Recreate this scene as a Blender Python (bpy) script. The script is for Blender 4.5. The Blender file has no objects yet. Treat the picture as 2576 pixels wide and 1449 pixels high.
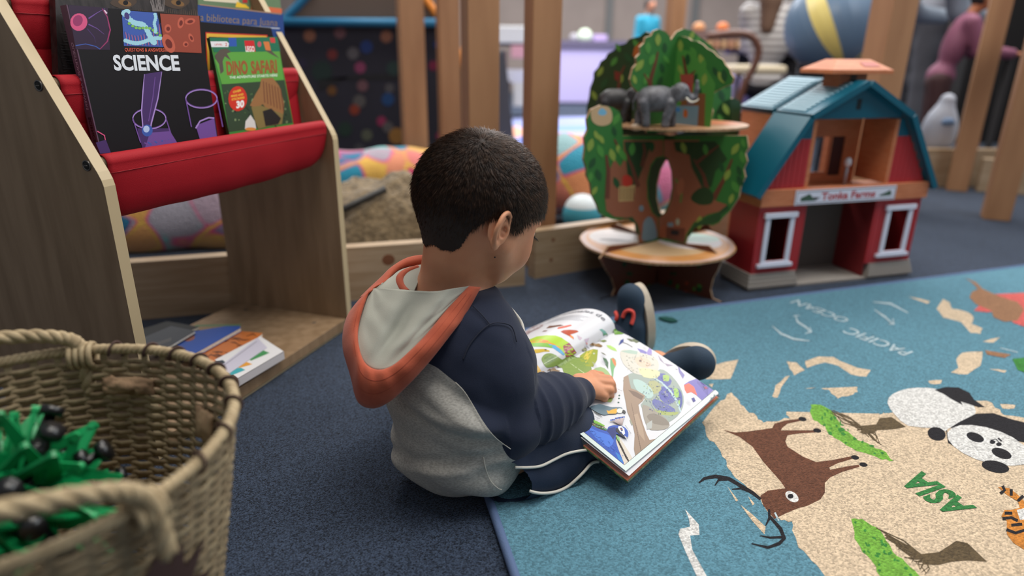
import bpy, bmesh, math, random
import numpy as np
from mathutils import Vector, Matrix, noise
from mathutils.geometry import tessellate_polygon

scn = bpy.context.scene
COL = scn.collection
rng = random.Random(7)

# ---------------------------------------------------------------- camera
H, F = 0.62, 1650.0
PITCH = math.atan((724.5 - 130.0) / F)
ROLL = math.radians(0.6)
FWD = np.array([0, math.cos(PITCH), -math.sin(PITCH)])
_r0 = np.array([1.0, 0, 0]); _u0 = np.cross(_r0, FWD)
RT = math.cos(ROLL) * _r0 + math.sin(ROLL) * _u0
UP = -math.sin(ROLL) * _r0 + math.cos(ROLL) * _u0
CAM = np.array([0, 0, H])
cd = bpy.data.cameras.new('camera'); cam = bpy.data.objects.new('camera', cd); COL.objects.link(cam)
cd.sensor_width = 36.0; cd.sensor_fit = 'HORIZONTAL'; cd.lens = F * 36.0 / 2576.0
cd.clip_start = 0.02; cd.clip_end = 60
cd.dof.use_dof = True; cd.dof.focus_distance = 0.97; cd.dof.aperture_fstop = 1.75; cd.dof.aperture_blades = 9
M = Matrix(((RT[0], UP[0], -FWD[0], 0), (RT[1], UP[1], -FWD[1], 0), (RT[2], UP[2], -FWD[2], H), (0, 0, 0, 1)))
cam.matrix_world = M
scn.camera = cam
scn.view_settings.view_transform = 'Standard'; scn.view_settings.look = 'None'
scn.view_settings.gamma = 1.0; scn.view_settings.use_curve_mapping = False
scn.view_settings.exposure = -0.1

# ---------------------------------------------------------------- world + ceiling lights
w = bpy.data.worlds.new('world'); scn.world = w; w.use_nodes = True
w.node_tree.nodes['Background'].inputs[0].default_value = (0.86, 0.92, 1.0, 1)
w.node_tree.nodes['Background'].inputs[1].default_value = 0.30
def area(x, y, z, sx, sy, power, col=(1, 0.96, 0.9), aim=None):
    l = bpy.data.lights.new('ceiling_light', 'AREA'); l.shape = 'RECTANGLE'; l.size = sx; l.size_y = sy
    l.energy = power; l.color = col
    o = bpy.data.objects.new('ceiling_light', l); COL.objects.link(o); o.location = (x, y, z)
    if aim:
        o.rotation_euler = (Vector(aim) - Vector((x, y, z))).to_track_quat('-Z', 'Y').to_euler()
    return o
area(0.25, 1.05, 2.6, 1.5, 1.0, 52, (1, 0.95, 0.88), aim=(0.15, 1.15, 0))
area(2.4, 3.8, 2.9, 1.8, 1.4, 95)
area(-0.8, 3.6, 2.9, 1.8, 1.4, 95)
area(1.0, 7.6, 3.0, 4.5, 2.4, 420, (0.95, 0.96, 1.0))
area(2.8, 1.4, 2.6, 1.4, 1.4, 50, (0.9, 0.95, 1.0), aim=(0.3, 1.1, 0.1))

# ---------------------------------------------------------------- pixel <-> world
def ray(px, py): return FWD * F + RT * (px - 1288) - UP * (py - 724.5)
def fl(px, py, z=0.0):
    r = ray(px, py); return CAM + r * ((z - H) / r[2])
def P(px, py, d): return CAM + ray(px, py) / F * d
def pl(px, py, o, n):
    r = ray(px, py); return CAM + r * (np.dot(np.asarray(o) - CAM, n) / np.dot(r, n))
def pr(p):
    d = np.asarray(p, float) - CAM; z = d @ FWD
    return 1288 + F * (d @ RT) / z, 724.5 - F * (d @ UP) / z
def aty(px, py, Y):
    r = ray(px, py); return CAM + r * (Y / r[1])
def nv(v): v = np.asarray(v, float); return v / np.linalg.norm(v)
V = lambda *a: np.array(a, float)

# ---------------------------------------------------------------- materials
MATS = {}
def lin(c):
    return tuple(((x / 255.0) / 12.92 if x / 255.0 <= 0.04045 else ((x / 255.0 + 0.055) / 1.055) ** 2.4) for x in c)
def mat(name, rgb, rough=0.6, bump=0.0, bscale=200.0, var=0.0, vscale=20.0, rgb2=None, metal=0.0, sheen=0.0, sss=0.0, spec=0.5, coat=0.0, stretch=None, bdist=0.001, vdetail=3.0, pile=0):
    if name in MATS: return MATS[name]
    m = bpy.data.materials.new(name); m.use_nodes = True; nt = m.node_tree; b = nt.nodes['Principled BSDF']
    c = lin(rgb)
    b.inputs['Base Color'].default_value = (*c, 1); b.inputs['Roughness'].default_value = rough
    b.inputs['Metallic'].default_value = metal; b.inputs['Specular IOR Level'].default_value = spec
    if sheen: b.inputs['Sheen Weight'].default_value = sheen; b.inputs['Sheen Roughness'].default_value = 0.5
    if coat: b.inputs['Coat Weight'].default_value = coat; b.inputs['Coat Roughness'].default_value = 0.12
    if sss:
        b.inputs['Subsurface Weight'].default_value = sss; b.inputs['Subsurface Radius'].default_value = (0.012, 0.004, 0.002)
        b.inputs['Subsurface Scale'].default_value = 0.5
    tc = nt.nodes.new('ShaderNodeTexCoord'); src = tc.outputs['Object']
    if stretch:
        mp = nt.nodes.new('ShaderNodeMapping'); mp.inputs['Scale'].default_value = stretch
        nt.links.new(src, mp.inputs[0]); src = mp.outputs[0]
    if var or rgb2:
        n = nt.nodes.new('ShaderNodeTexNoise'); n.inputs['Scale'].default_value = vscale; n.inputs['Detail'].default_value = vdetail
        nt.links.new(src, n.inputs['Vector'])
        cr = nt.nodes.new('ShaderNodeValToRGB'); e = cr.color_ramp.elements
        c2 = lin(rgb2) if rgb2 else tuple(x * (1 - var) for x in c)
        c1 = c if rgb2 else tuple(min(1, x * (1 + var)) for x in c)
        e[0].position = 0.35; e[1].position = 0.65; e[0].color = (*c2, 1); e[1].color = (*c1, 1)
        nt.links.new(n.outputs['Fac'], cr.inputs[0]); nt.links.new(cr.outputs[0], b.inputs['Base Color'])
    if bump:
        n = nt.nodes.new('ShaderNodeTexNoise'); n.inputs['Scale'].default_value = bscale; n.inputs['Detail'].default_value = 3
        nt.links.new(src, n.inputs['Vector'])
        bp = nt.nodes.new('ShaderNodeBump'); bp.inputs['Strength'].default_value = bump; bp.inputs['Distance'].default_value = bdist
        nt.links.new(n.outputs['Fac'], bp.inputs['Height']); nt.links.new(bp.outputs[0], b.inputs['Normal'])
    if pile:
        vo = nt.nodes.new('ShaderNodeTexVoronoi'); vo.inputs['Scale'].default_value = pile; nt.links.new(src, vo.inputs['Vector'])
        sc = nt.nodes.new('ShaderNodeSeparateColor'); nt.links.new(vo.outputs['Color'], sc.inputs[0])
        cr = nt.nodes.new('ShaderNodeValToRGB'); e = cr.color_ramp.elements; e[0].position = 0.0; e[1].position = 1.0
        e[0].color = (*lin(rgb2 or tuple(int(x * .7) for x in rgb)), 1); e[1].color = (*c, 1)
        nt.links.new(sc.outputs[0], cr.inputs[0]); nt.links.new(cr.outputs[0], b.inputs['Base Color'])
        iv = nt.nodes.new('ShaderNodeMath'); iv.operation = 'SUBTRACT'; iv.inputs[0].default_value = 1.0; nt.links.new(vo.outputs['Distance'], iv.inputs[1])
        bp = nt.nodes.new('ShaderNodeBump'); bp.inputs['Strength'].default_value = 0.9; bp.inputs['Distance'].default_value = 0.5 / pile
        nt.links.new(iv.outputs[0], bp.inputs['Height']); nt.links.new(bp.outputs[0], b.inputs['Normal'])
    MATS[name] = m
    return m
def pm(rgb, rough=0.45, kind='print', **k):            # plain print colours, cached by value
    return mat('%s_%d_%d_%d' % (kind, *rgb), rgb, rough, **k)
def rugm(rgb):                                          # looped pile
    return mat('rug_%d_%d_%d' % rgb, rgb, 0.95, rgb2=tuple(int(x * 0.72) for x in rgb), sheen=0.1, spec=0.1, pile=430)

# ---------------------------------------------------------------- objects
def tag(o, label=None, cat=None, group=None, kind=None):
    if label: o['label'] = label
    if cat: o['category'] = cat
    if group: o['group'] = group
    if kind: o['kind'] = kind
    return o
def empty(name, loc=(0, 0, 0), label=None, cat=None, group=None):
    o = bpy.data.objects.new(name, None); COL.objects.link(o); o.location = loc; o.empty_display_size = 0.05
    return tag(o, label, cat, group)
def link(name, me, parent=None, smooth=False):
    o = bpy.data.objects.new(name, me); COL.objects.link(o)
    if parent is not None:
        o.parent = parent
        o.matrix_parent_inverse = Matrix.Translation(-Vector(parent.location)) if parent.parent is None else Matrix.Identity(4)
        if parent.parent is not None:                    # sub-part: parent part sits at the world origin of its thing
            o.matrix_parent_inverse = Matrix.Identity(4)
    if smooth:
        me.polygons.foreach_set('use_smooth', [True] * len(me.polygons))
    return o
class MB:                                               # collects verts/faces with materials in world space
    def __init__(s): s.v = []; s.f = []; s.m = []; s.mats = []
    def mi(s, m):
        if m not in s.mats: s.mats.append(m)
        return s.mats.index(m)
    def add(s, vs, fs, m):
        k = len(s.v); i = s.mi(m)
        s.v += [tuple(float(c) for c in v) for v in vs]; s.f += [tuple(k + a for a in f) for f in fs]; s.m += [i] * len(fs)
        return s
    def box(s, o, ax, ay, az, m):                       # corner + three edge vectors
        o, ax, ay, az = map(lambda a: np.asarray(a, float), (o, ax, ay, az))
        if np.dot(np.cross(ax, ay), az) < 0: o = o + ax; ax = -ax
        vs = [o, o + ax, o + ax + ay, o + ay, o + az, o + ax + az, o + ax + ay + az, o + ay + az]
        return s.add(vs, [(0, 3, 2, 1), (4, 5, 6, 7), (0, 1, 5, 4), (1, 2, 6, 5), (2, 3, 7, 6), (3, 0, 4, 7)], m)
    def prism(s, poly, ext, m, mside=None):             # 3D planar polygon extruded by ext
        poly = [np.asarray(p, float) for p in poly]; ext = np.asarray(ext, float); n = len(poly)
        nn = sum((np.cross(poly[i] - poly[0], poly[(i + 1) % n] - poly[0]) for i in range(n)), np.zeros(3))
        if np.dot(nn, ext) < 0: poly = poly[::-1]
        tris = tessellate_polygon([[Vector(p) for p in poly]])
        k = poly + [p + ext for p in poly]
        fr = []
        for t in tris:
            a, b, c = t
            N = np.cross(poly[b] - poly[a], poly[c] - poly[a])
            if np.dot(N, ext) > 0: a, c = c, a
            fr.append((a, b, c))
        s.add(k, fr + [(c + n, b + n, a + n) for a, b, c in fr], m)
        q = len(s.v)
        s.add(k, [(i, (i + 1) % n, n + (i + 1) % n, n + i) for i in range(n)], mside or m)
        return s
    def tube(s, pts, r, m, seg=8, closed=False, cap=True, flat=1.0, upv=None):
        pts = [np.asarray(p, float) for p in pts]; n = len(pts)
        rr = list(r) if hasattr(r, '__len__') else [r] * n
        vs = []; prev = None
        for i in range(n):
            if closed: t = nv(pts[(i + 1) % n] - pts[i - 1])
            else: t = nv(pts[min(i + 1, n - 1)] - pts[max(i - 1, 0)])
            if prev is None:
                a = np.asarray(upv if upv is not None else ((0, 0, 1) if abs(t[2]) < 0.9 else (1, 0, 0)), float)
            else: a = prev
            x = a - t * np.dot(a, t); x = nv(x); y = np.cross(t, x); prev = x
            for k in range(seg):
                an = 2 * math.pi * k / seg
                vs.append(pts[i] + (x * math.cos(an) * flat + y * math.sin(an)) * rr[i])
        fs = []
        for i in range(n if closed else n - 1):
            j = (i + 1) % n
            for k in range(seg):
                l = (k + 1) % seg; fs.append((i * seg + k, i * seg + l, j * seg + l, j * seg + k))
        if cap and not closed:
            fs.append(tuple(range(seg))[::-1]); fs.append(tuple((n - 1) * seg + k for k in range(seg)))
        return s.add(vs, fs, m)
    def ell(s, c, ax, ay, az, m, nu=16, nvv=10):        # ellipsoid with three semi-axis vectors
        c, ax, ay, az = map(lambda a: np.asarray(a, float), (c, ax, ay, az))
        vs = [c + az]
        for i in range(1, nvv):
            t = math.pi * i / nvv
            for k in range(nu):
                p = 2 * math.pi * k / nu
                vs.append(c + ax * math.sin(t) * math.cos(p) + ay * math.sin(t) * math.sin(p) + az * math.cos(t))
        vs.append(c - az); fs = []
        for k in range(nu): fs.append((0, 1 + k, 1 + (k + 1) % nu))
        for i in range(nvv - 2):
            for k in range(nu):
                a = 1 + i * nu + k; b = 1 + i * nu + (k + 1) % nu; fs.append((a, a + nu, b + nu, b))
        e = len(vs) - 1; a0 = 1 + (nvv - 2) * nu
        for k in range(nu): fs.append((e, a0 + (k + 1) % nu, a0 + k))
        return s.add(vs, fs, m)
    def grid(s, fn, nu, nw, m, flip=False):             # fn(u,v) -> point
        vs = [fn(i / nu, j / nw) for j in range(nw + 1) for i in range(nu + 1)]
        fs = []
        for j in range(nw):
            for i in range(nu):
                a = j * (nu + 1) + i; f = (a, a + 1, a + nu + 2, a + nu + 1); fs.append(f[::-1] if flip else f)
        return s.add(vs, fs, m)
    def build(s, name, parent=None, smooth=False, bevel=0.0, thick=0.0, seg=2, angle=None):
        me = bpy.data.meshes.new(name); me.from_pydata(s.v, [], s.f)
        for m in s.mats: me.materials.append(m)
        me.polygons.foreach_set('material_index', s.m); me.update()
        o = link(name, me, parent, smooth)
        if thick:
            md = o.modifiers.new('thick', 'SOLIDIFY'); md.thickness = thick; md.offset = 0
        if bevel:
            md = o.modifiers.new('bevel', 'BEVEL'); md.width = bevel; md.segments = seg; md.limit_method = 'ANGLE'
            md.angle_limit = math.radians(40); md.harden_normals = False
        return o
def copy_thing(o, loc=None, rotz=None, label=None):
    c = o.copy(); COL.objects.link(c)
    if loc is not None: c.location = loc
    if rotz is not None: c.rotation_euler[2] = rotz
    if label: c['label'] = label
    for ch in list(o.children):
        k = ch.copy(); COL.objects.link(k); k.parent = c
        for g in list(ch.children):
            h = g.copy(); COL.objects.link(h); h.parent = k
    return c
def smooth_all(o):
    o.data.polygons.foreach_set('use_smooth', [True] * len(o.data.polygons))

# ---------------------------------------------------------------- flat artwork laid on surfaces
def clipgrid(vs, fs, step):                             # cut 2D faces on a grid so they can follow a curved surface
    bm = bmesh.new(); bv = [bm.verts.new((p[0], p[1], 0)) for p in vs]
    for f in fs:
        try: bm.faces.new([bv[i] for i in f])
        except ValueError: pass
    for ax in (0, 1):
        c = [p[ax] for p in vs]; lo, hi = min(c), max(c); k = math.ceil(lo / step)
        while k * step < hi:
            no = (1, 0, 0) if ax == 0 else (0, 1, 0); co = (k * step, 0, 0) if ax == 0 else (0, k * step, 0)
            bmesh.ops.bisect_plane(bm, geom=bm.verts[:] + bm.edges[:] + bm.faces[:], plane_co=co, plane_no=no, dist=1e-5); k += 1
    bm.verts.index_update()
    r = [(v.co.x, v.co.y) for v in bm.verts], [tuple(v.index for v in f.verts) for f in bm.faces]
    bm.free(); return r
class Art:
    """collects 2D prints; fn(x, y, lift) -> world point"""
    def __init__(s, mb, fn, lift=0.0001, step=None, flip=False):
        s.mb = mb; s.fn = fn; s.l = 0; s.lift = lift; s.step = step; s.n = 0; s.flipw = flip
    def raw(s, vs, fs, m, lift=None):
        if s.step: vs, fs = clipgrid(vs, fs, s.step)
        s.n += 1
        L = s.lift + 0.000004 * s.n if lift is None else lift
        pts = [s.fn(x, y, L) for x, y in vs]
        s.mb.add(pts, fs, m)
    def poly(s, pts, m, lift=None):
        tr = tessellate_polygon([[Vector((p[0], p[1], 0)) for p in pts]])
        s.raw(list(pts), [tuple(t) for t in tr], m, lift)
    def blob(s, pts, m, sub=3, lift=None):              # smooth closed outline through points
        s.poly(smooth2(pts, sub), m, lift)
    def ell(s, cx, cy, rx, ry, m, rot=0, n=18, lift=None):
        c, q = math.cos(math.radians(rot)), math.sin(math.radians(rot))
        s.poly([(cx + rx * math.cos(t) * c - ry * math.sin(t) * q, cy + rx * math.cos(t) * q + ry * math.sin(t) * c)
                for t in [2 * math.pi * i / n for i in range(n)]], m, lift)
    def line(s, pts, wd, m, lift=None):                 # polyline ribbon, width(s)
        pts = [np.array(p, float) for p in pts]; n = len(pts); ww = wd if hasattr(wd, '__len__') else [wd] * n
        L, R = [], []
        for i in range(n):
            t = nv(pts[min(i + 1, n - 1)] - pts[max(i - 1, 0)]); no = np.array([-t[1], t[0]])
            L.append(tuple(pts[i] + no * ww[i] / 2)); R.append(tuple(pts[i] - no * ww[i] / 2))
        s.raw(L + R, [(i, i + 1, n + i + 1, n + i) for i in range(n - 1)], m, lift)
    def text(s, txt, p0, p1, h, m, bold=0.0, lift=None, wid=None, vdir=None, shear=0.0):
        """baseline from p0 to p1 (fills it), letter height h; vdir = 'up' direction in art space"""
        vs, fs, wdt, _ = text_mesh(txt, bold)
        if not vs: return
        p0, p1 = np.array(p0, float), np.array(p1, float); e = (p1 - p0) / wdt
        u = np.array(vdir, float) if vdir is not None else np.array([e[1], -e[0]]) / np.linalg.norm(e)
        u = u / np.linalg.norm(u) * (h / 0.7)
        s.raw([tuple(p0 + e * x + u * y + e * y * shear) for x, y in vs], fs, m, lift)
def smooth2(pts, sub=3):
    n = len(pts); out = []
    for i in range(n):
        p0, p1, p2, p3 = [np.array(pts[(i + k) % n], float) for k in (-1, 0, 1, 2)]
        for j in range(sub):
            t = j / sub
            out.append(tuple(0.5 * ((2 * p1) + (-p0 + p2) * t + (2 * p0 - 5 * p1 + 4 * p2 - p3) * t * t + (-p0 + 3 * p1 - 3 * p2 + p3) * t ** 3)))
    return out
def curve3(pts, sub=6, closed=False):
    pts = [np.asarray(p, float) for p in pts]; n = len(pts); out = []
    rngi = range(n) if closed else range(n - 1)
    for i in rngi:
        if closed: p0, p1, p2, p3 = [pts[(i + k) % n] for k in (-1, 0, 1, 2)]
        else: p0, p1, p2, p3 = pts[max(i - 1, 0)], pts[i], pts[i + 1], pts[min(i + 2, n - 1)]
        for j in range(sub):
            t = j / sub
            out.append(0.5 * ((2 * p1) + (-p0 + p2) * t + (2 * p0 - 5 * p1 + 4 * p2 - p3) * t * t + (-p0 + 3 * p1 - 3 * p2 + p3) * t ** 3))
    if not closed: out.append(pts[-1])
    return out
_TX = {}
def text_mesh(txt, bold=0.0):
    k = (txt, bold)
    if k in _TX: return _TX[k]
    c = bpy.data.curves.new('t', 'FONT'); c.body = txt; c.size = 1.0; c.offset = bold; c.resolution_u = 3
    o = bpy.data.objects.new('t', c); COL.objects.link(o)
    dg = bpy.context.evaluated_depsgraph_get(); dg.update()
    me = bpy.data.meshes.new_from_object(o.evaluated_get(dg))
    vs = [(v.co.x, v.co.y) for v in me.vertices]; fs = [tuple(p.vertices) for p in me.polygons]
    bpy.data.objects.remove(o); bpy.data.curves.remove(c); bpy.data.meshes.remove(me)
    if vs:
        x0 = min(v[0] for v in vs); vs = [(x - x0, y) for x, y in vs]; wd = max(v[0] for v in vs)
        hh = max(v[1] for v in vs)
    else: wd, hh = 1, 1
    _TX[k] = (vs, fs, wd, hh); return _TX[k]

# ---------------------------------------------------------------- distance-field bodies -> one skin
class SDF:
    def __init__(s, lo, hi, h):
        s.lo = np.array(lo, float); s.h = h; s.n = np.ceil((np.array(hi) - s.lo) / h).astype(int) + 1
        s.d = np.full(s.n, 0.05, np.float32)
    def _blk(s, a, b):
        i0 = np.clip(np.floor((a - s.lo) / s.h).astype(int), 0, s.n - 1); i1 = np.clip(np.ceil((b - s.lo) / s.h).astype(int) + 1, 1, s.n)
        if np.any(i1 <= i0): return None, None
        g = [(s.lo[k] + s.h * np.arange(i0[k], i1[k])).astype(np.float32) for k in range(3)]
        return (slice(i0[0], i1[0]), slice(i0[1], i1[1]), slice(i0[2], i1[2])), np.meshgrid(*g, indexing='ij')
    def _mix(s, sl, d, k, sub=False):
        o = s.d[sl]
        if sub:
            d = -d; hh = np.clip(0.5 - 0.5 * (o - d) / k, 0, 1); s.d[sl] = o * (1 - hh) + d * hh + k * hh * (1 - hh); return
        if k <= 0: s.d[sl] = np.minimum(o, d); return
        hh = np.clip(0.5 + 0.5 * (o - d) / k, 0, 1); s.d[sl] = o * (1 - hh) + d * hh - k * hh * (1 - hh)
    def cone(s, a, b, ra, rb, k=0.01, sub=False):       # tapered capsule
        a, b = np.asarray(a, float), np.asarray(b, float); R = max(ra, rb) + k + 3 * s.h
        sl, g = s._blk(np.minimum(a, b) - R, np.maximum(a, b) + R)
        if sl is None: return s
        ab = b - a; L2 = ab @ ab + 1e-12
        t = np.clip(((g[0] - a[0]) * ab[0] + (g[1] - a[1]) * ab[1] + (g[2] - a[2]) * ab[2]) / L2, 0, 1)
        d = np.sqrt((g[0] - a[0] - t * ab[0]) ** 2 + (g[1] - a[1] - t * ab[1]) ** 2 + (g[2] - a[2] - t * ab[2]) ** 2) - (ra + (rb - ra) * t)
        s._mix(sl, d.astype(np.float32), k, sub); return s
    def chain(s, pts, rs, k=0.01):
        for i in range(len(pts) - 1): s.cone(pts[i], pts[i + 1], rs[i], rs[i + 1], k)
        return s
    def ell(s, c, r, ax=None, k=0.01, sub=False):       # ellipsoid, ax rows = unit axes
        c = np.asarray(c, float); r = np.asarray(r, float); A = np.eye(3) if ax is None else np.array([nv(a) for a in ax])
        R = r.max() + k + 3 * s.h; sl, g = s._blk(c - R, c + R)
        if sl is None: return s
        q = [((g[0] - c[0]) * A[i][0] + (g[1] - c[1]) * A[i][1] + (g[2] - c[2]) * A[i][2]) for i in range(3)]
        k0 = np.sqrt(sum((q[i] / r[i]) ** 2 for i in range(3))); k1 = np.sqrt(sum((q[i] / r[i] ** 2) ** 2 for i in range(3))) + 1e-6
        s._mix(sl, (k0 * (k0 - 1) / k1).astype(np.float32), k, sub); return s
    def mesh(s, smooth=1):
        d = s.d; ins = d < 0
        n = s.n
        c = np.zeros(n - 1, np.int8)
        for i in (0, 1):
            for j in (0, 1):
                for k in (0, 1): c += ins[i:n[0] - 1 + i, j:n[1] - 1 + j, k:n[2] - 1 + k]
        cells = np.argwhere((c > 0) & (c < 8)); idx = -np.ones(n - 1, np.int64); idx[tuple(cells.T)] = np.arange(len(cells))
        acc = np.zeros((len(cells), 3)); cnt = np.zeros(len(cells))
        corners = [(i, j, k) for i in (0, 1) for j in (0, 1) for k in (0, 1)]
        for a in corners:
            for ax in range(3):
                if a[ax]: continue
                b = list(a); b[ax] = 1
                da = d[tuple((cells + a).T)]; db = d[tuple((cells + b).T)]
                m = (da < 0) != (db < 0); t = np.where(m, da / np.where(np.abs(da - db) < 1e-9, 1, da - db), 0)
                p = np.tile(np.array(a, float), (len(cells), 1)); p[:, ax] += t
                acc[m] += p[m]; cnt[m] += 1
        vs = (cells + acc / cnt[:, None]) * s.h + s.lo
        quads = []
        for ax in range(3):
            o1, o2 = (ax + 1) % 3, (ax + 2) % 3
            sl0 = [slice(None)] * 3; sl1 = [slice(None)] * 3
            sl0[ax] = slice(0, -1); sl1[ax] = slice(1, None)
            ch = ins[tuple(sl0)] != ins[tuple(sl1)]
            e = np.argwhere(ch); ok = (e[:, o1] > 0) & (e[:, o2] > 0) & (e[:, o1] < n[o1] - 1) & (e[:, o2] < n[o2] - 1); e = e[ok]
            def cell(d1, d2):
                q = e.copy(); q[:, o1] -= d1; q[:, o2] -= d2; return idx[tuple(q.T)]
            q = np.stack([cell(1, 1), cell(0, 1), cell(0, 0), cell(1, 0)], 1)
            fl_ = ins[tuple(e.T)]
            q[~fl_] = q[~fl_][:, ::-1]; quads.append(q)
        q = np.concatenate(quads)
        for _ in range(smooth):                          # light laplacian
            s1 = np.zeros_like(vs); n1 = np.zeros(len(vs))
            for i in range(4):
                np.add.at(s1, q[:, i], vs[q[:, (i + 1) % 4]]); np.add.at(s1, q[:, i], vs[q[:, (i + 3) % 4]]); np.add.at(n1, q[:, i], 2)
            vs = vs * 0.4 + 0.6 * s1 / n1[:, None]
        return vs, q
def mesh_np(name, vs, q, mats, parent=None, smooth=True):
    me = bpy.data.meshes.new(name); me.vertices.add(len(vs)); me.vertices.foreach_set('co', np.asarray(vs, np.float32).ravel())
    me.loops.add(q.size); me.loops.foreach_set('vertex_index', q.astype(np.int32).ravel())
    k = q.shape[1]; me.polygons.add(len(q)); me.polygons.foreach_set('loop_start', np.arange(0, q.size, k, dtype=np.int32))
    for m in mats: me.materials.append(m)
    me.update(calc_edges=True); me.validate()
    return link(name, me, parent, smooth)
def vnormals(vs, q):
    a = vs[q[:, 2]] - vs[q[:, 0]]; b = vs[q[:, 3]] - vs[q[:, 1]]; n = np.cross(a, b); N = np.zeros_like(vs)
    for i in range(4): np.add.at(N, q[:, i], n)
    return N / (np.linalg.norm(N, axis=1)[:, None] + 1e-12)

# ---------------------------------------------------------------- shared materials
WOODL = mat('pine_board', (178, 154, 126), 0.5, rgb2=(160, 134, 104), vscale=6, stretch=(1, 1, 14), bump=0.08, bscale=30)
# ================================================================ SETTING
carpet = mat('carpet_blue', (62, 75, 96), 0.97, rgb2=(9, 14, 24), sheen=0.15, spec=0.1, pile=560)
mb = MB(); mb.add([(-9, -1.5, 0), (12, -1.5, 0), (12, 14, 0), (-9, 14, 0)], [(0, 1, 2, 3)], carpet)
tag(mb.build('floor'), kind='structure')
wallm = mat('partition_fabric', (150, 136, 128), 0.9, var=0.05, vscale=3)
mb = MB(); mb.box((-9, 11.2, 0), (21, 0, 0), (0, 0.2, 0), (0, 0, 3.2), wallm)
tag(mb.build('wall_back'), kind='structure')
trimm = mat('partition_trim', (104, 104, 102), 0.6)
for i, px in enumerate((1210, 1531, 1745, 960)):
    a = CAM + ray(px, 60) * ((11.19 - 0) / ray(px, 60)[1])
    mb = MB(); mb.box((a[0] - 0.05, 11.14, 0), (0.1, 0, 0), (0, 0.06, 0), (0, 0, 3.2), trimm)
    tag(mb.build('trim_%d' % (i + 1)), kind='structure')
lil = mat('wall_lilac', (176, 160, 200), 0.9)
mb = MB(); mb.box((-9, 8.2, 0), (4.9, 0, 0), (0, 0.2, 0), (0, 0, 3.2), lil)
tag(mb.build('wall_left'), kind='structure')

# ================================================================ RUG
RZ = 0.010
def RG(x, y): return fl(1700 + x / 1.814, 650 + y / 1.814, RZ)
ra, rb, rc, re_ = fl(1235, 1265, RZ), fl(1298, 1449, RZ), fl(1800, 768, RZ), fl(2576, 668, RZ)
d1 = nv(ra - rb); d2 = nv(re_ - rc)
t = np.linalg.solve(np.array([[d1[0], -d2[0]], [d1[1], -d2[1]]]), (rc - ra)[:2]); K = ra + d1 * t[0]
ROOT = empty('area_rug', (K[0], K[1], 0), 'blue carpet rug with a world map, panda, deer and ASIA, under the open book', 'rug')
blue = rugm((98, 146, 164)); mb = MB()
q = [K, K + d2 * 2.2, K + d2 * 2.2 - d1 * 1.35, K - d1 * 1.35]
mb.prism([(p[0], p[1], 0.001) for p in q], (0, 0, RZ - 0.001), blue)
A = Art(mb, lambda x, y, l: RG(x, y) + np.array([0, 0, l]), lift=0.0002)
beige = rugm((226, 202, 172)); green = rugm((124, 182, 70)); dgreen = rugm((66, 140, 62)); brown = rugm((112, 72, 54)); black = rugm((38, 36, 40))
white = rugm((232, 230, 226)); bark = rugm((102, 86, 62)); orange = rugm((218, 140, 60)); coral = rugm((224, 104, 98)); tan = rugm((164, 120, 88)); lett = rugm((60, 132, 70)); pale = rugm((196, 214, 220))
def rag(pts, amp=7, n=3):                                # ragged coastline
    r = random.Random(len(pts)); out = []
    for i in range(len(pts)):
        a, b = np.array(pts[i], float), np.array(pts[(i + 1) % len(pts)], float); L = np.linalg.norm(b - a)
        k = n if L > 25 else 1
        if L > 400: k = 1
        out.append(tuple(a))
        for j in range(1, k):
            p = a + (b - a) * j / k; no = nv((-(b - a)[1], (b - a)[0])); out.append(tuple(p + no * r.uniform(-amp, amp)))
    return out
A.poly(rag([(205, 650), (255, 612), (290, 650), (320, 690), (370, 720), (400, 750), (450, 745), (520, 730), (505, 700), (475, 680), (470, 640), (500, 605), (560, 590), (640, 588), (700, 600), (740, 640), (800, 625), (830, 610), (835, 575), (870, 565), (910, 590), (890, 625), (885, 655), (930, 680), (950, 700), (925, 715), (1000, 700), (1300, 640), (1420, 650), (1480, 690), (1500, 715), (1700, 740), (2200, 860), (2600, 1200), (2700, 2000), (1000, 2000), (800, 1600), (680, 1449), (620, 1380), (560, 1320), (540, 1260), (530, 1200), (480, 1195), (440, 1180), (380, 1085), (330, 1050), (270, 1000), (240, 960), (230, 920), (190, 860), (140, 810), (120, 750)]), beige)
for p in ([(120, 550), (165, 490), (285, 462), (250, 550)], [(505, 470), (550, 475), (590, 510), (540, 535), (520, 505)],
          [(590, 470), (650, 448), (720, 450), (780, 480), (830, 500), (890, 510), (870, 540), (800, 530), (740, 490), (680, 475), (600, 500)],
          [(440, 630), (455, 580), (500, 540), (520, 535), (480, 590), (465, 635)],
          [(1190, 230), (1220, 185), (1250, 200), (1260, 230), (1330, 245), (1360, 270), (1350, 300), (1400, 320), (1390, 345), (1345, 340), (1300, 290), (1220, 270)],
          [(1310, 430), (1400, 425), (1390, 490), (1330, 530), (1255, 520), (1290, 500), (1280, 460)], [(1150, 560), (1215, 555), (1210, 572), (1160, 572)],
          [(1400, 380), (1480, 360), (1450, 385)], [(1060, 175), (1160, 196), (1150, 208)], [(1480, 665), (1550, 670), (1545, 685), (1490, 685)],
          [(150, 575), (172, 572), (165, 590)], [(1430, 505), (1510, 512), (1500, 522)]):
    A.poly(rag(p, 4, 2), beige)
for p in ([(235, 1040), (285, 1105), (275, 1110)], [(295, 1125), (345, 1165), (410, 1225), (405, 1260), (350, 1200)], [(330, 1085), (360, 1120), (350, 1128)]): A.poly(p, beige)
A.poly([(42, 1145), (105, 1215), (108, 1262), (65, 1265), (75, 1330), (140, 1449), (200, 1560), (120, 1560), (95, 1449), (45, 1340), (12, 1260), (20, 1235), (65, 1225), (60, 1190)], white)
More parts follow.
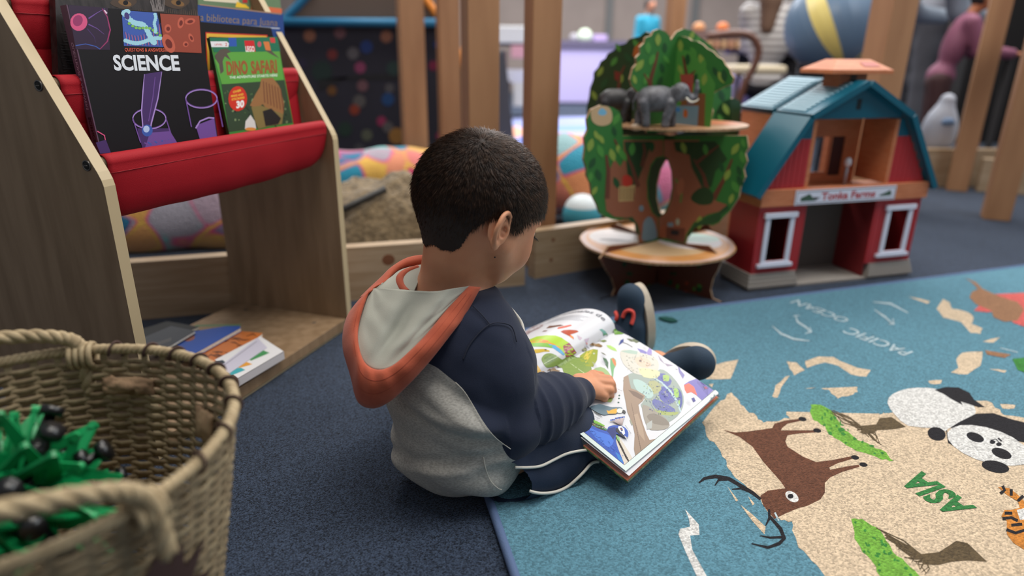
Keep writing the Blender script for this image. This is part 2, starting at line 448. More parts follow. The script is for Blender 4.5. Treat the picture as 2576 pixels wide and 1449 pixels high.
# deer
A.poly([(213, 783), (270, 795), (330, 790), (440, 775), (450, 755), (500, 740), (565, 733), (570, 742), (510, 755), (485, 775), (480, 785), (560, 785), (635, 785), (638, 795), (560, 800), (510, 808), (500, 835), (510, 860), (580, 905), (640, 930), (720, 920), (800, 903), (808, 915), (740, 935), (700, 955), (705, 965), (780, 950), (835, 942), (838, 952), (760, 975), (705, 1000), (680, 1025), (680, 1070), (660, 1100), (600, 1130), (560, 1140), (500, 1165), (450, 1190), (400, 1130), (385, 1085), (420, 1060), (500, 1050), (480, 1020), (400, 930), (350, 860), (290, 815)], brown)
for x, y in ((578, 734), (645, 786), (818, 909), (856, 942)): A.ell(x, y, 19, 10, black, 10)
A.ell(530, 1088, 34, 21, white, 35); A.ell(524, 1086, 13, 11, black)
A.line([(105, 1025), (130, 1005), (180, 995), (240, 1005), (300, 1040), (350, 1070), (388, 1100)], [6, 14, 17, 17, 17, 16, 12], black)
A.line([(178, 1038), (195, 1012), (240, 1008)], [4, 11, 12], black); A.line([(255, 1054), (300, 1050), (342, 1068)], [4, 10, 10], black)
A.line([(425, 1145), (428, 1185), (410, 1220)], [10, 13, 5], black); A.line([(428, 1178), (478, 1235), (495, 1278), (472, 1302), (420, 1320), (345, 1302)], [12, 17, 18, 17, 13, 5], black)
A.line([(385, 1266), (430, 1275), (488, 1272)], [4, 10, 12], black); A.line([(452, 1160), (470, 1198)], 8, pale)
# trees
def crown(pts, tr):
    A.poly(rag(pts, 6, 3), green)
    cx = sum(p[0] for p in pts) / len(pts); r = random.Random(int(cx))
    for i in range(26):
        a = r.choice(pts); t_ = r.uniform(0.1, 0.75); b = pts[(pts.index(a) + len(pts) // 2) % len(pts)]
        x, y = a[0] + (b[0] - a[0]) * t_ * 0.6, a[1] + (b[1] - a[1]) * t_ * 0.6
        A.ell(x, y, r.uniform(5, 13), r.uniform(3, 8), dgreen, r.uniform(0, 90), 7)
    A.poly(tr, bark)
crown([(615, 668), (660, 668), (710, 695), (740, 740), (760, 780), (830, 830), (890, 855), (960, 885), (995, 925), (940, 920), (850, 885), (780, 855), (700, 800), (680, 765), (630, 740), (612, 700)],
      [(845, 765), (915, 758), (930, 730), (985, 725), (1050, 770), (1000, 780), (920, 785), (900, 800), (845, 798)])
crown([(800, 1190), (850, 1190), (920, 1230), (960, 1290), (990, 1340), (1050, 1390), (1110, 1449), (1130, 1500), (1000, 1500), (930, 1449), (900, 1390), (850, 1340), (815, 1280)],
      [(1120, 1350), (1200, 1342), (1280, 1290), (1330, 1300), (1420, 1385), (1330, 1380), (1260, 1385), (1200, 1400), (1130, 1398)])
r = random.Random(3)
for (x0, y0, x1, y1, ex, ey) in ((700, 690, 940, 850, 860, 780), (915, 1225, 1150, 1449, 1140, 1372)):
    for i in range(26):
        t_ = r.random(); sx, sy = x0 + (x1 - x0) * t_, y0 + (y1 - y0) * t_
        mx, my = (sx + ex) / 2 + r.uniform(-25, 25), (sy + ey) / 2 + r.uniform(-15, 15)
        A.line([(sx + r.uniform(-12, 12), sy + r.uniform(-10, 10)), (mx, my), (ex, ey)], [3, 4, 6], bark)
# panda
A.poly(smooth2([(965, 660), (990, 620), (1060, 595), (1140, 592), (1200, 600), (1290, 630), (1340, 650), (1370, 700), (1340, 740), (1290, 755), (1240, 780), (1230, 790), (1170, 775), (1060, 765), (1000, 715)], 2), white)
A.poly([(1180, 602), (1230, 588), (1290, 590), (1340, 615), (1360, 645), (1410, 680), (1380, 680), (1300, 655), (1310, 672), (1250, 640), (1225, 622)], black)
A.poly([(1250, 775), (1290, 750), (1370, 710), (1450, 708), (1530, 735), (1589, 750), (1700, 790), (1640, 850), (1560, 835), (1500, 800), (1440, 790), (1330, 770)], black)
A.line([(1235, 785), (1245, 840), (1300, 875)], [4, 8, 4], black)
A.ell(1425, 855, 195, 78, white, 17); A.poly([(1480, 900), (1600, 850), (1720, 870), (1720, 930), (1560, 945)], white)
A.ell(1190, 802, 42, 30, black, 15); A.ell(1458, 952, 64, 26, black, 12); A.ell(1366, 818, 42, 20, black, 20); A.ell(1486, 892, 48, 22, black, 20)
A.ell(1445, 840, 13, 9, black); A.ell(1474, 850, 13, 9, black); A.line([(1470, 822), (1487, 836)], 8, black); A.line([(1435, 832), (1460, 826), (1484, 852)], 4, black)
# tiger
A.poly([(1470, 1045), (1520, 1050), (1560, 1080), (1589, 1110), (1720, 1150), (1720, 1420), (1589, 1330), (1540, 1300), (1510, 1260), (1510, 1200), (1485, 1180), (1500, 1150), (1530, 1150), (1570, 1140), (1560, 1110), (1510, 1080)], orange)
A.poly([(1555, 1150), (1640, 1130), (1640, 1190), (1570, 1195)], white)
for l in ([(1490, 1040), (1500, 1060), (1480, 1075)], [(1530, 1055), (1530, 1085)], [(1585, 1085), (1560, 1110)], [(1490, 1190), (1530, 1185), (1560, 1200)], [(1508, 1240), (1550, 1255), (1600, 1240)], [(1500, 1165), (1535, 1165)], [(1530, 1220), (1580, 1215)], [(1590, 1270), (1640, 1300)]): A.line(l, 14, black)
# far right animal and tree
A.poly([(1360, 240), (1400, 200), (1440, 165), (1589, 158), (1800, 200), (1700, 330), (1589, 312), (1540, 295), (1500, 240), (1420, 247)], coral)
A.poly([(1320, 90), (1370, 110), (1400, 140), (1440, 158), (1480, 175), (1560, 200), (1589, 235), (1560, 285), (1500, 290), (1450, 270), (1440, 240), (1370, 210), (1340, 180), (1350, 155), (1380, 140), (1350, 110)], tan)
A.poly([(1410, 420), (1530, 440), (1500, 455), (1420, 440)], tan); A.poly([(1535, 460), (1640, 450), (1640, 540), (1560, 510)], dgreen)
for l in ([(545, 260), (555, 290), (600, 320), (612, 335)], [(535, 265), (565, 262)], [(590, 345), (618, 335), (610, 315)], [(440, 310), (480, 345), (540, 370), (610, 378)], [(905, 235), (950, 265), (990, 300)], [(970, 300), (995, 302), (990, 275)], [(900, 200), (980, 208), (1060, 250)], [(1480, 410), (1560, 430)]): A.line(l, [3] + [9] * (len(l) - 2) + [4], pale)
A.text('PACIFIC', (1085, 428), (800, 318), 42, pale, 0.01, vdir=(-38, 22), shear=0.15)
A.text('OCEAN', (800, 282), (558, 190), 36, pale, 0.01, vdir=(-30, 14), shear=0.15)
A.text('ASIA', (1370, 1142), (1116, 974), 118, lett, 0.035, vdir=(-112, 40))
mb.build('pile', ROOT)
edge = mat('rug_binding', (84, 104, 140), 0.8, bump=0.6, bscale=500)
mb = MB(); k = [p.copy() for p in q]
for p in k: p[2] = 0.007
mb.tube([k[0] + (k[1] - k[0]) * i / 20 for i in range(21)], 0.0065, edge, 8)
mb.tube([k[0] + (k[3] - k[0]) * i / 20 for i in range(21)], 0.0065, edge, 8)
mb.build('edge_binding', ROOT, True)

# ================================================================ BOOK DISPLAY
SA = V(*fl(411, 1141)); sw = math.radians(71.3); SW = V(math.cos(sw), math.sin(sw), 0); SD = V(-SW[1], SW[0], 0)
def S(a, d_, z): return SA + SW * a + SD * d_ + V(0, 0, z)
WD = 0.535
maple = mat('maple_laminate', (150, 124, 96), 0.42, rgb2=(132, 107, 80), vscale=9, stretch=(5, 5, 0.6), spec=0.4)
edgeb = mat('edge_banding', (190, 170, 134), 0.45)
red = mat('red_canvas', (158, 14, 28), 0.7, bump=0.35, bscale=900, spec=0.25)
metal = mat('screw_metal', (120, 115, 110), 0.3, metal=1.0)
dark = mat('dark_hole', (25, 22, 20), 0.8)
BS_ = empty('book_display_stand', tuple(S(WD / 2, 0.15, 0)), 'maple sling bookshelf with red canvas pockets, left of the boy', 'bookshelf')
prof = [(-0.010, 0), (-0.010, 0.440)] + [(-0.010 + 0.02 * (1 - math.cos(t)) * 1.0, 0.440 + 0.035 * math.sin(t)) for t in (0.3, 0.6, 0.85)] + [(0.285, 0.975), (0.305, 0.985), (0.315, 0.97), (0.315, 0)]
prof[2:5] = [(-0.008, 0.449), (-0.003, 0.460), (0.004, 0.472)]
for nm, a0 in (('side_panel', -0.018), ('side_panel', WD)):
    mb = MB(); mb.prism([S(a0, d_, z) for d_, z in prof], SW * 0.018, maple, edgeb); o = mb.build(nm, BS_, bevel=0.0015)
    side = a0 - 0.0005 if a0 < 0 else a0 - 0.0005
    for (d_, z) in ((0.013, 0.468), (0.07, 0.571), (0.127, 0.675)):
        if a0 > 0: continue
        m2 = MB(); c = S(a0, d_, z)
        ring = [c + (SD * math.cos(t) + V(0, 0, 1) * math.sin(t)) * 0.0065 - SW * 0.0004 for t in np.linspace(0, 2 * math.pi, 17)[:-1]]
        m2.tube(ring, 0.0012, metal, 6, closed=True); m2.ell(c - SW * 0.0002, SD * 0.006, V(0, 0, 0.006), SW * 0.0015, dark, 14, 6)
        m2.box(c - SW * 0.0024 - SD * 0.003 - V(0, 0, .0006), SD * 0.006, SW * 0.0008, V(0, 0, 0.0012), metal); m2.build('screw', o, True)
mb = MB(); mb.box(S(0, -0.006, 0.008), SW * WD, SD * 0.31, V(0, 0, 0.022), maple); mb.build('base_shelf', BS_, bevel=0.001)
mb = MB(); mb.box(S(0, 0.0, 0.0), SW * WD, SD * 0.018, V(0, 0, 0.0078), edgeb)
mb.box(S(0, 0.28, 0.0), SW * WD, SD * 0.018, V(0, 0, 0.0078), edgeb); mb.build('base_rail', BS_)
screwm = mat('screw_cap', (96, 84, 72), 0.5)
for a_, d_ in ((0.49, 0.05), (0.5, 0.25)):
    mb = MB(); mb.ell(S(a_, d_, 0.0302), SW * 0.005, SD * 0.005, V(0, 0, 0.0008), screwm, 12, 4); mb.build('screw', BS_)
dow = [(0.013, 0.468), (0.07, 0.572), (0.127, 0.676), (0.184, 0.78), (0.241, 0.884)]
for i, (d_, z) in enumerate(dow):
    mb = MB(); mb.tube([S(0.0005, d_, z), S(WD - 0.0005, d_, z)], 0.009, maple, 12); mb.build('dowel', BS_, True)
for i in range(4):
    (da, za), (db, zb) = dow[i], dow[i + 1]
    # section: hem round the front dowel, front drop, pocket fold, rise to the next dowel
    sec = [(da + 0.0115 * math.cos(t), za + 0.0115 * math.sin(t)) for t in np.linspace(math.radians(20), math.radians(200), 9)]
    depth = 0.078
    sec += [(da - 0.011, za - 0.015), (da - 0.008, za - 0.035), (da - 0.002, za - 0.06), (da + 0.008, za - depth), (da + 0.022, za - depth - 0.005), (da + 0.034, za - depth + 0.004), (da + 0.042, za - 0.05),
            (da + 0.050, za - 0.01), (db - 0.004, zb - 0.05), (db - 0.001, zb - 0.012)]
    n = len(sec)
    def cloth(u, v, sec=sec, i=i):
        f = v * (len(sec) - 1); k = min(int(f), len(sec) - 2); q_ = f - k; d_, z = sec[k][0] * (1 - q_) + sec[k + 1][0] * q_, sec[k][1] * (1 - q_) + sec[k + 1][1] * q_
        e = min(1, max(0, (v - 0.45) / 0.15)) * min(1, max(0, (1.0 - v) / 0.1))
        sag = 0.004 * e * math.sin(math.pi * u) + 0.0022 * e * noise.noise(Vector((u * 7, v * 4, i * 3.1)))
        pin = 0.014 * e * (max(0, 1 - u / 0.06) ** 2 + max(0, 1 - (1 - u) / 0.10) ** 2)
        return S(0.004 + u * (WD - 0.008), d_ - sag, z - sag + pin)
    mb = MB(); mb.grid(cloth, 60, (n - 1) * 2, red); o = mb.build('canvas_pocket', BS_, True, thick=0.0012)
    st = mat('red_thread', (140, 16, 28), 0.8)
    mb = MB(); mb.tube([S(0.006 + u * (WD - 0.012), da - 0.0125, za - 0.0135) for u in np.linspace(0, 1, 40)], 0.0006, st, 5); mb.build('hem_stitch', o, True)

# ---- books
pagem = mat('page_edges', (232, 226, 212), 0.7, rgb2=(206, 198, 182), vscale=300, stretch=(1, 1, 1))
def cover_book(name, label, px, o_, n_, thick, cov, spine=None, hard=True, group=None, extend=0.0, back=None):
    """px = TL, TR, BR, BL pixels on the plane; the book grows backwards from it"""
    c = [pl(*p, o_, n_) for p in px]; 
    c[2] = c[2] + (c[2] - c[1]) * extend; c[3] = c[3] + (c[3] - c[0]) * extend
    nn = nv(np.cross(c[1] - c[0], c[3] - c[0])); 
    if np.dot(nn, CAM - c[0]) > 0: nn = -nn
    R = empty(name, tuple(c[3]), label, 'book', group)
    cb = MB(); t0 = 0.0018 if hard else 0.0005
    cb.prism(c, nn * t0, cov, spine or cov); cb.prism([p + nn * (thick - t0) for p in c], nn * t0, back or cov)
    e = nv(c[1] - c[0]); cb.prism([c[0] - e * t0, c[0], c[3], c[3] - e * t0], nn * thick, spine or cov)
    i = 0.003 if hard else 0.0006; s_ = [c[0] + 0 * e, c[1] - e * i, c[2] - e * i + (c[1] - c[2]) * 0.01, c[3] + (c[0] - c[3]) * 0.01]
    s_[0] = s_[0] + (c[3] - c[0]) * 0.012; s_[1] = s_[1] + (c[2] - c[1]) * 0.012
    pb = MB(); pb.prism([p + nn * t0 for p in s_], nn * (thick - 2 * t0), pagem); pb.build('page_block', R)
    return R, cb, nn
def crop1(x, y): return x / 2.787, y / 2.787
def lean(dd, zz, al):
    a = math.radians(al); u = V(0, 0, 1) * math.cos(a) + SD * math.sin(a); return S(0, dd, zz), np.cross(SW, u)
def art_on(cb, o_, n_, conv, nn, lift=0.0002):
    return Art(cb, lambda x, y, l: pl(*conv(x, y), o_, n_) - nn * l, lift)
# SCIENCE
o_, n_ = lean(0.038, 0.44, 6)
ink = mat('cover_black', (17, 14, 18), 0.45, spec=0.25)
spn = mat('spine_plum', (92, 62, 84), 0.4)
R, cb, nn = cover_book('science_book', 'large black SCIENCE book with purple beakers in the lowest red pocket', [(170, 12), (503, 40), (549, 350), (256, 384)], o_, n_, 0.012, ink, spn, extend=0.09)
a = art_on(cb, o_, n_, crop1, nn)
pur = pm((112, 76, 150), 0.35); pur2 = pm((70, 44, 100), 0.35); pk = pm((214, 84, 130), 0.35); pk2 = pm((150, 50, 100), 0.35); sky = pm((60, 90, 170), 0.35); lb = pm((160, 210, 225), 0.35); rust = pm((150, 66, 48), 0.35); rust2 = pm((190, 92, 70), 0.35); wht = pm((222, 226, 232), 0.35); og = pm((222, 96, 70), 0.35); dkp = pm((44, 24, 52), 0.35)
a.poly([(478, 35), (755, 55), (770, 350), (530, 345)], dkp)
a.ell(552, 155, 60, 62, pk, 20); a.ell(545, 145, 34, 40, pk2, 20)
a.line([(620, 130), (680, 90), (735, 60)], [10, 5, 2], pur); a.line([(620, 170), (680, 200), (730, 240)], [8, 4, 2], pur); a.line([(610, 200), (660, 260), (670, 300)], [6, 4, 2], pur2)
a.line([(715, 60), (752, 120), (772, 210), (752, 290), (700, 345)], [5, 8, 10, 9, 5], pk2); a.line([(730, 70), (748, 95)], [8, 12], pm((230, 200, 220), 0.3))
a.line([(530, 320), (600, 308), (670, 325), (700, 345)], 6, sky)
a.poly([(852, 72), (1100, 90), (1152, 330), (868, 322)], sky)
for i in range(26):
    x = 862 + i * 10.6; a.line([(x + 8, 190 + 60 * math.sin(i * 0.13 + 0.5)), (x + 22, 318)], 3, og if i % 2 else pm((60, 60, 120), 0.3))
for i in range(15):
    t_ = i / 14; a.ell(875 + 30 * math.sin(t_ * 3) + 200 * t_, 100 + 190 * t_ + 18 * math.sin(t_ * 9), 20, 20, lb, 0, 12)
    a.ell(880 + 240 * t_, 285 + 18 * math.sin(t_ * 5), 17, 15, lb, 0, 10)
for i in range(10):
    a.ell(905 + i * 24, 165 + 8 * i + 14 * math.sin(i * .8), 12, 10, pm((130, 190, 90), 0.3), 0, 9); a.ell(1085 + 5 * math.sin(i), 100 + i * 14, 13, 10, lb, 0, 9)
a.ell(880, 88, 34, 22, lb, -20); a.ell(888, 112, 17, 26, pm((70, 60, 120), 0.3), -20)
a.poly([(1120, 95), (1395, 112), (1412, 372), (1152, 362)], rust)
for x, y, rx, ry, q_ in ((1175, 200, 24, 30, 0), (1265, 160, 22, 40, 10), (1330, 150, 38, 22, -10), (1338, 265, 16, 32, -25), (1300, 310, 20, 20, 0), (1180, 305, 40, 70, -25)):
    a.ell(x, y, rx, ry, rust2, q_); a.ell(x + 2, y + 2, rx * 0.55, ry * 0.5, pm((110, 40, 34), 0.3), q_)
a.text('QUESTIONS & ANSWERS', (873, 360), (1150, 363), 24, og, 0.012, vdir=(-2, -30))
a.text('SCIENCE', (800, 490), (1262, 492), 104, wht, 0.035, vdir=(-14, -100))
def beaker(cx, cy, rx, ry, h_, lean_):
    for k in range(2): a.line([(cx + rx * math.cos(t), cy + ry * math.sin(t) + k * 4) for t in np.linspace(0, 2 * math.pi, 28)], 9 - 3 * k, pur if k == 0 else pm((170, 140, 205), 0.3))
    a.line([(cx - rx, cy), (cx - rx + lean_, cy + h_)], 8, pur); a.line([(cx + rx, cy), (cx + rx + lean_, cy + h_)], 8, pur)
a.poly([(960, 900), (1180, 900), (1225, 1000), (1000, 1055)], pur2); a.poly([(1050, 930), (1190, 920), (1240, 1000), (1180, 1020), (1010, 1048)], pur)
beaker(1045, 830, 116, 70, 170, 55); beaker(1410, 690, 110, 64, 200, 40)
a.poly([(1370, 880), (1500, 830), (1520, 965), (1400, 980)], pur); a.line([(1370, 900), (1400, 850), (1460, 825), (1500, 828)], 10, pm((170, 140, 205), 0.3))
a.line([(680, 920), (730, 950), (740, 1000), (700, 1010)], 8, pk); a.poly([(670, 1000), (740, 980), (775, 1070), (700, 1078)], pur2)
a.poly([(1010, 520), (1135, 500), (1110, 680), (1060, 870), (1050, 940), (1010, 940), (990, 800), (1000, 640)], pur2)
a.line([(1010, 520), (1000, 640), (990, 780), (1000, 900)], [4, 8, 9, 8], pm((170, 140, 205), 0.3)); a.line([(1132, 505), (1105, 690), (1060, 860), (1050, 920)], [4, 8, 10, 9], pm((170, 140, 205), 0.3)); a.line([(1085, 540), (1070, 680), (1040, 850)], [4, 6, 6], pur)
a.ell(1030, 915, 38, 42, sky); a.ell(1024, 905, 22, 24, pm((180, 200, 235), 0.25))
for i in range(9): a.line([(1010 + i * 24, 1000 - 3 * i), (1040 + i * 20, 1020 - 6 * i)], 9, sky if i % 2 else pur)
cb.build('cover', R)
# white QUESTIONS & ANSWERS / SCIENCE on the spine
cS = [pl(*p, o_, n_) for p in [(170, 12), (503, 40), (549, 350), (256, 384)]]
e1 = nv(cS[0] - cS[3]); e2 = nn
mb = MB(); a2 = Art(mb, lambda x, y, l: cS[3] - nv(cS[1] - cS[0]) * (0.0019 + l) + e1 * x + e2 * y, 0.0003)
a2.text('QUESTIONS & ANSWERS', (0.15, 0.0035), (0.06, 0.0035), 0.004, pm((190, 150, 175), 0.4), 0.0, vdir=(0, 1)); a2.text('SCIENCE', (0.05, 0.0035), (0.015, 0.0035), 0.0045, pm((24, 20, 24), 0.4), 0.02, vdir=(0, 1))
mb.build('spine_print', R)
# DINO SAFARI
o_, n_ = lean(0.038, 0.44, 6)
gr = mat('cover_green', (58, 130, 52), 0.4)
R, cb, nn = cover_book('dino_book', 'small green DINO SAFARI book in the lowest red pocket, right of the black one', [(527, 95), (697, 93), (739, 318), (578, 342)], o_, n_, 0.006, gr, pm((40, 60, 34)), hard=False, extend=0.1)
a = art_on(cb, o_, n_, crop1, nn)
a.poly([(1470, 265), (1945, 262), (1965, 360), (1500, 365)], pm((26, 110, 80), 0.4)); a.poly([(1600, 265), (1655, 265), (1660, 325), (1608, 326)], pm((40, 84, 170), 0.4))
a.poly([(1475, 290), (1590, 290), (1605, 305), (1600, 330), (1482, 330)], pm((228, 226, 228), 0.4)); a.text('LEVEL', (1505, 318), (1560, 318), 12, pm((200, 90, 90), 0.4), 0.02, vdir=(0, -1)); a.text('2', (1578, 322), (1592, 322), 22, pm((200, 50, 50), 0.4), 0.02, vdir=(0, -1))
a.poly([(1712, 285), (1780, 285), (1795, 385), (1725, 385)], pm((206, 30, 36), 0.4)); a.text('LEGO', (1722, 362), (1785, 362), 38, pm((240, 240, 236), 0.4), 0.03, vdir=(-5, -38), shear=0.1)
a.poly([(1845, 292), (1885, 292), (1900, 360), (1862, 350)], pm((214, 120, 60), 0.4)); a.poly([(1890, 265), (1925, 265), (1930, 300), (1898, 300)], pm((210, 60, 60), 0.4)); a.ell(1818, 310, 14, 20, pm((200, 80, 100), 0.4))
lg = pm((92, 160, 62), 0.4); a.poly([(1590, 365), (1960, 360), (1990, 560), (1600, 590), (1555, 590), (1505, 420)], lg)
dn = pm((86, 76, 66), 0.4); a.poly([(1505, 390), (1545, 345), (1590, 340), (1620, 365), (1590, 375), (1620, 425), (1575, 395), (1560, 430), (1568, 500), (1545, 520), (1535, 450), (1515, 420)], dn)
a.poly([(1850, 350), (1900, 355), (1960, 410), (1900, 380)], dn)
a.text('DINO', (1590, 522), (1740, 515), 88, pm((150, 84, 38), 0.45), 0.05, vdir=(-8, -88)); a.text('SAFARI', (1762, 515), (1945, 505), 84, pm((150, 84, 38), 0.45), 0.05, vdir=(-8, -88))
a.text('THE ADVENTURE STARTS HERE', (1608, 552), (1945, 535), 17, pm((224, 232, 220), 0.4), 0.02, vdir=(-1, -20))
jung = pm((44, 64, 40), 0.45); a.poly([(1552, 592), (1992, 560), (2050, 860), (1605, 925)], jung)
r = random.Random(5)
for i in range(60):
    x = r.uniform(1570, 2000); y = r.uniform(610, 900); x = min(x + (y - 600) * 0.12, 2030)
    a.line([(x, y), (x + r.uniform(-25, 25), y + r.uniform(-25, 25))], r.uniform(6, 13), pm(r.choice([(70, 100, 56), (24, 34, 26), (120, 140, 96), (36, 52, 32)]), 0.45))
a.poly([(1830, 550), (1910, 545), (1955, 600), (1990, 720), (1985, 800), (1890, 790), (1840, 730), (1800, 760), (1750, 740), (1790, 660), (1820, 610)], pm((150, 104, 60), 0.45))
for i in range(7): a.line([(1845 + i * 20, 570 + i * 8), (1855 + i * 22, 720 + i * 10)], 7, pm((112, 62, 40), 0.45))
a.poly([(1760, 750), (1830, 740), (1985, 800), (1975, 870), (1900, 880), (1810, 905), (1790, 860)], pm((128, 110, 60), 0.45)); a.poly([(1840, 780), (1900, 760), (1970, 830), (1950, 870), (1860, 885)], pm((26, 20, 18), 0.45))
a.ell(1665, 692, 66, 88, pm((206, 48, 30), 0.4)); a.text('OVER', (1632, 655), (1690, 640), 16, pm((236, 190, 60), 0.4), 0.03, vdir=(0, -1)); a.text('MAKE AND', (1618, 682), (1705, 668), 15, pm((236, 190, 60), 0.4), 0.03, vdir=(0, -1)); a.text('STICKERS', (1622, 706), (1712, 690), 15, pm((236, 190, 60), 0.4), 0.03, vdir=(0, -1)); a.text('30', (1655, 758), (1710, 748), 46, pm((240, 240, 236), 0.4), 0.05, vdir=(0, -1))
a.poly([(1720, 850), (1755, 805), (1785, 850), (1795, 900), (1715, 905)], pm((214, 210, 205), 0.4)); a.ell(1755, 905, 38, 12, pm((220, 140, 60), 0.4))
cb.build('cover', R)
# books in the second pocket
o_, n_ = lean(0.084, 0.53, 6)
fur = mat('cover_dark_fur', (30, 26, 26), 0.35, rgb2=(52, 46, 46), vscale=60, stretch=(3, 3, .5))
R, cb, nn = cover_book('animal_book', 'dark book with brown furry eyes standing behind the SCIENCE book', [(141, -22), (497, -10), (500, 188), (150, 192)], o_, n_, 0.012, fur, extend=0.12)
a = art_on(cb, o_, n_, crop1, nn)
for cx in (880, 1250):
    a.blob([(cx - 110, 20), (cx - 40, -20), (cx + 80, 5), (cx + 20, 60), (cx - 50, 55)], pm((66, 48, 34), 0.4)); a.ell(cx - 5, 22, 48, 20, pm((120, 84, 40), 0.4), 15); a.ell(cx, 20, 18, 17, ink)
    for i in range(20): a.line([(cx - 120 + i * 13, 70 + 10 * math.sin(i)), (cx - 130 + i * 14, 110)], [3, 6], pm((88, 70, 56), 0.4))
for i in range(26): a.line([(1060 + i * 3 + rng.uniform(-20, 20), rng.uniform(-40, 60)), (1070 + i * 3, 80)], 4, pm((120, 112, 110), 0.4))
for i in range(24): a.line([(420 + rng.uniform(0, 60), 60 + i * 19), (430 + rng.uniform(0, 90), 66 + i * 19)], 4, pm((62, 60, 62), 0.4))
cb.build('cover', R)
R, cb, nn = cover_book('framed_book', 'black book with a yellow and red border behind the small green one', [(503, 55), (682, 70), (716, 205), (524, 215)], o_ - SD * 0.003, n_, 0.010, ink, extend=0.2)
a = art_on(cb, o_ - SD * 0.003, n_, crop1, nn)
a.poly([(1440, 225), (1875, 245), (1885, 560), (1450, 560)], pm((196, 44, 34), 0.4)); a.poly([(1447, 234), (1868, 253), (1880, 560), (1458, 560)], pm((226, 176, 56), 0.4)); a.poly([(1462, 258), (1850, 270), (1870, 560), (1475, 560)], pm((60, 50, 34), 0.4))
cb.build('cover', R)
blu = mat('cover_blue', (22, 62, 128), 0.4)
R, cb, nn = cover_book('library_book', 'blue Spanish storybook whose title runs above the black bordered book', [(478, 10), (712, 34), (722, 205), (490, 205)], o_ + SD * 0.0085, n_, 0.008, blu, extend=0.1)
a = art_on(cb, o_ + SD * 0.0085, n_, crop1, nn)
a.text('una biblioteca para Juana', (1345, 140), (1945, 185), 52, pm((132, 112, 92), 0.45), 0.0, vdir=(2, -40)); a.line([(1400, 32), (1975, 100)], 9, pm((150, 120, 100), 0.4)); a.line([(1405, 160), (1700, 182), (1960, 200)], 7, pm((196, 200, 208), 0.4))
cb.build('cover', R)
o_, n_ = lean(0.150, 0.63, 8)
R, cb, nn = cover_book('picture_book', 'picture book with green leaves and yellow peeking over the blue storybook', [(500, -60), (700, -40), (712, 60), (500, 60)], o_, n_, 0.008, pm((92, 120, 84)), extend=0.2)
a = art_on(cb, o_, n_, crop1, nn)
a.poly([(1420, -10), (1670, -5), (1680, 25), (1430, 5)], pm((214, 206, 178))); a.poly([(1660, 10), (1700, 28), (1720, 30), (1750, 60), (1650, 50)], pm((226, 186, 40))); a.poly([(1700, -40), (1730, -40), (1735, 20), (1700, 20)], pm((176, 40, 40))); a.poly([(1760, 35), (1975, 60), (1975, 95), (1760, 70)], pm((206, 96, 50)))
cb.build('cover', R)
R, cb, nn = cover_book('pale_book', 'pale rose book at the top left, above the dark animal book', [(60, -60), (160, -60), (140, 6), (55, 0)], lean(0.150, 0.64, 8)[0], n_, 0.008, pm((196, 168, 164)), extend=0.2)
cb.build('cover', R)
# ---- books lying on the base shelf
def flat_book(name, label, px, ztop, th, cov, arts, spine=None, group='books lying on the base shelf'):
    c = [fl(*p, ztop) for p in px]; R = empty(name, tuple(c[0] - V(0, 0, th)), label, 'book', group)
    cb = MB(); t0 = 0.0008
    cen = sum(c) / 4
    cb.prism([p - V(0, 0, t0) for p in c], V(0, 0, t0), cov); cb.prism([p - V(0, 0, th) for p in c], V(0, 0, t0), cov)
    if spine: cb.box(c[0] - V(0, 0, th), c[1] - c[0], nv(c[3] - c[0]) * 0.001, V(0, 0, th), spine)
    pb = MB(); pb.prism([cen + (p - cen) * 0.985 - V(0, 0, th - t0) for p in c], V(0, 0, th - 2 * t0), pagem); pb.build('page_block', R)
    a = Art(cb, lambda x, y, l: fl(x / 2.787, 500 + y / 2.787, ztop + l), 0.0002)
    arts(a); cb.build('cover', R); return R
def aw(a):
    a.poly([(1715, 1100), (1840, 1060), (1890, 1080), (1760, 1135)], pm((70, 140, 84))); a.poly([(1640, 1130), (1720, 1140), (1770, 1160), (1680, 1185), (1620, 1160)], pm((216, 150, 56)))
    a.poly([(1600, 1190), (1690, 1185), (1720, 1200), (1620, 1240), (1585, 1220)], pm((60, 160, 168)))
    a.poly([(1480, 1150), (1560, 1130), (1600, 1160), (1530, 1190)], pm((44, 60, 70)))
flat_book('spanish_book', 'white softcover with teal and orange pictures nearest the base shelf front', [(598, 952), (714, 884), (655, 846), (540, 905)], 0.056, 0.0165, pm((222, 220, 220), 0.4), aw, pm((206, 200, 200), 0.5))
def ao(a):
    r = random.Random(2)
    for i in range(26):
        x, y = r.uniform(1440, 1740), r.uniform(960, 1110); a.line([(x, y), (x + r.uniform(20, 60), y + r.uniform(-18, 18)), (x + 70, y + r.uniform(-10, 24))], [3, 9, 3], pm((104, 56, 30)))
flat_book('orange_book', 'orange picture book lying on the base shelf between the blue and white ones', [(545, 930), (661, 838), (598, 832), (452, 888)], 0.048, 0.008, pm((198, 112, 52), 0.4), ao)
def apg(a): a.line([(1560, 1175), (1800, 1000)], 3, pm((120, 118, 126)))
flat_book('thin_booklet', 'thin lilac white booklet wedged between the orange and the white book', [(575, 940), (672, 874), (648, 850), (548, 925)], 0.0485 + 0.0086, 0.0010, pm((196, 192, 206), 0.4), apg)
def ab(a): a.blob([(1290, 960), (1350, 950), (1365, 980), (1320, 1000), (1280, 985)], pm((150, 84, 70))); a.line([(1370, 890), (1690, 885)], 12, pm((90, 120, 80)))
flat_book('blue_book', 'bright blue picture book lying on the base shelf beside the orange one', [(478, 896), (606, 824), (600, 815), (420, 845)], 0.058, 0.0088, pm((44, 84, 170), 0.4), ab)
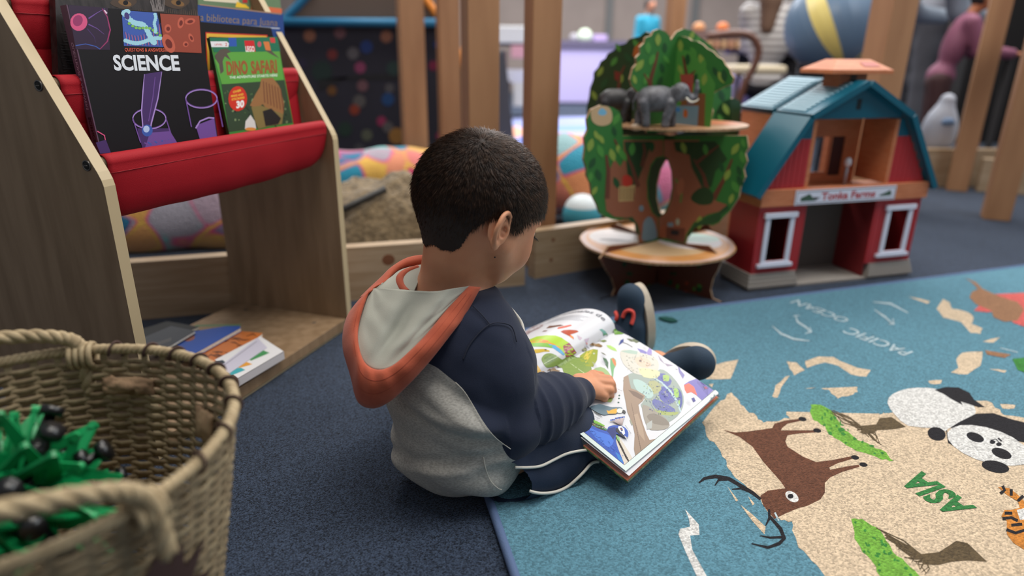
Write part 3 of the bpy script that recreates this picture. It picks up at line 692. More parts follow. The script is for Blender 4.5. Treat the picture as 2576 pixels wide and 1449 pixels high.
def ag(a):
    for k in range(5): a.line([(1010, 1040 + k * 4), (1200, 975 + k * 5)], 2.5, pm((120, 116, 112)))
flat_book('grey_magazine', 'dark grey magazine next to the inner left panel on the base shelf', [(400, 886), (491, 832), (430, 820), (330, 862)], 0.066, 0.0065, pm((66, 68, 72), 0.45), ag)
flat_book('black_folder', 'black folder at the back of the base shelf behind the magazine', [(350, 880), (500, 822), (420, 808), (300, 845)], 0.038, 0.0075, pm((18, 20, 24), 0.6), lambda a: None)
# ================================================================ TREEHOUSE TOY
T = fl(1660, 605, 0.125)
def wing_plane(ang):
    a = math.radians(ang); u = V(math.cos(a), math.sin(a), 0); n = V(-u[1], u[0], 0)
    if np.dot(n, CAM - T) < 0: n = -n
    return u, n
ply = mat('plywood_edge', (176, 144, 110), 0.6, rgb2=(150, 112, 80), vscale=120)
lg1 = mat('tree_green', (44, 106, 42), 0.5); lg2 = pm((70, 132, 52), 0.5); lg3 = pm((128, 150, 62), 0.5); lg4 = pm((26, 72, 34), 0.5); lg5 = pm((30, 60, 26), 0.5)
tb1 = mat('tree_trunk', (138, 82, 56), 0.5); tb2 = pm((98, 50, 32), 0.5); tb3 = pm((160, 96, 66), 0.5); cream = pm((188, 158, 120), 0.5); stone = pm((110, 136, 150), 0.5)
tree = empty('toy_treehouse', (T[0], T[1], 0), 'wooden toy treehouse with round table and leafy green crown, left of the red barn', 'toy treehouse')
def wing(name, ang, px, base, arts=None, mirror=False):
    u, n = wing_plane(ang); q_ = [pl(*p, T, n) for p in px]
    for p in q_: p[2] = max(p[2], 0.0)
    if mirror:
        q_ = [V(2 * T[0] - p[0], 2 * T[1] - p[1], p[2]) for p in q_]; n = -n if np.dot(n, CAM - T) < 0 else n
    mb = MB(); mb.prism([p - n * 0.003 for p in q_], n * 0.006, base, ply)
    if arts:
        a = Art(mb, lambda x, y, l: pl(x, y, T + n * 0.003, n) + n * l, 0.0006); arts(a)
    return mb.build(name, tree)
rr = random.Random(11)
def leafy(a, pts, k=1.0):                                # printed leaves; pts = centres
    for i, (x, y) in enumerate(pts):
        c = (lg3, lg2, lg4)[i % 3]; r_ = rr.uniform(-35, 35); s_ = rr.uniform(.8, 1.25) * k
        a.poly([(x + (dx * math.cos(math.radians(r_)) - dy * math.sin(math.radians(r_))) * s_, y + (dx * math.sin(math.radians(r_)) + dy * math.cos(math.radians(r_))) * s_) for dx, dy in ((0, -15), (5, -8), (7, 0), (5, 8), (0, 15), (-5, 8), (-7, 0), (-5, -8))], c)
def frup(a):
    a.poly([(1686, 150), (1700, 120), (1740, 130), (1770, 160), (1800, 210), (1786, 330), (1690, 330)], lg2)
    leafy(a, [(1712, 115), (1705, 165), (1730, 150), (1765, 150), (1770, 165), (1800, 180), (1815, 195), (1700, 200), (1745, 200), (1772, 200), (1695, 245), (1760, 232), (1712, 175), (1745, 130), (1822, 190)])
    a.line([(1722, 235), (1728, 190), (1718, 140)], [12, 9, 5], tb2); a.line([(1728, 195), (1750, 178)], [8, 4], tb2)
    a.poly([(1711, 187), (1746, 187), (1742, 235), (1716, 230)], pm((156, 66, 54), 0.5)); a.poly([(1720, 212), (1736, 210), (1737, 232), (1722, 232)], pm((170, 40, 56), 0.5))
    a.poly([(1714, 235), (1775, 235), (1772, 325), (1710, 325)], pm((120, 76, 44), 0.5)); a.poly([(1700, 266), (1758, 266), (1754, 325), (1696, 320)], stone); a.poly([(1729, 234), (1746, 234), (1746, 262), (1730, 262)], pm((110, 100, 120), 0.5))
    a.blob([(1722, 275), (1730, 280), (1728, 296), (1719, 292)], pm((176, 92, 44), 0.5)); a.ell(1706, 276, 6, 6, pm((60, 120, 180), 0.5))
def flup(a):
    leafy(a, [(1655, 100), (1630, 120), (1672, 120), (1608, 165), (1640, 150), (1665, 170), (1596, 200), (1625, 200), (1660, 205), (1650, 235), (1676, 150)])
    a.line([(1635, 235), (1636, 200), (1648, 160), (1655, 130)], [12, 10, 7, 4], tb2); a.line([(1636, 215), (1620, 185)], [8, 3], tb2)
def blup(a):
    leafy(a, [(1510, 180), (1545, 155), (1580, 145), (1562, 200), (1600, 110), (1520, 210), (1495, 240), (1555, 120)])
    a.poly([(1596, 120), (1612, 105), (1620, 120), (1606, 150), (1592, 140)], pm((176, 90, 30), 0.5)); a.poly([(1546, 178), (1560, 182), (1556, 204), (1547, 200)], pm((120, 40, 26), 0.5)); a.line([(1556, 225), (1560, 190), (1572, 165)], [9, 6, 4], tb2)
def brup(a): leafy(a, [(1740, 90), (1755, 105), (1815, 240), (1826, 275), (1812, 300), (1828, 210)])
def frlow(a):
    a.poly([(1668, 352), (1700, 352), (1760, 352), (1748, 400), (1775, 470), (1800, 505), (1830, 515), (1810, 532), (1780, 540), (1745, 560), (1726, 590), (1722, 610), (1658, 596), (1656, 550), (1676, 534), (1690, 500), (1694, 465), (1690, 425), (1682, 400), (1668, 392)], tb1)
    a.poly([(1695, 356), (1800, 356), (1830, 400), (1800, 430), (1790, 470), (1765, 470), (1740, 420), (1735, 390), (1700, 380)], lg5)
    a.line([(1752, 410), (1790, 380), (1810, 365)], [9, 6, 3], tb2); a.line([(1795, 500), (1822, 450), (1842, 400)], [14, 9, 5], tb2); a.line([(1780, 480), (1770, 440), (1745, 400)], [12, 8, 4], tb2)
    a.line([(1700, 450), (1716, 480), (1712, 510)], 4, lg2); a.ell(1712, 470, 9, 22, tb3, 10); a.blob([(1738, 500), (1750, 480), (1775, 470), (1795, 490), (1790, 512), (1760, 515)], lg5)
    leafy(a, [(1850, 375), (1868, 395), (1860, 430), (1830, 440), (1850, 470), (1815, 420), (1840, 500), (1870, 360), (1862, 455), (1720, 372), (1775, 376), (1806, 548), (1760, 560)])
    a.poly([(1780, 566), (1800, 560), (1815, 540), (1835, 525), (1830, 515), (1806, 535), (1780, 545), (1748, 562), (1730, 590), (1734, 596), (1748, 574), (1768, 565)], lg4)
    a.poly([(1655, 568), (1675, 568), (1678, 600), (1656, 597)], pm((150, 82, 52), 0.5)); a.poly([(1676, 572), (1724, 574), (1722, 612), (1676, 600)], tb2); a.poly([(1688, 578), (1708, 580), (1708, 592), (1688, 590)], pm((22, 20, 26), 0.5)); a.ell(1705, 558, 5, 9, pm((150, 160, 140), 0.5)); a.poly([(1680, 560), (1694, 560), (1694, 570), (1680, 570)], stone)
def fllow(a):
    a.poly([(1568, 352), (1668, 352), (1668, 392), (1650, 396), (1636, 415), (1627, 455), (1628, 500), (1640, 535), (1655, 548), (1655, 597), (1608, 612), (1606, 585), (1598, 560), (1580, 548), (1545, 545), (1525, 530), (1522, 500), (1530, 470), (1532, 430), (1545, 400), (1560, 420), (1570, 400)], tb1)
    a.poly([(1570, 356), (1640, 356), (1625, 400), (1610, 440), (1600, 470), (1580, 460), (1575, 410)], lg5); a.line([(1605, 470), (1590, 420), (1572, 380)], [12, 8, 5], tb2); a.line([(1615, 420), (1622, 380), (1618, 360)], [10, 8, 5], tb2)
    a.blob([(1488, 275), (1510, 266), (1532, 270), (1540, 290), (1535, 310), (1512, 317), (1492, 308), (1486, 292)], cream); a.blob([(1504, 282), (1514, 272), (1526, 282), (1520, 290), (1508, 289)], pm((110, 170, 200), 0.5))
    a.line([(1527, 500), (1530, 430), (1525, 390)], [12, 10, 6], tb2); a.line([(1560, 380), (1545, 350)], [7, 4], tb2)
    leafy(a, [(1500, 340), (1550, 300), (1545, 330), (1485, 365), (1510, 380), (1490, 410), (1555, 375), (1566, 390), (1505, 440), (1540, 390), (1485, 445), (1550, 460), (1512, 350), (1590, 375), (1640, 370), (1495, 480)])
    a.poly([(1556, 470), (1598, 465), (1594, 505), (1556, 507)], pm((176, 148, 96), 0.5))
    for k in range(5): a.line([(1561 + k * 8, 472), (1561 + k * 8, 503)], 2.5, tb2)
    a.blob([(1566, 445), (1578, 440), (1590, 450), (1588, 466), (1568, 468)], pm((176, 46, 30), 0.5))
    a.blob([(1618, 560), (1630, 545), (1642, 552), (1650, 575), (1650, 600), (1616, 605), (1616, 580)], stone); a.ell(1613, 524, 6, 8, stone)
    a.poly([(1556, 552), (1590, 545), (1604, 565), (1610, 590), (1606, 592), (1597, 564), (1580, 552)], lg4)
def legart(a, x0=1672, x1=1764):
    r = random.Random(4)
    for i in range(16):
        x, y = r.uniform(x0, x1), r.uniform(640, 748); a.ell(x, y, r.uniform(3, 7), r.uniform(4, 9), r.choice([lg4, lg5, lg2, pm((150, 60, 30)), tb2]), r.uniform(0, 90), 8)
FRU = [(1686, 100), (1700, 92), (1716, 91), (1732, 95), (1741, 102), (1756, 104), (1770, 112), (1780, 122), (1796, 130), (1806, 142), (1820, 150), (1826, 163), (1836, 173), (1840, 186), (1847, 196), (1843, 211), (1825, 218), (1799, 231), (1789, 245), (1788, 263), (1794, 280), (1788, 300), (1786, 332), (1686, 332)]
FLU = [(1686, 105), (1682, 90), (1672, 80), (1655, 73), (1642, 78), (1636, 90), (1622, 94), (1618, 108), (1608, 118), (1608, 134), (1598, 145), (1600, 160), (1590, 172), (1583, 199), (1588, 216), (1602, 231), (1615, 250), (1622, 290), (1625, 334), (1686, 332)]
BLU = [(1686, 100), (1660, 82), (1640, 84), (1625, 80), (1610, 92), (1585, 98), (1575, 110), (1555, 115), (1545, 128), (1530, 135), (1524, 147), (1512, 155), (1507, 168), (1495, 182), (1494, 200), (1486, 220), (1483, 245), (1477, 270), (1478, 330), (1686, 330)]
BRU = [(1686, 100), (1700, 80), (1718, 72), (1740, 78), (1752, 88), (1767, 100), (1785, 112), (1800, 130), (1822, 160), (1835, 190), (1838, 222), (1836, 260), (1838, 310), (1838, 332), (1686, 332)]
FRL = [(1668, 341), (1880, 341), (1884, 370), (1876, 385), (1881, 405), (1872, 425), (1876, 445), (1864, 470), (1860, 495), (1848, 515), (1838, 530), (1822, 545), (1810, 560), (1794, 567), (1768, 561), (1750, 571), (1734, 587), (1726, 612), (1655, 605), (1655, 547), (1672, 535), (1686, 505), (1692, 470), (1690, 430), (1682, 405), (1668, 396)]
FLL = [(1668, 341), (1565, 341), (1563, 320), (1563, 300), (1555, 280), (1540, 270), (1510, 264), (1485, 275), (1474, 300), (1477, 325), (1468, 345), (1470, 370), (1466, 400), (1474, 425), (1473, 440), (1483, 460), (1487, 490), (1500, 515), (1506, 535), (1520, 545), (1540, 552), (1556, 553), (1580, 548), (1597, 560), (1606, 585), (1608, 614), (1655, 605), (1655, 547), (1642, 535), (1630, 500), (1628, 460), (1635, 420), (1650, 398), (1668, 396)]
FRG = [(1655, 606), (1785, 618), (1818, 650), (1806, 680), (1795, 700), (1788, 728), (1793, 750), (1812, 772), (1826, 788), (1832, 804), (1824, 812), (1808, 800), (1790, 790), (1755, 783), (1720, 780), (1652, 775)]
FLG = [(1655, 606), (1530, 618), (1508, 650), (1524, 680), (1538, 700), (1546, 726), (1538, 750), (1520, 768), (1506, 780), (1510, 790), (1540, 778), (1580, 772), (1652, 775)]
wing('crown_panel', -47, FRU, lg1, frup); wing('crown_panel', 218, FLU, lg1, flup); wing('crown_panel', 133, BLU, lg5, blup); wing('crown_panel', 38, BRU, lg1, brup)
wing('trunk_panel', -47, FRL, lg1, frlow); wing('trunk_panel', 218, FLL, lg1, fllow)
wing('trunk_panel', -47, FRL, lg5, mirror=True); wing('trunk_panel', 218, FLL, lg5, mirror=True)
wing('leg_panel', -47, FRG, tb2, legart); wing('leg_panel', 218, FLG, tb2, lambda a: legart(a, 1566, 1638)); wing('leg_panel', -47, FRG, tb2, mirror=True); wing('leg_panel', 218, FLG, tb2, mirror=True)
# round table top
tabm = mat('table_print', (196, 136, 76), 0.4); mb = MB(); c = V(T[0] - 0.012, T[1] - 0.01, 0.1215); R_ = 0.212
mb.prism([c + V(R_ * math.cos(t) * (1 + 0.006 * math.sin(13 * t)), R_ * math.sin(t) * (1 + 0.006 * math.sin(13 * t)), 0) for t in np.linspace(0, 2 * math.pi, 61)[:-1]], (0, 0, 0.006), tabm, ply)
a = Art(mb, lambda x, y, l: c + V(x, y, 0.006 + l), 0.0004)
pinkb = pm((196, 164, 150), 0.4); a.ell(0, 0, 0.209, 0.209, pinkb, n=48); a.ell(0, 0, 0.196, 0.196, tabm, n=48); a.ell(0, 0, 0.150, 0.150, cream, n=40)
a.ell(-0.10, 0.03, 0.085, 0.095, pm((204, 196, 192), 0.4)); a.ell(-0.115, 0.0, 0.045, 0.012, pm((52, 48, 34), 0.4), -8)
a.ell(0.09, 0.0, 0.09, 0.085, pm((204, 192, 190), 0.4)); a.ell(0.115, 0.035, 0.07, 0.05, pm((160, 200, 178), 0.4), -10); a.ell(0.0, -0.1, 0.06, 0.04, cream)
mb.build('table_top', tree)
mb = MB(); c2 = V(T[0] + 0.012, T[1] - 0.0, 0.4405)
mb.prism([c2 + V(0.190 * math.cos(t), 0.145 * math.sin(t), 0) for t in np.linspace(0, 2 * math.pi, 49)[:-1]], (0, 0, 0.006), pm((170, 128, 92), 0.5), ply)
a = Art(mb, lambda x, y, l: c2 + V(x, y, 0.006 + l), 0.0004); a.ell(0.11, 0.02, 0.07, 0.06, pm((188, 110, 70), 0.5))
mb.build('upper_platform', tree)
# ---- elephants
def elephant(name, label, pos, ang, s_, rgb):
    a_ = math.radians(ang); f = V(math.cos(a_), math.sin(a_), 0); l = V(-f[1], f[0], 0); z = V(0, 0, 1); pos = np.array(pos)
    def p(x, y, zz): return pos + (f * x + l * y + z * zz) * s_
    g = SDF(pos - 0.09 * s_ / 0.9 - 0.03, pos + V(0.12, 0.12, 0.15), 0.0016)
    ax = [f, l, z]
    g.ell(p(0, 0, .058), V(.040, .024, .027) * s_, ax, 0.008).ell(p(-.022, 0, .056), V(.024, .023, .026) * s_, ax, .008).ell(p(.045, 0, .073), V(.019, .016, .019) * s_, ax, .006)
    g.chain([p(.055, 0, .070), p(.068, 0, .060), p(.075, 0, .062), p(.078, 0, .078), p(.077, 0, .094)], [.0095 * s_, .0075 * s_, .006 * s_, .005 * s_, .004 * s_], .003)
    for sx, off in ((.026, .004), (-.030, -.004)):
        for sy in (1, -1):
            g.chain([p(sx, .013 * sy, .05), p(sx + off * sy * 1.5, .014 * sy, .024), p(sx + off * sy * 2, .014 * sy, .006)], [.0125 * s_, .0088 * s_, .0090 * s_], .004)
    for sy in (1, -1): g.ell(p(.034, .019 * sy, .068), V(.014, .0035, .017) * s_, [nv(f + l * .5 * sy), nv(l - f * .5 * sy), z], .002)
    g.chain([p(-.044, 0, .068), p(-.052, 0, .05), p(-.050, 0, .034)], [.003 * s_, .002 * s_, .0018 * s_], .002)
    vs, q_ = g.mesh(1); vs[:, 2] = np.maximum(vs[:, 2], pos[2])
    m = mat('elephant_%d' % rgb[0], rgb, 0.5, bump=0.5, bscale=500, rgb2=tuple(int(x * .7) for x in rgb), vscale=60)
    R = empty(name, tuple(pos), label, 'toy elephant'); mesh_np('body', vs, q_, [m], R)
    for sy in (1, -1):
        t_ = MB(); t_.tube(curve3([p(.056, .008 * sy, .062), p(.066, .010 * sy, .054), p(.077, .010 * sy, .055), p(.083, .009 * sy, .060)], 4), [.0026 * s_ * (1 - .06 * i) for i in range(13)], pm((230, 224, 208)), 6); t_.build('tusk', R, True)
        t_ = MB(); t_.ell(p(.056, .013 * sy, .078), f * .002, l * .0014, z * .002, pm((16, 14, 14), 0.2), 8, 6); t_.build('eye', R, True)
e1 = aty(1650, 318, T[1] - .100)
elephant('toy_elephant', 'light grey toy elephant with raised trunk on the upper treehouse platform', (e1[0], e1[1], 0.4469), -8, 1.16, (112, 112, 118))
elephant('toy_elephant', 'dark grey toy elephant with white tusks, half behind the leftmost tree panel', (T[0] - .142, T[1] + .012, 0.4469), -8, 1.0, (66, 64, 68))
mb = MB(); q0 = V(T[0] - .105, T[1] - .088, .4349)
mb.ell(q0 + V(0, 0, .009), V(.016, 0, 0), V(0, .012, 0), V(0, 0, .009), pm((170, 150, 130), .6), 12, 8)
tag(mb.build('toy_rock', None, True), 'small pale pebble on the upper platform left of the light elephant', 'toy')
# fallen leaf tile on the rug
lp = fl(1681, 805, .012); mb = MB(); mb.prism([lp + V(x, y, 0) for x, y in ((-.022, .008), (-.008, .014), (.012, .006), (.02, -.012), (.004, -.018), (-.012, -.008))], (0, 0, .004), pm((22, 74, 66), .6))
tag(mb.build('toy_leaf'), 'small dark green toy leaf lying on the rug near the treehouse leg', 'toy')

# ================================================================ BARN
bw = math.radians(16.6); BU = V(math.cos(bw), math.sin(bw), 0); BV = V(-BU[1], BU[0], 0); BO = fl(1886, 735) + BV * 0.012 + BU * 0.004
def B(u, v, z): return BO + BU * u + BV * v + V(0, 0, z)
bred = mat('barn_red', (168, 38, 42), 0.45); bor = mat('barn_orange', (196, 120, 80), 0.5, rgb2=(184, 106, 66), vscale=30, stretch=(1, 1, 6)); bteal = mat('barn_teal', (12, 86, 106), 0.32, spec=0.5); bgr = mat('barn_grey', (150, 142, 134), 0.6); bwh = mat('barn_white', (214, 214, 228), 0.5); bdk = mat('barn_dark', (92, 82, 76), 0.7); teal_lit = mat('barn_rib_lit', (128, 162, 176), 0.35)  # rib teal is paler: light on the roof ribs is painted into it
barn = empty('toy_barn', tuple(B(.27, .06, 0)), 'red plastic toy barn with teal gambrel roof and white windows behind the rug', 'toy barn')
W = 0.545; DP = 0.125
# grey base with stepped stones
mb = MB(); mb.box(B(-.006, -.006, 0), BU * (W + .012), BV * (DP + .012), V(0, 0, .008), bgr)
for (u0, u1) in ((-.012, .150), (.395, W + .012)):
    for k in range(4):
        g_ = .010 - .003 * k
        mb.box(B(u0 + .002 * k, -g_ - .002, .0081 + k * .010), BU * (u1 - u0 - .004 * k), BV * (DP + g_ + .008), V(0, 0, .0095), bgr)
mb.build('base', barn, bevel=.001)
def clap(mb, u0, u1, z0, z1, v0, dv, n=9):               # clapboard ribs
    for k in range(n):
        u = u0 + (u1 - u0) * (k + .5) / n; mb.box(B(u - .0012, v0 - .0008, z0), BU * .0024, BV * .0008, V(0, 0, z1 - z0), bred)
for (u0, u1, wu0, wu1) in ((0, .150, .036, .100), (.385, W, .440, .505)):
    zs0, zs1 = .082, .205; mb = MB()
    for (a0, a1, z0, z1) in ((u0, wu0, .048, .237), (wu1, u1, .048, .237), (wu0, wu1, .048, zs0), (wu0, wu1, zs1, .237)):
        mb.box(B(a0, 0, z0), BU * (a1 - a0), BV * .004, V(0, 0, z1 - z0), bred)
    clap(mb, u0, wu0, .048, .237, 0, 0, 3); clap(mb, wu1, u1, .048, .237, 0, 0, 4); clap(mb, wu0, wu1, .048, zs0, 0, 0, 5); clap(mb, wu0, wu1, zs1, .237, 0, 0, 5)
    mb.build('front_wall', barn)
    mb = MB(); t_ = .014
    mb.box(B(wu0 - t_, -.006, zs0 - .004), BU * t_, BV * .006, V(0, 0, zs1 - zs0 + .008), bwh); mb.box(B(wu1, -.006, zs0 - .004), BU * t_, BV * .006, V(0, 0, zs1 - zs0 + .008), bwh)
    mb.box(B(wu0 - t_ - .006, -.009, zs1), BU * (wu1 - wu0 + 2 * t_ + .012), BV * .009, V(0, 0, .014), bwh); mb.box(B(wu0 - t_, -.007, zs0 - .006), BU * (wu1 - wu0 + 2 * t_), BV * .007, V(0, 0, .006), bwh)
    mb.box(B(wu0 - t_ - .010, -.010, zs0 - .016), BU * (wu1 - wu0 + 2 * t_ + .020), BV * .010, V(0, 0, .010), bwh)
    mb.build('window_frame', barn, bevel=.0008)
for u0 in (0, W - .004):
    mb = MB(); mb.box(B(u0, .004, .048), BU * .004, BV * (DP - .004), V(0, 0, .19), bred); mb.build('side_wall', barn)
for u0 in (.146, .385):
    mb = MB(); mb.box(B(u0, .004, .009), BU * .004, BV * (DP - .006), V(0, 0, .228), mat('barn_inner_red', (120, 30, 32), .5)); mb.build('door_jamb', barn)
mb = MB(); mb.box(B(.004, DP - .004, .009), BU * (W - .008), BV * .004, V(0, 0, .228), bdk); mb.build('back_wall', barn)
mb = MB(); mb.box(B(-.006, -.010, .237), BU * (W + .012), BV * .012, V(0, 0, .046), bor); mb.box(B(-.006, .002, .237), BU * .010, BV * DP, V(0, 0, .046), bor); mb.box(B(W - .004, .002, .237), BU * .010, BV * DP, V(0, 0, .046), bor)
mb.box(B(.004, .002, .262), BU * (W - .008), BV * (DP - .004), V(0, 0, .006), bor); mb.build('loft_band', barn, bevel=.001)
# sign
mb = MB(); mb.box(B(.098, -.0125, .2385), BU * .334, BV * .0024, V(0, 0, .040), bwh)
a = Art(mb, lambda x, y, l: B(.098 + x * .334, -.0125 - l, .2385 + y * .040), 0.0003)
ik = pm((40, 36, 36), .5)
for (x0, y0, x1, y1) in ((.01, .08, .99, .12), (.01, .88, .99, .92), (.01, .08, .014, .92), (.986, .08, .99, .92)): a.poly([(x0, y0), (x1, y0), (x1, y1), (x0, y1)], ik)
a.poly([(.05, .25), (.05, .5), (.09, .62), (.13, .75), (.17, .45), (.19, .25)], pm((58, 84, 66), .5)); a.poly([(.19, .25), (.24, .45), (.17, .5)], ik); a.poly([(.84, .4), (.9, .55), (.94, .72), (.96, .4), (.95, .3), (.83, .3)], pm((58, 84, 66), .5))
a.text('Tonka Farms', (.25, .27), (.79, .27), .5, pm((176, 44, 44), .5), .03, vdir=(0, 1)); mb.build('sign', barn)
# upper red walls, loft frame
def gz(u):                                               # gambrel profile height at u
    u = min(u, .54 - u + .0) if u > .27 else u
    return .283 + (u + .014) / (.115 + .014) * .187 if u < .115 else .470 + (u - .115) / .155 * .080
for sgn in (0, 1):
    P2 = [(.004, .283), (.130, .283), (.130, .412), (.088, .412)]
    if sgn: P2 = [(.541 - u, z) for u, z in P2]
    mb = MB(); mb.prism([B(u, 0, z) for u, z in P2], BV * .004, bred)
    for k in range(7):
        u = .022 + k * .016; u2 = u if not sgn else .541 - u; mb.box(B(u2 - .0012, -.0008, .283), BU * .0024, BV * .0008, V(0, 0, min(.412, gz(u) - .012) - .283), bred)
    mb.build('loft_wall', barn)
    P3 = [(.088, .412), (.130, .412), (.130, .46), (.118, .46)]
    if sgn: P3 = [(.541 - u, z) for u, z in P3]
    mb = MB(); mb.prism([B(u, .0005, z) for u, z in P3], BV * .004, bteal); mb.build('roof_bracket', barn)
    mb = MB(); u0 = .130 if not sgn else .541 - .130 - .012; mb.box(B(u0, 0, .283), BU * .012, BV * (DP - .01), V(0, 0, .175), bor); mb.build('loft_post', barn)
mb = MB()
for (a0, a1, z0, z1) in ((.142, .232, .268, .462), (.298, .306, .268, .462), (.350, .399, .268, .462), (.232, .298, .268, .300), (.232, .298, .400, .462), (.306, .350, .400, .462), (.306, .350, .268, .288)):
    mb.box(B(a0, DP - .006, z0), BU * (a1 - a0), BV * .004, V(0, 0, z1 - z0), bor)
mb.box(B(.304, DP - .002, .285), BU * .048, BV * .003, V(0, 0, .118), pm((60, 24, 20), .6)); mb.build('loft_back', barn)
mb = MB(); mb.ell(B(.318, .06, .335), BU * .010, BV * .010, V(0, 0, .014), pm((206, 206, 214), .3), 12, 8); mb.tube([B(.318, .06, .269), B(.318, .06, .325)], .004, pm((150, 150, 158), .3), 8); mb.build('loft_bell', barn, True)
# gable
mb = MB(); P4 = [(.130, .462), (.411, .462), (.411, .474), (.2705, .546), (.130, .474)]
hole = [(.255, .485), (.270, .485), (.270, .512), (.255, .512)]
mb.prism([B(u, .0, z) for u, z in P4], BV * .004, bteal); mb.prism([B(u, -.0006, z) for u, z in hole], BV * .0006, pm((10, 20, 26), .6)); mb.build('gable', barn)
def roof(name, segs, v0, v1, th=.016, ribs=None):
    mb = MB()
    for i in range(len(segs) - 1):
        (u0, z0), (u1, z1) = segs[i], segs[i + 1]; no = nv((-(z1 - z0), (u1 - u0)))
        if no[1] < 0: no = -no
        mb.prism([B(u0, v0, z0), B(u1, v0, z1), B(u1 + no[0] * th, v0, z1 + no[1] * th), B(u0 + no[0] * th, v0, z0 + no[1] * th)], BV * (v1 - v0), bteal)
        if ribs and i in ribs:
            r0, r1 = ribs[i]
            for k in range(11):
                f0 = .06 + .88 * k / 11; ua, za = u0 + (u1 - u0) * f0 + no[0] * th, z0 + (z1 - z0) * f0 + no[1] * th; ub, zb = u0 + (u1 - u0) * (f0 + .05) + no[0] * th, z0 + (z1 - z0) * (f0 + .05) + no[1] * th
                mb.prism([B(ua, r0, za), B(ub, r0, zb), B(ub + no[0] * .0025, r0, zb + no[1] * .0025), B(ua + no[0] * .0025, r0, za + no[1] * .0025)], BV * (r1 - r0), teal_lit)
    return mb.build(name, barn, bevel=.001)
G = [(-.018, .262), (.112, .462), (.2705, .545), (.429, .462), (.559, .262)]
roof('roof', G, -.020, DP, ribs={1: (.02, .115)})
roof('roof', [G[1], G[2], G[3]], DP + .018, DP + .165, ribs={0: (DP + .03, DP + .15)})
for u0 in (.112, .425):
    mb = MB(); mb.box(B(u0, DP + .060 * (u0 > .2) + .018, 0), BU * .006, BV * (.147 - .060 * (u0 > .2)), V(0, 0, .462), bor); mb.build('rear_wall', barn)
mb = MB(); mb.box(B(.118, DP + .155, 0), BU * .110, BV * .006, V(0, 0, .462), bor); mb.build('rear_wall', barn)
mb = MB(); cc = (.2705, .075)
mb.box(B(cc[0] - .045, cc[1] - .03, .53), BU * .09, BV * .06, V(0, 0, .045), bor); mb.box(B(cc[0] - .010, cc[1] - .0315, .555), BU * .02, BV * .0015, V(0, 0, .016), bdk)
lo = [(-.098, -.062), (.098, -.062), (.098, .062), (-.098, .062)]; hi = [(-.055, -.02), (.055, -.02), (.055, .02), (-.055, .02)]
vs = [B(cc[0] + u, cc[1] + v, .574) for u, v in lo] + [B(cc[0] + u, cc[1] + v, .584) for u, v in lo] + [B(cc[0] + u, cc[1] + v, .610) for u, v in hi]
mb.add(vs, [(3, 2, 1, 0)] + [(i, (i + 1) % 4, 4 + (i + 1) % 4, 4 + i) for i in range(4)] + [(4 + i, 4 + (i + 1) % 4, 8 + (i + 1) % 4, 8 + i) for i in range(4)] + [(8, 9, 10, 11)], bor)
vv = [B(cc[0] + u, cc[1] + v, z) for u, v, z in ((.01, -.0505, .5925), (.065, -.0505, .5925), (.055, -.033, .6035), (.01, -.033, .6035))]
mb.add(vv, [(0, 1, 2, 3)], pm((178, 92, 84), .5)); mb.build('cupola', barn, bevel=.001)

# ================================================================ LOW PINE FENCE
fd = V(*(nv(fl(1318, 588, .14) - fl(330, 655, .14)))); fd = nv(V(fd[0], fd[1], 0)); fn = V(-fd[1], fd[0], 0)
knot = mat('pine_knot', (120, 74, 46), .6)
def board(name, label, o_, du, L, h_, th, knots=(), group=None):
    mb = MB(); dn_ = V(-du[1], du[0], 0); mb.box(o_, du * L, dn_ * th, V(0, 0, h_), WOODL)
    for (x, z, r_) in knots: mb.ell(o_ + du * x + V(0, 0, z), du * r_, dn_ * .0006, V(0, 0, r_ * .9), knot, 14, 6)
    return tag(mb.build(name, bevel=.003), label, 'board', group)
e = fl(1320, 718)
board('fence_board', 'long pine board with two dark knots, running behind the bookshelf and boy', e - fd * 2.2, fd, 2.2, .145, .038, [(2.2 - .375, .105, .017), (2.2 - 1.02, .085, .017)])
p1 = fl(1345, 702); d3 = nv(fl(1535, 668) - p1); d3 = V(d3[0], d3[1], 0)
board('fence_board', 'pine board starting beside the boy\'s face and running behind the treehouse', p1, d3, 1.9, .142, .038, [(.06, .11, .006), (.055, .05, .006)])
bl, br = fl(870, 402, .145), fl(1480, 380, .145); db = nv(br - bl); db = V(db[0], db[1], 0); b0 = V(bl[0], bl[1], 0)
board('fence_board', 'far pine board at the foot of the dark spotted play tent', b0 - db * 1.4, db, 3.1, .145, .038)
post_m = mat('pine_post', (164, 120, 84), .6, rgb2=(146, 103, 70), vscale=5, stretch=(3, 3, .4))
def post(px0, px1, y, D, label, ang=None, h_=1.45, z0=0.0, tn=1.0, sc=1.0):
    a_, b_ = aty(px0, y, D), aty(px1, y, D); wd = b_[0] - a_[0]; u = fd if ang is None else V(math.cos(ang), math.sin(ang), 0); n_ = V(-u[1], u[0], 0)
    wd = wd / u[0] * sc; mb = MB(); mb.box(V(a_[0], a_[1], z0), u * wd, n_ * wd * tn, V(0, 0, h_), post_m)
    return tag(mb.build('fence_post', bevel=.003), label, 'post')
post(1180, 1256, 330, 1.84, 'wide pine post rising right behind the boy\'s head')
post(1336, 1408, 300, 1.90, 'wide pine post between the boy\'s head and the treehouse')
post(1016, 1073, 300, 3.10, 'pine post standing in front of the spotted tent, leftmost of four')
post(1110, 1160, 300, 3.22, 'narrow pine post at the right end of the spotted tent', tn=.8)
post(2212, 2278, 200, 2.62, 'pine post rising behind the toy barn roof', ang=.1, tn=1.4)
post(2476, 2538, 540, 2.60, 'pine post standing on the carpet at the right edge', ang=-.45, h_=1.6, tn=.9, sc=.82)
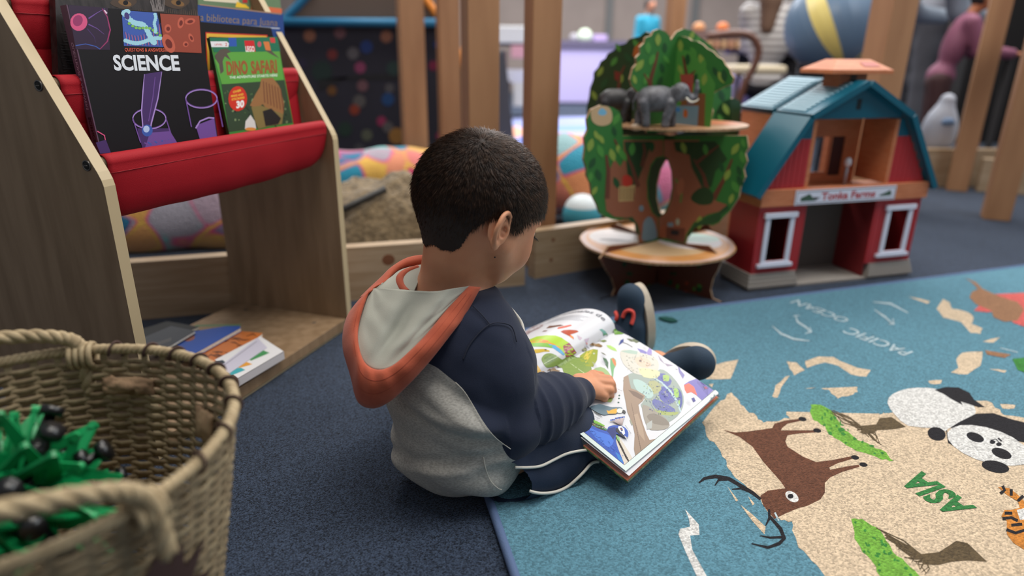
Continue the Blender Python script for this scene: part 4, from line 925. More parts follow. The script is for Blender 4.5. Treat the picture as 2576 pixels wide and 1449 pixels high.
post(2403, 2467, 380, 3.20, 'pine post in the low frame, second from the right edge', ang=-.5, h_=1.6, tn=.8, sc=.62)
post(1690, 1726, 60, 4.6, 'brown wooden post far behind the treehouse crown', h_=1.7)
p4 = fl(2335, 470); board('fence_board', 'low pine board behind the toy barn, under the white bag', p4 - V(.15, .02, 0), V(1, .05, 0) / np.linalg.norm((1, .05)), .50, .19, .04)
p5 = fl(2455, 482); board('fence_board', 'short pine board between the two rightmost posts', p5, nv(V(1, -.42, 0)), .9, .16, .04)

# ---- rainbow plush
def plush(name):
    m = bpy.data.materials.new(name); m.use_nodes = True; nt = m.node_tree; b = nt.nodes['Principled BSDF']; b.inputs['Roughness'].default_value = .95; b.inputs['Sheen Weight'].default_value = .4
    tc = nt.nodes.new('ShaderNodeTexCoord'); n1 = nt.nodes.new('ShaderNodeTexVoronoi'); n1.feature = 'SMOOTH_F1'; n1.inputs['Scale'].default_value = 9.0; n1.inputs['Smoothness'].default_value = .35; nt.links.new(tc.outputs['Object'], n1.inputs['Vector'])
    sp_ = nt.nodes.new('ShaderNodeSeparateColor'); nt.links.new(n1.outputs['Color'], sp_.inputs[0]); cr = nt.nodes.new('ShaderNodeValToRGB'); E_ = cr.color_ramp.elements
    st = [(.12, (40, 150, 180)), (.26, (224, 60, 120)), (.38, (240, 196, 80)), (.48, (236, 170, 90)), (.58, (226, 84, 140)), (.68, (120, 200, 200)), (.78, (206, 50, 120)), (.88, (30, 120, 160))]
    E_[0].position = st[0][0]; E_[0].color = (*lin(st[0][1]), 1); E_[1].position = st[-1][0]; E_[1].color = (*lin(st[-1][1]), 1)
    for p_, c_ in st[1:-1]: q_ = E_.new(p_); q_.color = (*lin(c_), 1)
    nt.links.new(sp_.outputs[0], cr.inputs[0]); nt.links.new(cr.outputs[0], b.inputs['Base Color'])
    n2 = nt.nodes.new('ShaderNodeTexNoise'); n2.inputs['Scale'].default_value = 160; bp = nt.nodes.new('ShaderNodeBump'); bp.inputs['Strength'].default_value = .8; bp.inputs['Distance'].default_value = .01
    nt.links.new(tc.outputs['Object'], n2.inputs['Vector']); nt.links.new(n2.outputs['Fac'], bp.inputs['Height']); nt.links.new(bp.outputs[0], b.inputs['Normal']); return m
plm = plush('rainbow_plush')
def plush_snake(name, label, pts, r_, feet=()):
    g = SDF(np.min(pts, 0) - r_ * 1.6, np.max(pts, 0) + r_ * 1.6, .014)
    cv = curve3([V(*p) for p in pts], 5)
    for i in range(len(cv) - 1): g.cone(cv[i], cv[i + 1], r_ * (1 + .1 * math.sin(i * 1.9)), r_ * (1 + .1 * math.sin((i + 1) * 1.9)), .03)
    for f_ in feet: g.cone(*f_, .03)
    vs, q_ = g.mesh(2); vs[:, 2] = np.maximum(vs[:, 2], .001); return tag(mesh_np(name, vs, q_, [plm]), label, 'plush toy')
a_, b_ = b0 - db * .55 - V(-db[1], db[0], 0) * .17, b0 + db * .42 - V(-db[1], db[0], 0) * .17
plush_snake('rainbow_plush', 'long tie-dyed rainbow plush lying against the far pine board', [(a_[0], a_[1], .10), ((a_[0] + b_[0]) / 2, (a_[1] + b_[1]) / 2 - .02, .11), (b_[0], b_[1], .10)], .105)
pa, pb_, pc = fl(300, 565, .12), fl(560, 540, .12), fl(510, 575, .04)
plush_snake('rainbow_plush', 'fat tie-dyed rainbow plush with a round foot, seen under the book display', [(pa[0] - .35, pa[1] + .25, .14), (pa[0] + .05, pa[1] + .20, .14), (pb_[0] + .15, pb_[1] + .20, .14)], .15, [(V(pc[0] - .0, pc[1] + .12, .09), V(pc[0], pc[1] + .0, .055), .07, .058)])
c1_, c2_ = fl(1440, 500, .12), fl(1455, 545, .06)
plush_snake('rainbow_plush', 'pink and teal plush heaped behind the pine board next to the treehouse', [(c1_[0] - .05, c1_[1] + .18, .18), (c1_[0] + .12, c1_[1] + .15, .16), (c1_[0] + .4, c1_[1] + .3, .13)], .14)
mb = MB(); cb_ = V(c2_[0] + .01, c2_[1] - .02, .072); mb.ell(cb_, (.07, 0, 0), (0, .07, 0), (0, 0, .07), mat('ball_teal', (60, 150, 170), .5), 20, 14)
mb.ell(cb_ + V(0, 0, .012), (.066, 0, 0), (0, .066, 0), (0, 0, .064), pm((206, 216, 220), .5), 20, 14); tag(mb.build('plush_ball', None, True), 'white and teal ball beside the pink plush behind the pine board', 'ball')
# ---- brown mound
sandm = mat('brown_fleece', (142, 122, 92), .98, bump=1.0, bscale=90, rgb2=(100, 84, 60), vscale=50, bdist=.01, sheen=.3)
mc = fl(1010, 600, .0); mc = V(mc[0] - .02, 2.13, 0)
def mound(u, v):
    x, y = (u - .5) * .72, (v - .5) * .46; r_ = math.hypot(x / .36, y / .23); hh = max(0, 1 - r_ ** 2.0) ** .8 * .235 if r_ < 1 else 0
    hh *= 1 + .18 * noise.noise(Vector((x * 9, y * 9, 0))); return mc + V(x, y, max(.001, hh + .012 * noise.noise(Vector((x * 30, y * 30, 3))) * (hh > .01)))
mb = MB(); mb.grid(mound, 60, 40, sandm); tag(mb.build('sand_mound', None, True), 'brown sandy mound behind the pine board, left of the boy\'s head', 'mound')
k1 = fl(884, 545, .11); mb = MB(); mb.tube([V(k1[0] - .1, 1.93, .115), V(k1[0] + .13, 2.02, .215)], .011, pm((38, 36, 34), .6), 8); tag(mb.build('black_stick', None, True), 'short black stick resting on the brown mound', 'stick')
# ================================================================ BOY
f_, r_b, z_ = nv((.74, .67, 0)), nv((.67, -.74, 0)), V(0, 0, 1)
yw, pt = math.radians(48), math.radians(24)
hf = V(math.cos(yw) * math.cos(pt), math.sin(yw) * math.cos(pt), -math.sin(pt)); hl = V(-math.sin(yw), math.cos(yw), 0); hu = np.cross(hf, hl)
HC = P(1216, 500, .96); HA = [hf, hl, hu]
def hp(a, b, c): return HC + hf * a + hl * b + hu * c
NB = P(1128, 705, .985)
RSH, REL, RWR = P(1234, 842, .945), P(1280, 1044, .952), P(1452, 990, 1.045)
LSH, LEL, LWR = V(-.150, .990, .245), V(-.090, 1.075, .15), V(-.045, 1.09, .10)
PEL = V(-.076, .858, .078)
RHIP, RKN, RAN = PEL + r_b * .055 + f_ * .03 - z_ * .015, V(.165, .995, .038), V(.285, 1.160, .048)
LHIP, LKN, LAN = PEL - r_b * .055 + f_ * .03 - z_ * .015, V(.085, 1.13, .045), V(.245, 1.29, .05)
skin = mat('skin', (222, 158, 120), 0.5, sss=0.12, rgb2=(204, 138, 102), vscale=14, bump=0.15, bscale=900, spec=0.4)

def hand(g, side):
    if side > 0:
        W_ = RWR; pc = P(1487, 972, 1.062); k = 1
        g.cone(P(1440, 998, 1.04), P(1470, 982, 1.055), .021, .019, .006)
        g.ell(pc, V(.026, .021, .0125), [nv(P(1515, 968, 1.075) - P(1462, 984, 1.05)), nv(P(1480, 950, 1.075) - P(1484, 1000, 1.045)), nv(np.cross(nv(P(1515, 968, 1.075) - P(1462, 984, 1.05)), nv(P(1480, 950, 1.075) - P(1484, 1000, 1.045))))], .006)
        for K_, M_, T_ in ((P(1504, 951, 1.075), P(1531, 955, 1.074), P(1541, 969, 1.092)), (P(1507, 962, 1.068), P(1537, 966, 1.067), P(1543, 983, 1.086)), (P(1505, 977, 1.062), P(1534, 982, 1.060), P(1536, 999, 1.077)), (P(1498, 990, 1.058), P(1519, 996, 1.056), P(1520, 1010, 1.070))):
            g.chain([P(1478, 975, 1.062) * .35 + K_ * .65, K_, M_, T_], [.0085, .0082, .0077, .0064], .0018)
        g.chain([P(1470, 955, 1.07), P(1492, 943, 1.085), P(1512, 944, 1.094)], [.0095, .0080, .0068], .004)
    else:
        d_ = nv(V(.75, .45, -.12)); pc = LWR + d_ * .035; s_ = nv(np.cross(d_, z_)); up_ = np.cross(s_, d_)
        g.cone(LWR, LWR + d_ * .02, .020, .018, .006).ell(pc, V(.028, .022, .012), [d_, s_, up_], .006)
        for i, L in enumerate((.026, .030, .028, .022)):
            b0_ = pc + d_ * .022 + s_ * (.0155 - .0102 * i); g.chain([b0_, b0_ + d_ * L * .6 + up_ * .003, b0_ + d_ * L - up_ * .004], [.0074, .0068, .0058], .002)
        g.chain([pc - s_ * .012 * -1 - d_ * .012, pc + s_ * .030 + d_ * .004, pc + s_ * .034 + d_ * .020], [.009, .0075, .006], .003)
def face(g):
    g.ell(HC, V(.097, .080, .090), HA, .001)
    g.ell(hp(-.035, 0, .002), V(.066, .076, .074), HA, .02)
    g.ell(hp(.030, 0, -.050), V(.060, .062, .062), HA, .025)            # lower face
    g.ell(hp(.052, 0, -.094), V(.026, .026, .020), HA, .022)            # chin
    for s_ in (1, -1):
        g.ell(hp(.052, .036 * s_, -.062), V(.026, .025, .028), HA, .02)  # cheeks
        g.cone(hp(.0, .058 * s_, -.062), hp(.045, .026 * s_, -.098), .015, .013, .02)   # jaw line
        g.ell(hp(.092, .030 * s_, -.024), V(.010, .016, .009), HA, .006, sub=True)      # eye sockets
        g.ell(hp(.083, .029 * s_, -.026), V(.0125, .0125, .0125), HA, .003)
        g.cone(hp(.090, .014 * s_, -.008), hp(.083, .046 * s_, -.010), .0055, .0045, .008)  # brow
    g.chain([hp(.094, 0, -.016), hp(.101, 0, -.040), hp(.106, 0, -.052)], [.0055, .0065, .0080], .008)
    for s_ in (1, -1): g.ell(hp(.098, .009 * s_, -.055), V(.007, .006, .0055), HA, .004)
    g.cone(hp(.091, -.016, -.075), hp(.091, .016, -.075), .0048, .0048, .004); g.cone(hp(.088, -.014, -.084), hp(.088, .014, -.084), .0052, .0052, .004)
    g.cone(hp(.097, -.014, -.0795), hp(.097, .014, -.0795), .0022, .0022, .002, sub=True)
g = SDF((-.27, .74, -.01), (.40, 1.40, .60), .0021)
face(g)
g.cone(hp(-.030, 0, -.055), NB - z_ * .01, .047, .045, .02).cone(hp(.0, 0, -.06), NB + f_ * .02, .034, .04, .02)
g.ell(NB - z_ * .035, V(.088, .052, .036), [r_b, f_, z_], .03)
CH = PEL * .3 + NB * .7
g.ell(CH - z_ * .02, V(.080, .055, .075), [r_b, f_, z_], .03).ell(PEL + z_ * .06, V(.078, .058, .08), [r_b, f_, z_], .03).ell(PEL - z_ * .005, V(.082, .066, .062), [r_b, f_, z_], .03)
g.chain([RSH, REL, RWR], [.034, .029, .021], .015).chain([LSH, LEL, LWR], [.034, .028, .021], .015)
g.chain([RHIP, RKN, RAN], [.045, .032, .024], .02).chain([LHIP, LKN, LAN], [.045, .036, .026], .02)
hand(g, 1); hand(g, -1)
RTOE, LTOE = V(.362, 1.118, .068), V(.256, 1.31, .145)
g.cone(RAN, RTOE - V(.02, .015, .012), .022, .016, .01).cone(LAN + V(0, 0, -.01), LTOE - V(0, 0, .035), .024, .017, .01)
vs, q_ = g.mesh(2)
boy = mesh_np('person', vs, q_, [skin])
tag(boy, 'young boy in grey and navy hoodie sitting on the floor, reading the open picture book', 'person')
# ear (right, the visible one; left mirrored)
for s_, nm in ((-1, 'ear'), (1, 'ear')):
    def ep(a, b, c): return hp((-.034 if s_ < 0 else -.004) + a * .86, s_ * ((.0735 if s_ < 0 else .071) + b * (.9 if s_ < 0 else .5)), -.040 + c * .86)      # a forward, b out, c up
    ex = SDF(np.minimum(ep(-.03, -.01, -.04), ep(.03, .03, .04)) - .035, np.maximum(ep(-.03, -.01, -.04), ep(.03, .03, .04)) + .035, .0009)
    hel = curve3([ep(.011, .001, .002), ep(.013, .006, .014), ep(.008, .010, .024), ep(-.003, .013, .027), ep(-.013, .015, .020), ep(-.018, .016, .008), ep(-.018, .014, -.005), ep(-.013, .011, -.016), ep(-.007, .008, -.024)], 7)
    ex.chain(hel, [.0030] * len(hel), .0008)
    ex.ell(ep(-.002, .0055, -.026), V(.0062, .0045, .0080), HA, .004)
    ax2 = [hf, hl * s_, hu]
    tl = nv(hf * 1.0 + hl * s_ * .38)
    nn_ = nv(np.cross(tl, hu)); ex.ell(ep(-.003, .0055, .000), V(.0165, .0026, .0245), [tl, nn_, hu], .003)
    ex.chain(curve3([ep(-.002, .009, .019), ep(-.010, .0115, .010), ep(-.011, .0105, -.004), ep(-.004, .008, -.014)], 3), [.0026] * 10, .002)
    ex.ell(ep(.003, .009, -.003), V(.0065, .0075, .0085), ax2, .003, sub=True)
    ex.ell(ep(.0095, .004, -.006), V(.0038, .0048, .0055), HA, .003)
    ex.ell(ep(-.002, -.002, -.004), V(.010, .007, .016), HA, .006)
    v2, q2 = ex.mesh(1); mesh_np(nm, v2, q2, [skin], boy)
# eyes, lashes, brows, lips (mostly turned away)
eyew = mat('eye_white', (222, 218, 212), .25); iris = mat('iris_brown', (50, 30, 20), .2); lash = mat('hair_dark', (24, 18, 16), .55, rgb2=(38, 29, 25), vscale=80); lips = mat('lips', (166, 92, 84), .45)
for s_ in (1, -1):
    mb = MB(); c = hp(.0855, .029 * s_, -.026); mb.ell(c, hf * .0112, hl * .0112, hu * .0112, eyew, 16, 12); mb.ell(c + hf * .0083 - hu * .0035, hf * .0036, hl * .0055, hu * .0055, iris, 12, 8); mb.build('eye', boy, True)
    mb = MB()
    for i in range(18):
        t = -1 + 2 * i / 17; b_ = hp(.0955 - .0035 * t * t, (.029 + .0105 * t) * s_, -.0300); mb.tube([b_, b_ + hf * .004 - hu * .0015 + hl * s_ * t * .002, b_ + hf * .0075 - hu * .0045 + hl * s_ * t * .004], [.00035, .0003, .0001], lash, 4)
    mb.tube([hp(.0955 - .0035 * t * t, (.029 + .0108 * t) * s_, -.0296 + .0002 * t) for t in np.linspace(-1, 1, 9)], .0008, lash, 5); mb.build('eyelashes', boy)
    mb = MB()
    for i in range(60):
        t = i / 59; b_ = hp(.0955 - .014 * t * t, (.013 + .036 * t) * s_, -.0035 + .004 * math.sin(t * 2.4) + rng.uniform(-.0018, .0018)); mb.tube([b_, b_ + hl * s_ * .005 + hu * .0012 + hf * .0003, b_ + hl * s_ * .008 - hf * .001], [.0004, .0003, .0001], lash, 4)
    mb.build('eyebrow', boy)
mb = MB(); mb.ell(hp(.0925, 0, -.0765), hf * .0035, hl * .0155, hu * .0028, lips, 14, 8); mb.ell(hp(.0905, 0, -.0835), hf * .0042, hl * .0130, hu * .0034, lips, 14, 8); mb.build('mouth', boy, True)
mb = MB(); mo = pl(1213, 647, hp(0, -.070, -.06), hl); mb.ell(hp(-.012, -.0640, -.078), hf * .0012, hl * .0012, hu * .0012, lash, 8, 6); mb.build('mole', boy)

# ---- hair: cap + strands
HL = [(1020, 300), (1420, 300), (1420, 530), (1386, 534), (1352, 545), (1326, 560), (1306, 584), (1288, 584), (1278, 556), (1262, 546), (1238, 548), (1218, 562), (1200, 574), (1184, 586), (1172, 606), (1158, 626), (1140, 634), (1112, 630), (1086, 616), (1020, 600)]
def inside(px, py, poly):
    c = np.zeros(px.shape, bool); n = len(poly); j = n - 1
    for i in range(n):
        xi, yi = poly[i]; xj, yj = poly[j]
        m = ((yi > py) != (yj > py)) & (px < (xj - xi) * (py - yi) / (yj - yi + 1e-9) + xi); c ^= m; j = i
    return c
def hairmask(p, n_=None):                                # mirror every head point to the right side, then test the hairline
    a, b, c = (p - HC) @ hf, (p - HC) @ hl, (p - HC) @ hu
    m = HC + a[:, None] * hf - np.abs(b)[:, None] * hl + c[:, None] * hu
    d = m - CAM; zz = d @ FWD; px, py = 1288 + F * (d @ RT) / zz, 724.5 - F * (d @ UP) / zz
    back = (a < .03) | (c > .05)
    ok = inside(px, py, HL) & (c > -.115)
    fr = (a > .05); ok = np.where(fr & (np.abs(b) < .055), c > .028, ok)
    return ok & ~((a > -.02) & (c < -.03) & (np.abs(b) < .05))
hc = SDF(HC - .13, HC + .13, .0024); hc.ell(HC, V(.097, .080, .090) + .0042, HA, .001); hc.ell(hp(-.035, 0, .002), V(.066, .076, .074) + .0042, HA, .02)
hc.cone(hp(-.030, 0, -.055), NB - z_ * .01, .0492, .046, .02); hc.ell(hp(.030, 0, -.050), V(.060, .062, .062) + .002, HA, .025)
hv, hq = hc.mesh(1); keep = hairmask(hv)[hq].all(1); hq = hq[keep]
used = np.unique(hq); mp = -np.ones(len(hv), int); mp[used] = np.arange(len(used)); hv = hv[used]; hq = mp[hq]
hairm = mat('hair_brown', (50, 35, 26), .42, rgb2=(84, 60, 44), vscale=120, spec=.4)
capm = mat('hair_base', (40, 30, 26), .8)
hair = mesh_np('hair', hv, hq, [capm, hairm], boy)
hn = vnormals(hv, hq); tri = hq[:, [0, 1, 2]]; ar = np.linalg.norm(np.cross(hv[hq[:, 1]] - hv[hq[:, 0]], hv[hq[:, 3]] - hv[hq[:, 0]]), axis=1)
R2 = np.random.RandomState(5); NS = 34000
fi = R2.choice(len(hq), NS, p=ar / ar.sum()); uv = R2.rand(NS, 2)
A0, A1, A2, A3 = (hv[hq[fi, i]] for i in range(4)); u1, u2 = uv[:, :1], uv[:, 1:]
rt = (A0 * (1 - u1) + A1 * u1) * (1 - u2) + (A3 * (1 - u1) + A2 * u1) * u2; nn_ = hn[hq[fi, 0]]
WH = HC + nv(P(1212, 388, .90) - HC) * .098
dv = rt - WH; dist = np.linalg.norm(dv, axis=1, keepdims=True); tg = dv / (dist + 1e-6)
sw_ = np.cross(nn_, tg) * (.45 * np.exp(-dist / .035)); tg = tg + sw_ - hu * .35 * np.clip((.0 - ((rt - HC) @ hu))[:, None] / .06, 0, 1)
tg = tg - nn_ * (tg * nn_).sum(1, keepdims=True); tg /= np.linalg.norm(tg, axis=1, keepdims=True) + 1e-9
cu = ((rt - HC) @ hu)[:, None]; L = .0175 * np.clip(.35 + (cu + .075) / .11, .3, 1.0) * R2.uniform(.7, 1.25, (NS, 1)); L *= np.where(dist < .03, 1.0, 1.0)
lift_ = .17 + .75 * np.exp(-(dist / .022) ** 2) + .12 * R2.rand(NS, 1); lift_ *= np.clip((cu + .09) / .09, .35, 1)
jit = R2.normal(0, .10, (NS, 3)); d0 = tg + nn_ * lift_ + jit; d0 /= np.linalg.norm(d0, axis=1, keepdims=True)
d1_ = d0 - nn_ * lift_ * .9 + jit * .3; d1_ /= np.linalg.norm(d1_, axis=1, keepdims=True)
p0 = rt - nn_ * .001; p1_ = p0 + d0 * L * .5; p2_ = p1_ + d1_ * L * .5
sx = np.cross(d0, nn_); sx /= np.linalg.norm(sx, axis=1, keepdims=True) + 1e-9; sy = np.cross(d0, sx)
rad = .00030
rings = []
for pt_, rr_ in ((p0, rad), (p1_, rad * .85)):
    for k in range(3):
        an = 2 * math.pi * k / 3; rings.append(pt_ + (sx * math.cos(an) + sy * math.sin(an)) * rr_)
SV = np.stack(rings + [p2_], 1).reshape(-1, 3); b7 = np.arange(NS)[:, None] * 7
qs = np.concatenate([b7 + np.array([[k, (k + 1) % 3, 3 + (k + 1) % 3, 3 + k]]) for k in range(3)]); ts = np.concatenate([b7 + np.array([[3 + k, 3 + (k + 1) % 3, 6]]) for k in range(3)])
me = bpy.data.meshes.new('hair_strands'); me.vertices.add(len(SV)); me.vertices.foreach_set('co', SV.astype(np.float32).ravel())
lp_ = np.concatenate([qs.ravel(), ts.ravel()]).astype(np.int32); me.loops.add(len(lp_)); me.loops.foreach_set('vertex_index', lp_)
me.polygons.add(len(qs) + len(ts)); me.polygons.foreach_set('loop_start', np.concatenate([np.arange(0, qs.size, 4), qs.size + np.arange(0, ts.size, 3)]).astype(np.int32))
me.materials.append(hairm); me.update(calc_edges=True); so = link('hair_strands', me, hair, True); so['kind'] = 'stuff'

# ---- hoodie: body + sleeves as one distance field, coloured by an attribute
def split_mat(name, ca, cb, bump=.25):
    m = bpy.data.materials.new(name); m.use_nodes = True; nt = m.node_tree; b = nt.nodes['Principled BSDF']; b.inputs['Roughness'].default_value = .88; b.inputs['Sheen Weight'].default_value = .12; b.inputs['Specular IOR Level'].default_value = .2
    at = nt.nodes.new('ShaderNodeAttribute'); at.attribute_name = 'panel'; gt = nt.nodes.new('ShaderNodeMath'); gt.operation = 'GREATER_THAN'; gt.inputs[1].default_value = 0; nt.links.new(at.outputs['Fac'], gt.inputs[0])
    tc = nt.nodes.new('ShaderNodeTexCoord'); n1 = nt.nodes.new('ShaderNodeTexNoise'); mp_ = nt.nodes.new('ShaderNodeMapping'); mp_.inputs['Scale'].default_value = (260, 260, 700); n1.inputs['Scale'].default_value = 1.0; n1.inputs['Detail'].default_value = 4
    nt.links.new(tc.outputs['Object'], mp_.inputs[0]); nt.links.new(mp_.outputs[0], n1.inputs['Vector'])
    cr = nt.nodes.new('ShaderNodeValToRGB'); e_ = cr.color_ramp.elements; e_[0].position = .38; e_[1].position = .62; e_[0].color = (*lin(tuple(int(x * .86) for x in ca)), 1); e_[1].color = (*lin(ca), 1); nt.links.new(n1.outputs['Fac'], cr.inputs[0])
    mx = nt.nodes.new('ShaderNodeMix'); mx.data_type = 'RGBA'; nt.links.new(gt.outputs[0], mx.inputs[0]); nt.links.new(cr.outputs[0], mx.inputs[6]); mx.inputs[7].default_value = (*lin(cb), 1); nt.links.new(mx.outputs[2], b.inputs['Base Color'])
    n2 = nt.nodes.new('ShaderNodeTexNoise'); n2.inputs['Scale'].default_value = 900; bp = nt.nodes.new('ShaderNodeBump'); bp.inputs['Strength'].default_value = bump; bp.inputs['Distance'].default_value = .001; nt.links.new(tc.outputs['Object'], n2.inputs['Vector']); nt.links.new(n2.outputs['Fac'], bp.inputs['Height']); nt.links.new(bp.outputs[0], b.inputs['Normal'])
    return m
hoodm = split_mat('hoodie_cloth', (180, 176, 168), (36, 42, 60))
AX = [r_b, f_, z_]
g = SDF((-.30, .72, .0), (.20, 1.20, .36), .0026)
g.ell(PEL + V(0, 0, -.024), V(.106, .094, .056), AX, .001)
g.ell(PEL + V(-.008, .004, .045), V(.108, .088, .085), AX, .04)
g.ell(PEL + V(-.016, .014, .105), V(.106, .082, .080), AX, .04)
g.ell(PEL + V(-.018, .034, .156), V(.104, .074, .060), AX, .035)
g.ell(NB - z_ * .042 + f_ * .01, V(.085, .052, .030), AX, .03)
g.ell(NB + f_ * .035 + r_b * .02 - z_ * .020, V(.050, .036, .018), AX, .015)
g.ell(NB + f_ * .0 + z_ * .030, V(.054, .056, .050), AX, .006, sub=True)
tors = g.d.copy()
E1, E2 = REL + V(-.004, -.004, -.006), P(1350, 1035, .985)
g.chain([RSH + V(-.012, .006, .004), RSH * .6 + REL * .4 + V(.0, .0, 0), E1], [.052, .052, .050], .022)
g.chain([E1, P(1350, 1030, .985), P(1405, 1005, 1.01), RWR + V(-.012, -.01, .002)], [.050, .050, .042, .031], .012)
for t_, rr_ in ((.26, .0565), (.42, .0550), (.58, .0520), (.72, .0465), (.84, .0405)):
    c_ = E1 * (1 - t_) + RWR * t_; ax_ = nv(RWR - E1); g.ell(c_, V(.0065, rr_, rr_), [ax_, nv(np.cross(ax_, z_)), nv(np.cross(ax_, np.cross(ax_, z_)))], .005)
g.cone(RWR - nv(RWR - E1) * .010, RWR + nv(RWR - E1) * .006, .0275, .0255, .004)
g.chain([LSH, LEL, LWR], [.046, .042, .028], .02)
# inner crease at the elbow, armpit fold
vs, q_ = g.mesh(2)
def samp(arr, p):
    i = np.clip(((p - g.lo) / g.h), 0, g.n - 1.001); k = i.astype(int); fr = i - k; o = 0
    for a in (0, 1):
        for b in (0, 1):
            for c in (0, 1):
                w_ = (fr[:, 0] if a else 1 - fr[:, 0]) * (fr[:, 1] if b else 1 - fr[:, 1]) * (fr[:, 2] if c else 1 - fr[:, 2]); o = o + w_ * arr[k[:, 0] + a, k[:, 1] + b, k[:, 2] + c]
    return o
N_ = vnormals(vs, q_); arm = samp(tors, vs)              # > 0: away from the torso volume
x_, y_, zz = (vs - PEL) @ r_b, (vs - PEL) @ f_, vs[:, 2]
# cloth folds
disp = np.zeros(len(vs)); isarm = np.clip(arm / .012, 0, 1)
nz = np.array([noise.noise(Vector((p[0] * 9 + p[2] * 6, p[1] * 9, p[2] * 26 + p[0] * 14))) for p in vs]); nz2 = np.array([noise.noise(Vector((p[0] * 16, p[1] * 16, p[2] * 30 + 7))) for p in vs])
back = (1 - isarm)
disp += back * (.0105 * nz + .0035 * nz2 - .008 * np.exp(-((zz - .155 + .35 * x_) / .010) ** 2) * (y_ < 0) + .005 * np.exp(-((zz - .172 + .35 * x_) / .012) ** 2) * (y_ < 0)
                - .005 * np.exp(-((zz - .075 - .25 * x_) / .009) ** 2) * (y_ < 0) + .004 * np.exp(-((zz - .060 - .25 * x_) / .010) ** 2))
ax_ = nv(E1 - RSH); up_t = (vs - RSH) @ ax_; fo_t = (vs - E1) @ nv(RWR - E1)
disp += isarm * (.0035 * nz + .0030 * np.sin(up_t * 55 + x_ * 40) * np.clip(up_t / .08, 0, 1) * (fo_t < .02))
vs = vs + N_ * disp[:, None]; vs[:, 2] = np.maximum(vs[:, 2], .0015)
d = vs - CAM; dz = d @ FWD; ppx, ppy = 1288 + F * (d @ RT) / dz, 724.5 - F * (d @ UP) / dz
yoke = (zz - (.232 + .30 * (-x_) * 0 - .34 * np.clip(x_, -.05, .15)))         # shoulder line on the torso
lx = np.interp(ppy, [880, 905, 925, 962, 985, 1020, 1062, 1100, 1132], [1020, 1060, 1100, 1146, 1168, 1190, 1215, 1245, 1290])
seamf = np.where((ppy > 880) & (ppy < 1132), (ppx - lx) * .0005, np.where(ppy <= 880, .01, -.01))
panel = np.where((y_ < .05) & (x_ > -.02), np.maximum(seamf, np.where(ppy >= 1120, arm - .006, -1)), np.maximum(arm - .006, yoke))
hoodie = mesh_np('hoodie', vs, q_, [hoodm], boy)
at_ = hoodie.data.attributes.new('panel', 'FLOAT', 'POINT'); at_.data.foreach_set('value', panel.astype(np.float32))
# cuff and hem seam ribs
navy = mat('navy_cloth', (36, 42, 60), .88, bump=.3, bscale=900, sheen=.12, spec=.2); greyc = mat('grey_marl', (170, 166, 158), .9, bump=.3, bscale=900, rgb2=(140, 138, 132), vscale=400, spec=.2)
stm = mat('seam_thread', (196, 190, 178), .8); pipe = mat('cream_piping', (214, 208, 196), .7)
# ---- hood
orng = mat('hood_orange', (184, 92, 66), .9, bump=.3, bscale=900, rgb2=(172, 82, 58), vscale=40, sheen=.15, spec=.2); liner = mat('hood_lining', (172, 172, 160), .85, bump=.25, bscale=1000, sheen=.1, spec=.2)
I_ = [(1180, 721, .905), (1122, 784, .885), (1075, 841, .865), (1028, 888, .852), (990, 920, .848), (957, 932, .850), (929, 925, .858), (910, 902, .868), (899, 855, .885), (903, 808, .905), (924, 742, .935), (940, 727, .945)]
O_ = [(1209, 722, .915), (1169, 794, .893), (1131, 845, .872), (1079, 911, .862), (1028, 967, .862), (981, 1010, .868), (939, 1028, .878), (901, 1012, .888), (882, 945, .895), (862, 870, .912), (872, 800, .940), (912, 745, .965)]
Ic = curve3([P(*p) for p in I_], 6); Oc = curve3([P(*p) for p in O_], 6); n = len(Ic)
tocam = lambda p: nv(CAM - p)
def rim(u, v):                                           # v 0..1 across the band: inner lip, bulge, outer edge, underside
    k = min(int(u * (n - 1)), n - 2); fr = u * (n - 1) - k; a = Ic[k] * (1 - fr) + Ic[k + 1] * fr; b = Oc[k] * (1 - fr) + Oc[k + 1] * fr
    wd = np.linalg.norm(b - a); t_ = tocam(a)
    if v < .25: s_ = v / .25; return a - t_ * .012 * (1 - s_) + t_ * .0 
    s_ = (v - .25) / .6
    if s_ <= 1: return a * (1 - s_) + b * s_ + t_ * (.32 * wd * math.sin(math.pi * min(1, s_)) ** .8 + .001 * math.sin(u * 60))
    s_ = (v - .85) / .15; return b - t_ * .012 * s_ + (a - b) * .15 * s_
mb = MB(); mb.grid(rim, 90, 18, orng); hood = mb.build('hood', boy, True, thick=.0022)
for v_s in (.42, .62):
    mb = MB(); mb.tube([rim(u, v_s) + tocam(Ic[0]) * .0011 for u in np.linspace(.03, .97, 120)], .00045, mat('hood_thread', (150, 66, 48), .9), 4); mb.build('stitching', hood, True)
# lining sheet
top = curve3([P(*p) for p in ((940, 726, .945), (985, 728, .925), (1040, 731, .910), (1100, 733, .900), (1145, 725, .900), (1182, 720, .905))], 6)
botc = [Ic[int(i)] for i in np.linspace(n - 1, 0, 61)]
def lining(u, v):
    t_ = top[0] * 0; k = u * (len(top) - 1); i = min(int(k), len(top) - 2); a = top[i] * (1 - (k - i)) + top[i + 1] * (k - i)
    k = u * 60; i = min(int(k), 59); b = botc[i] * (1 - (k - i)) + botc[i + 1] * (k - i)
    p = a * (1 - v) + b * v; e = math.sin(math.pi * u) * math.sin(math.pi * min(1, v * 1.0))
    fold = .010 * math.exp(-((u - .30 - .12 * v) / .07) ** 2) - .008 * math.exp(-((u - .48) / .08) ** 2) + .009 * math.exp(-((u - .70 + .2 * v) / .08) ** 2) + .0035 * noise.noise(Vector((u * 9, v * 5, 1)))
    return p + tocam(p) * ((fold - .006) * e ** .7 - .010 * v ** 3)
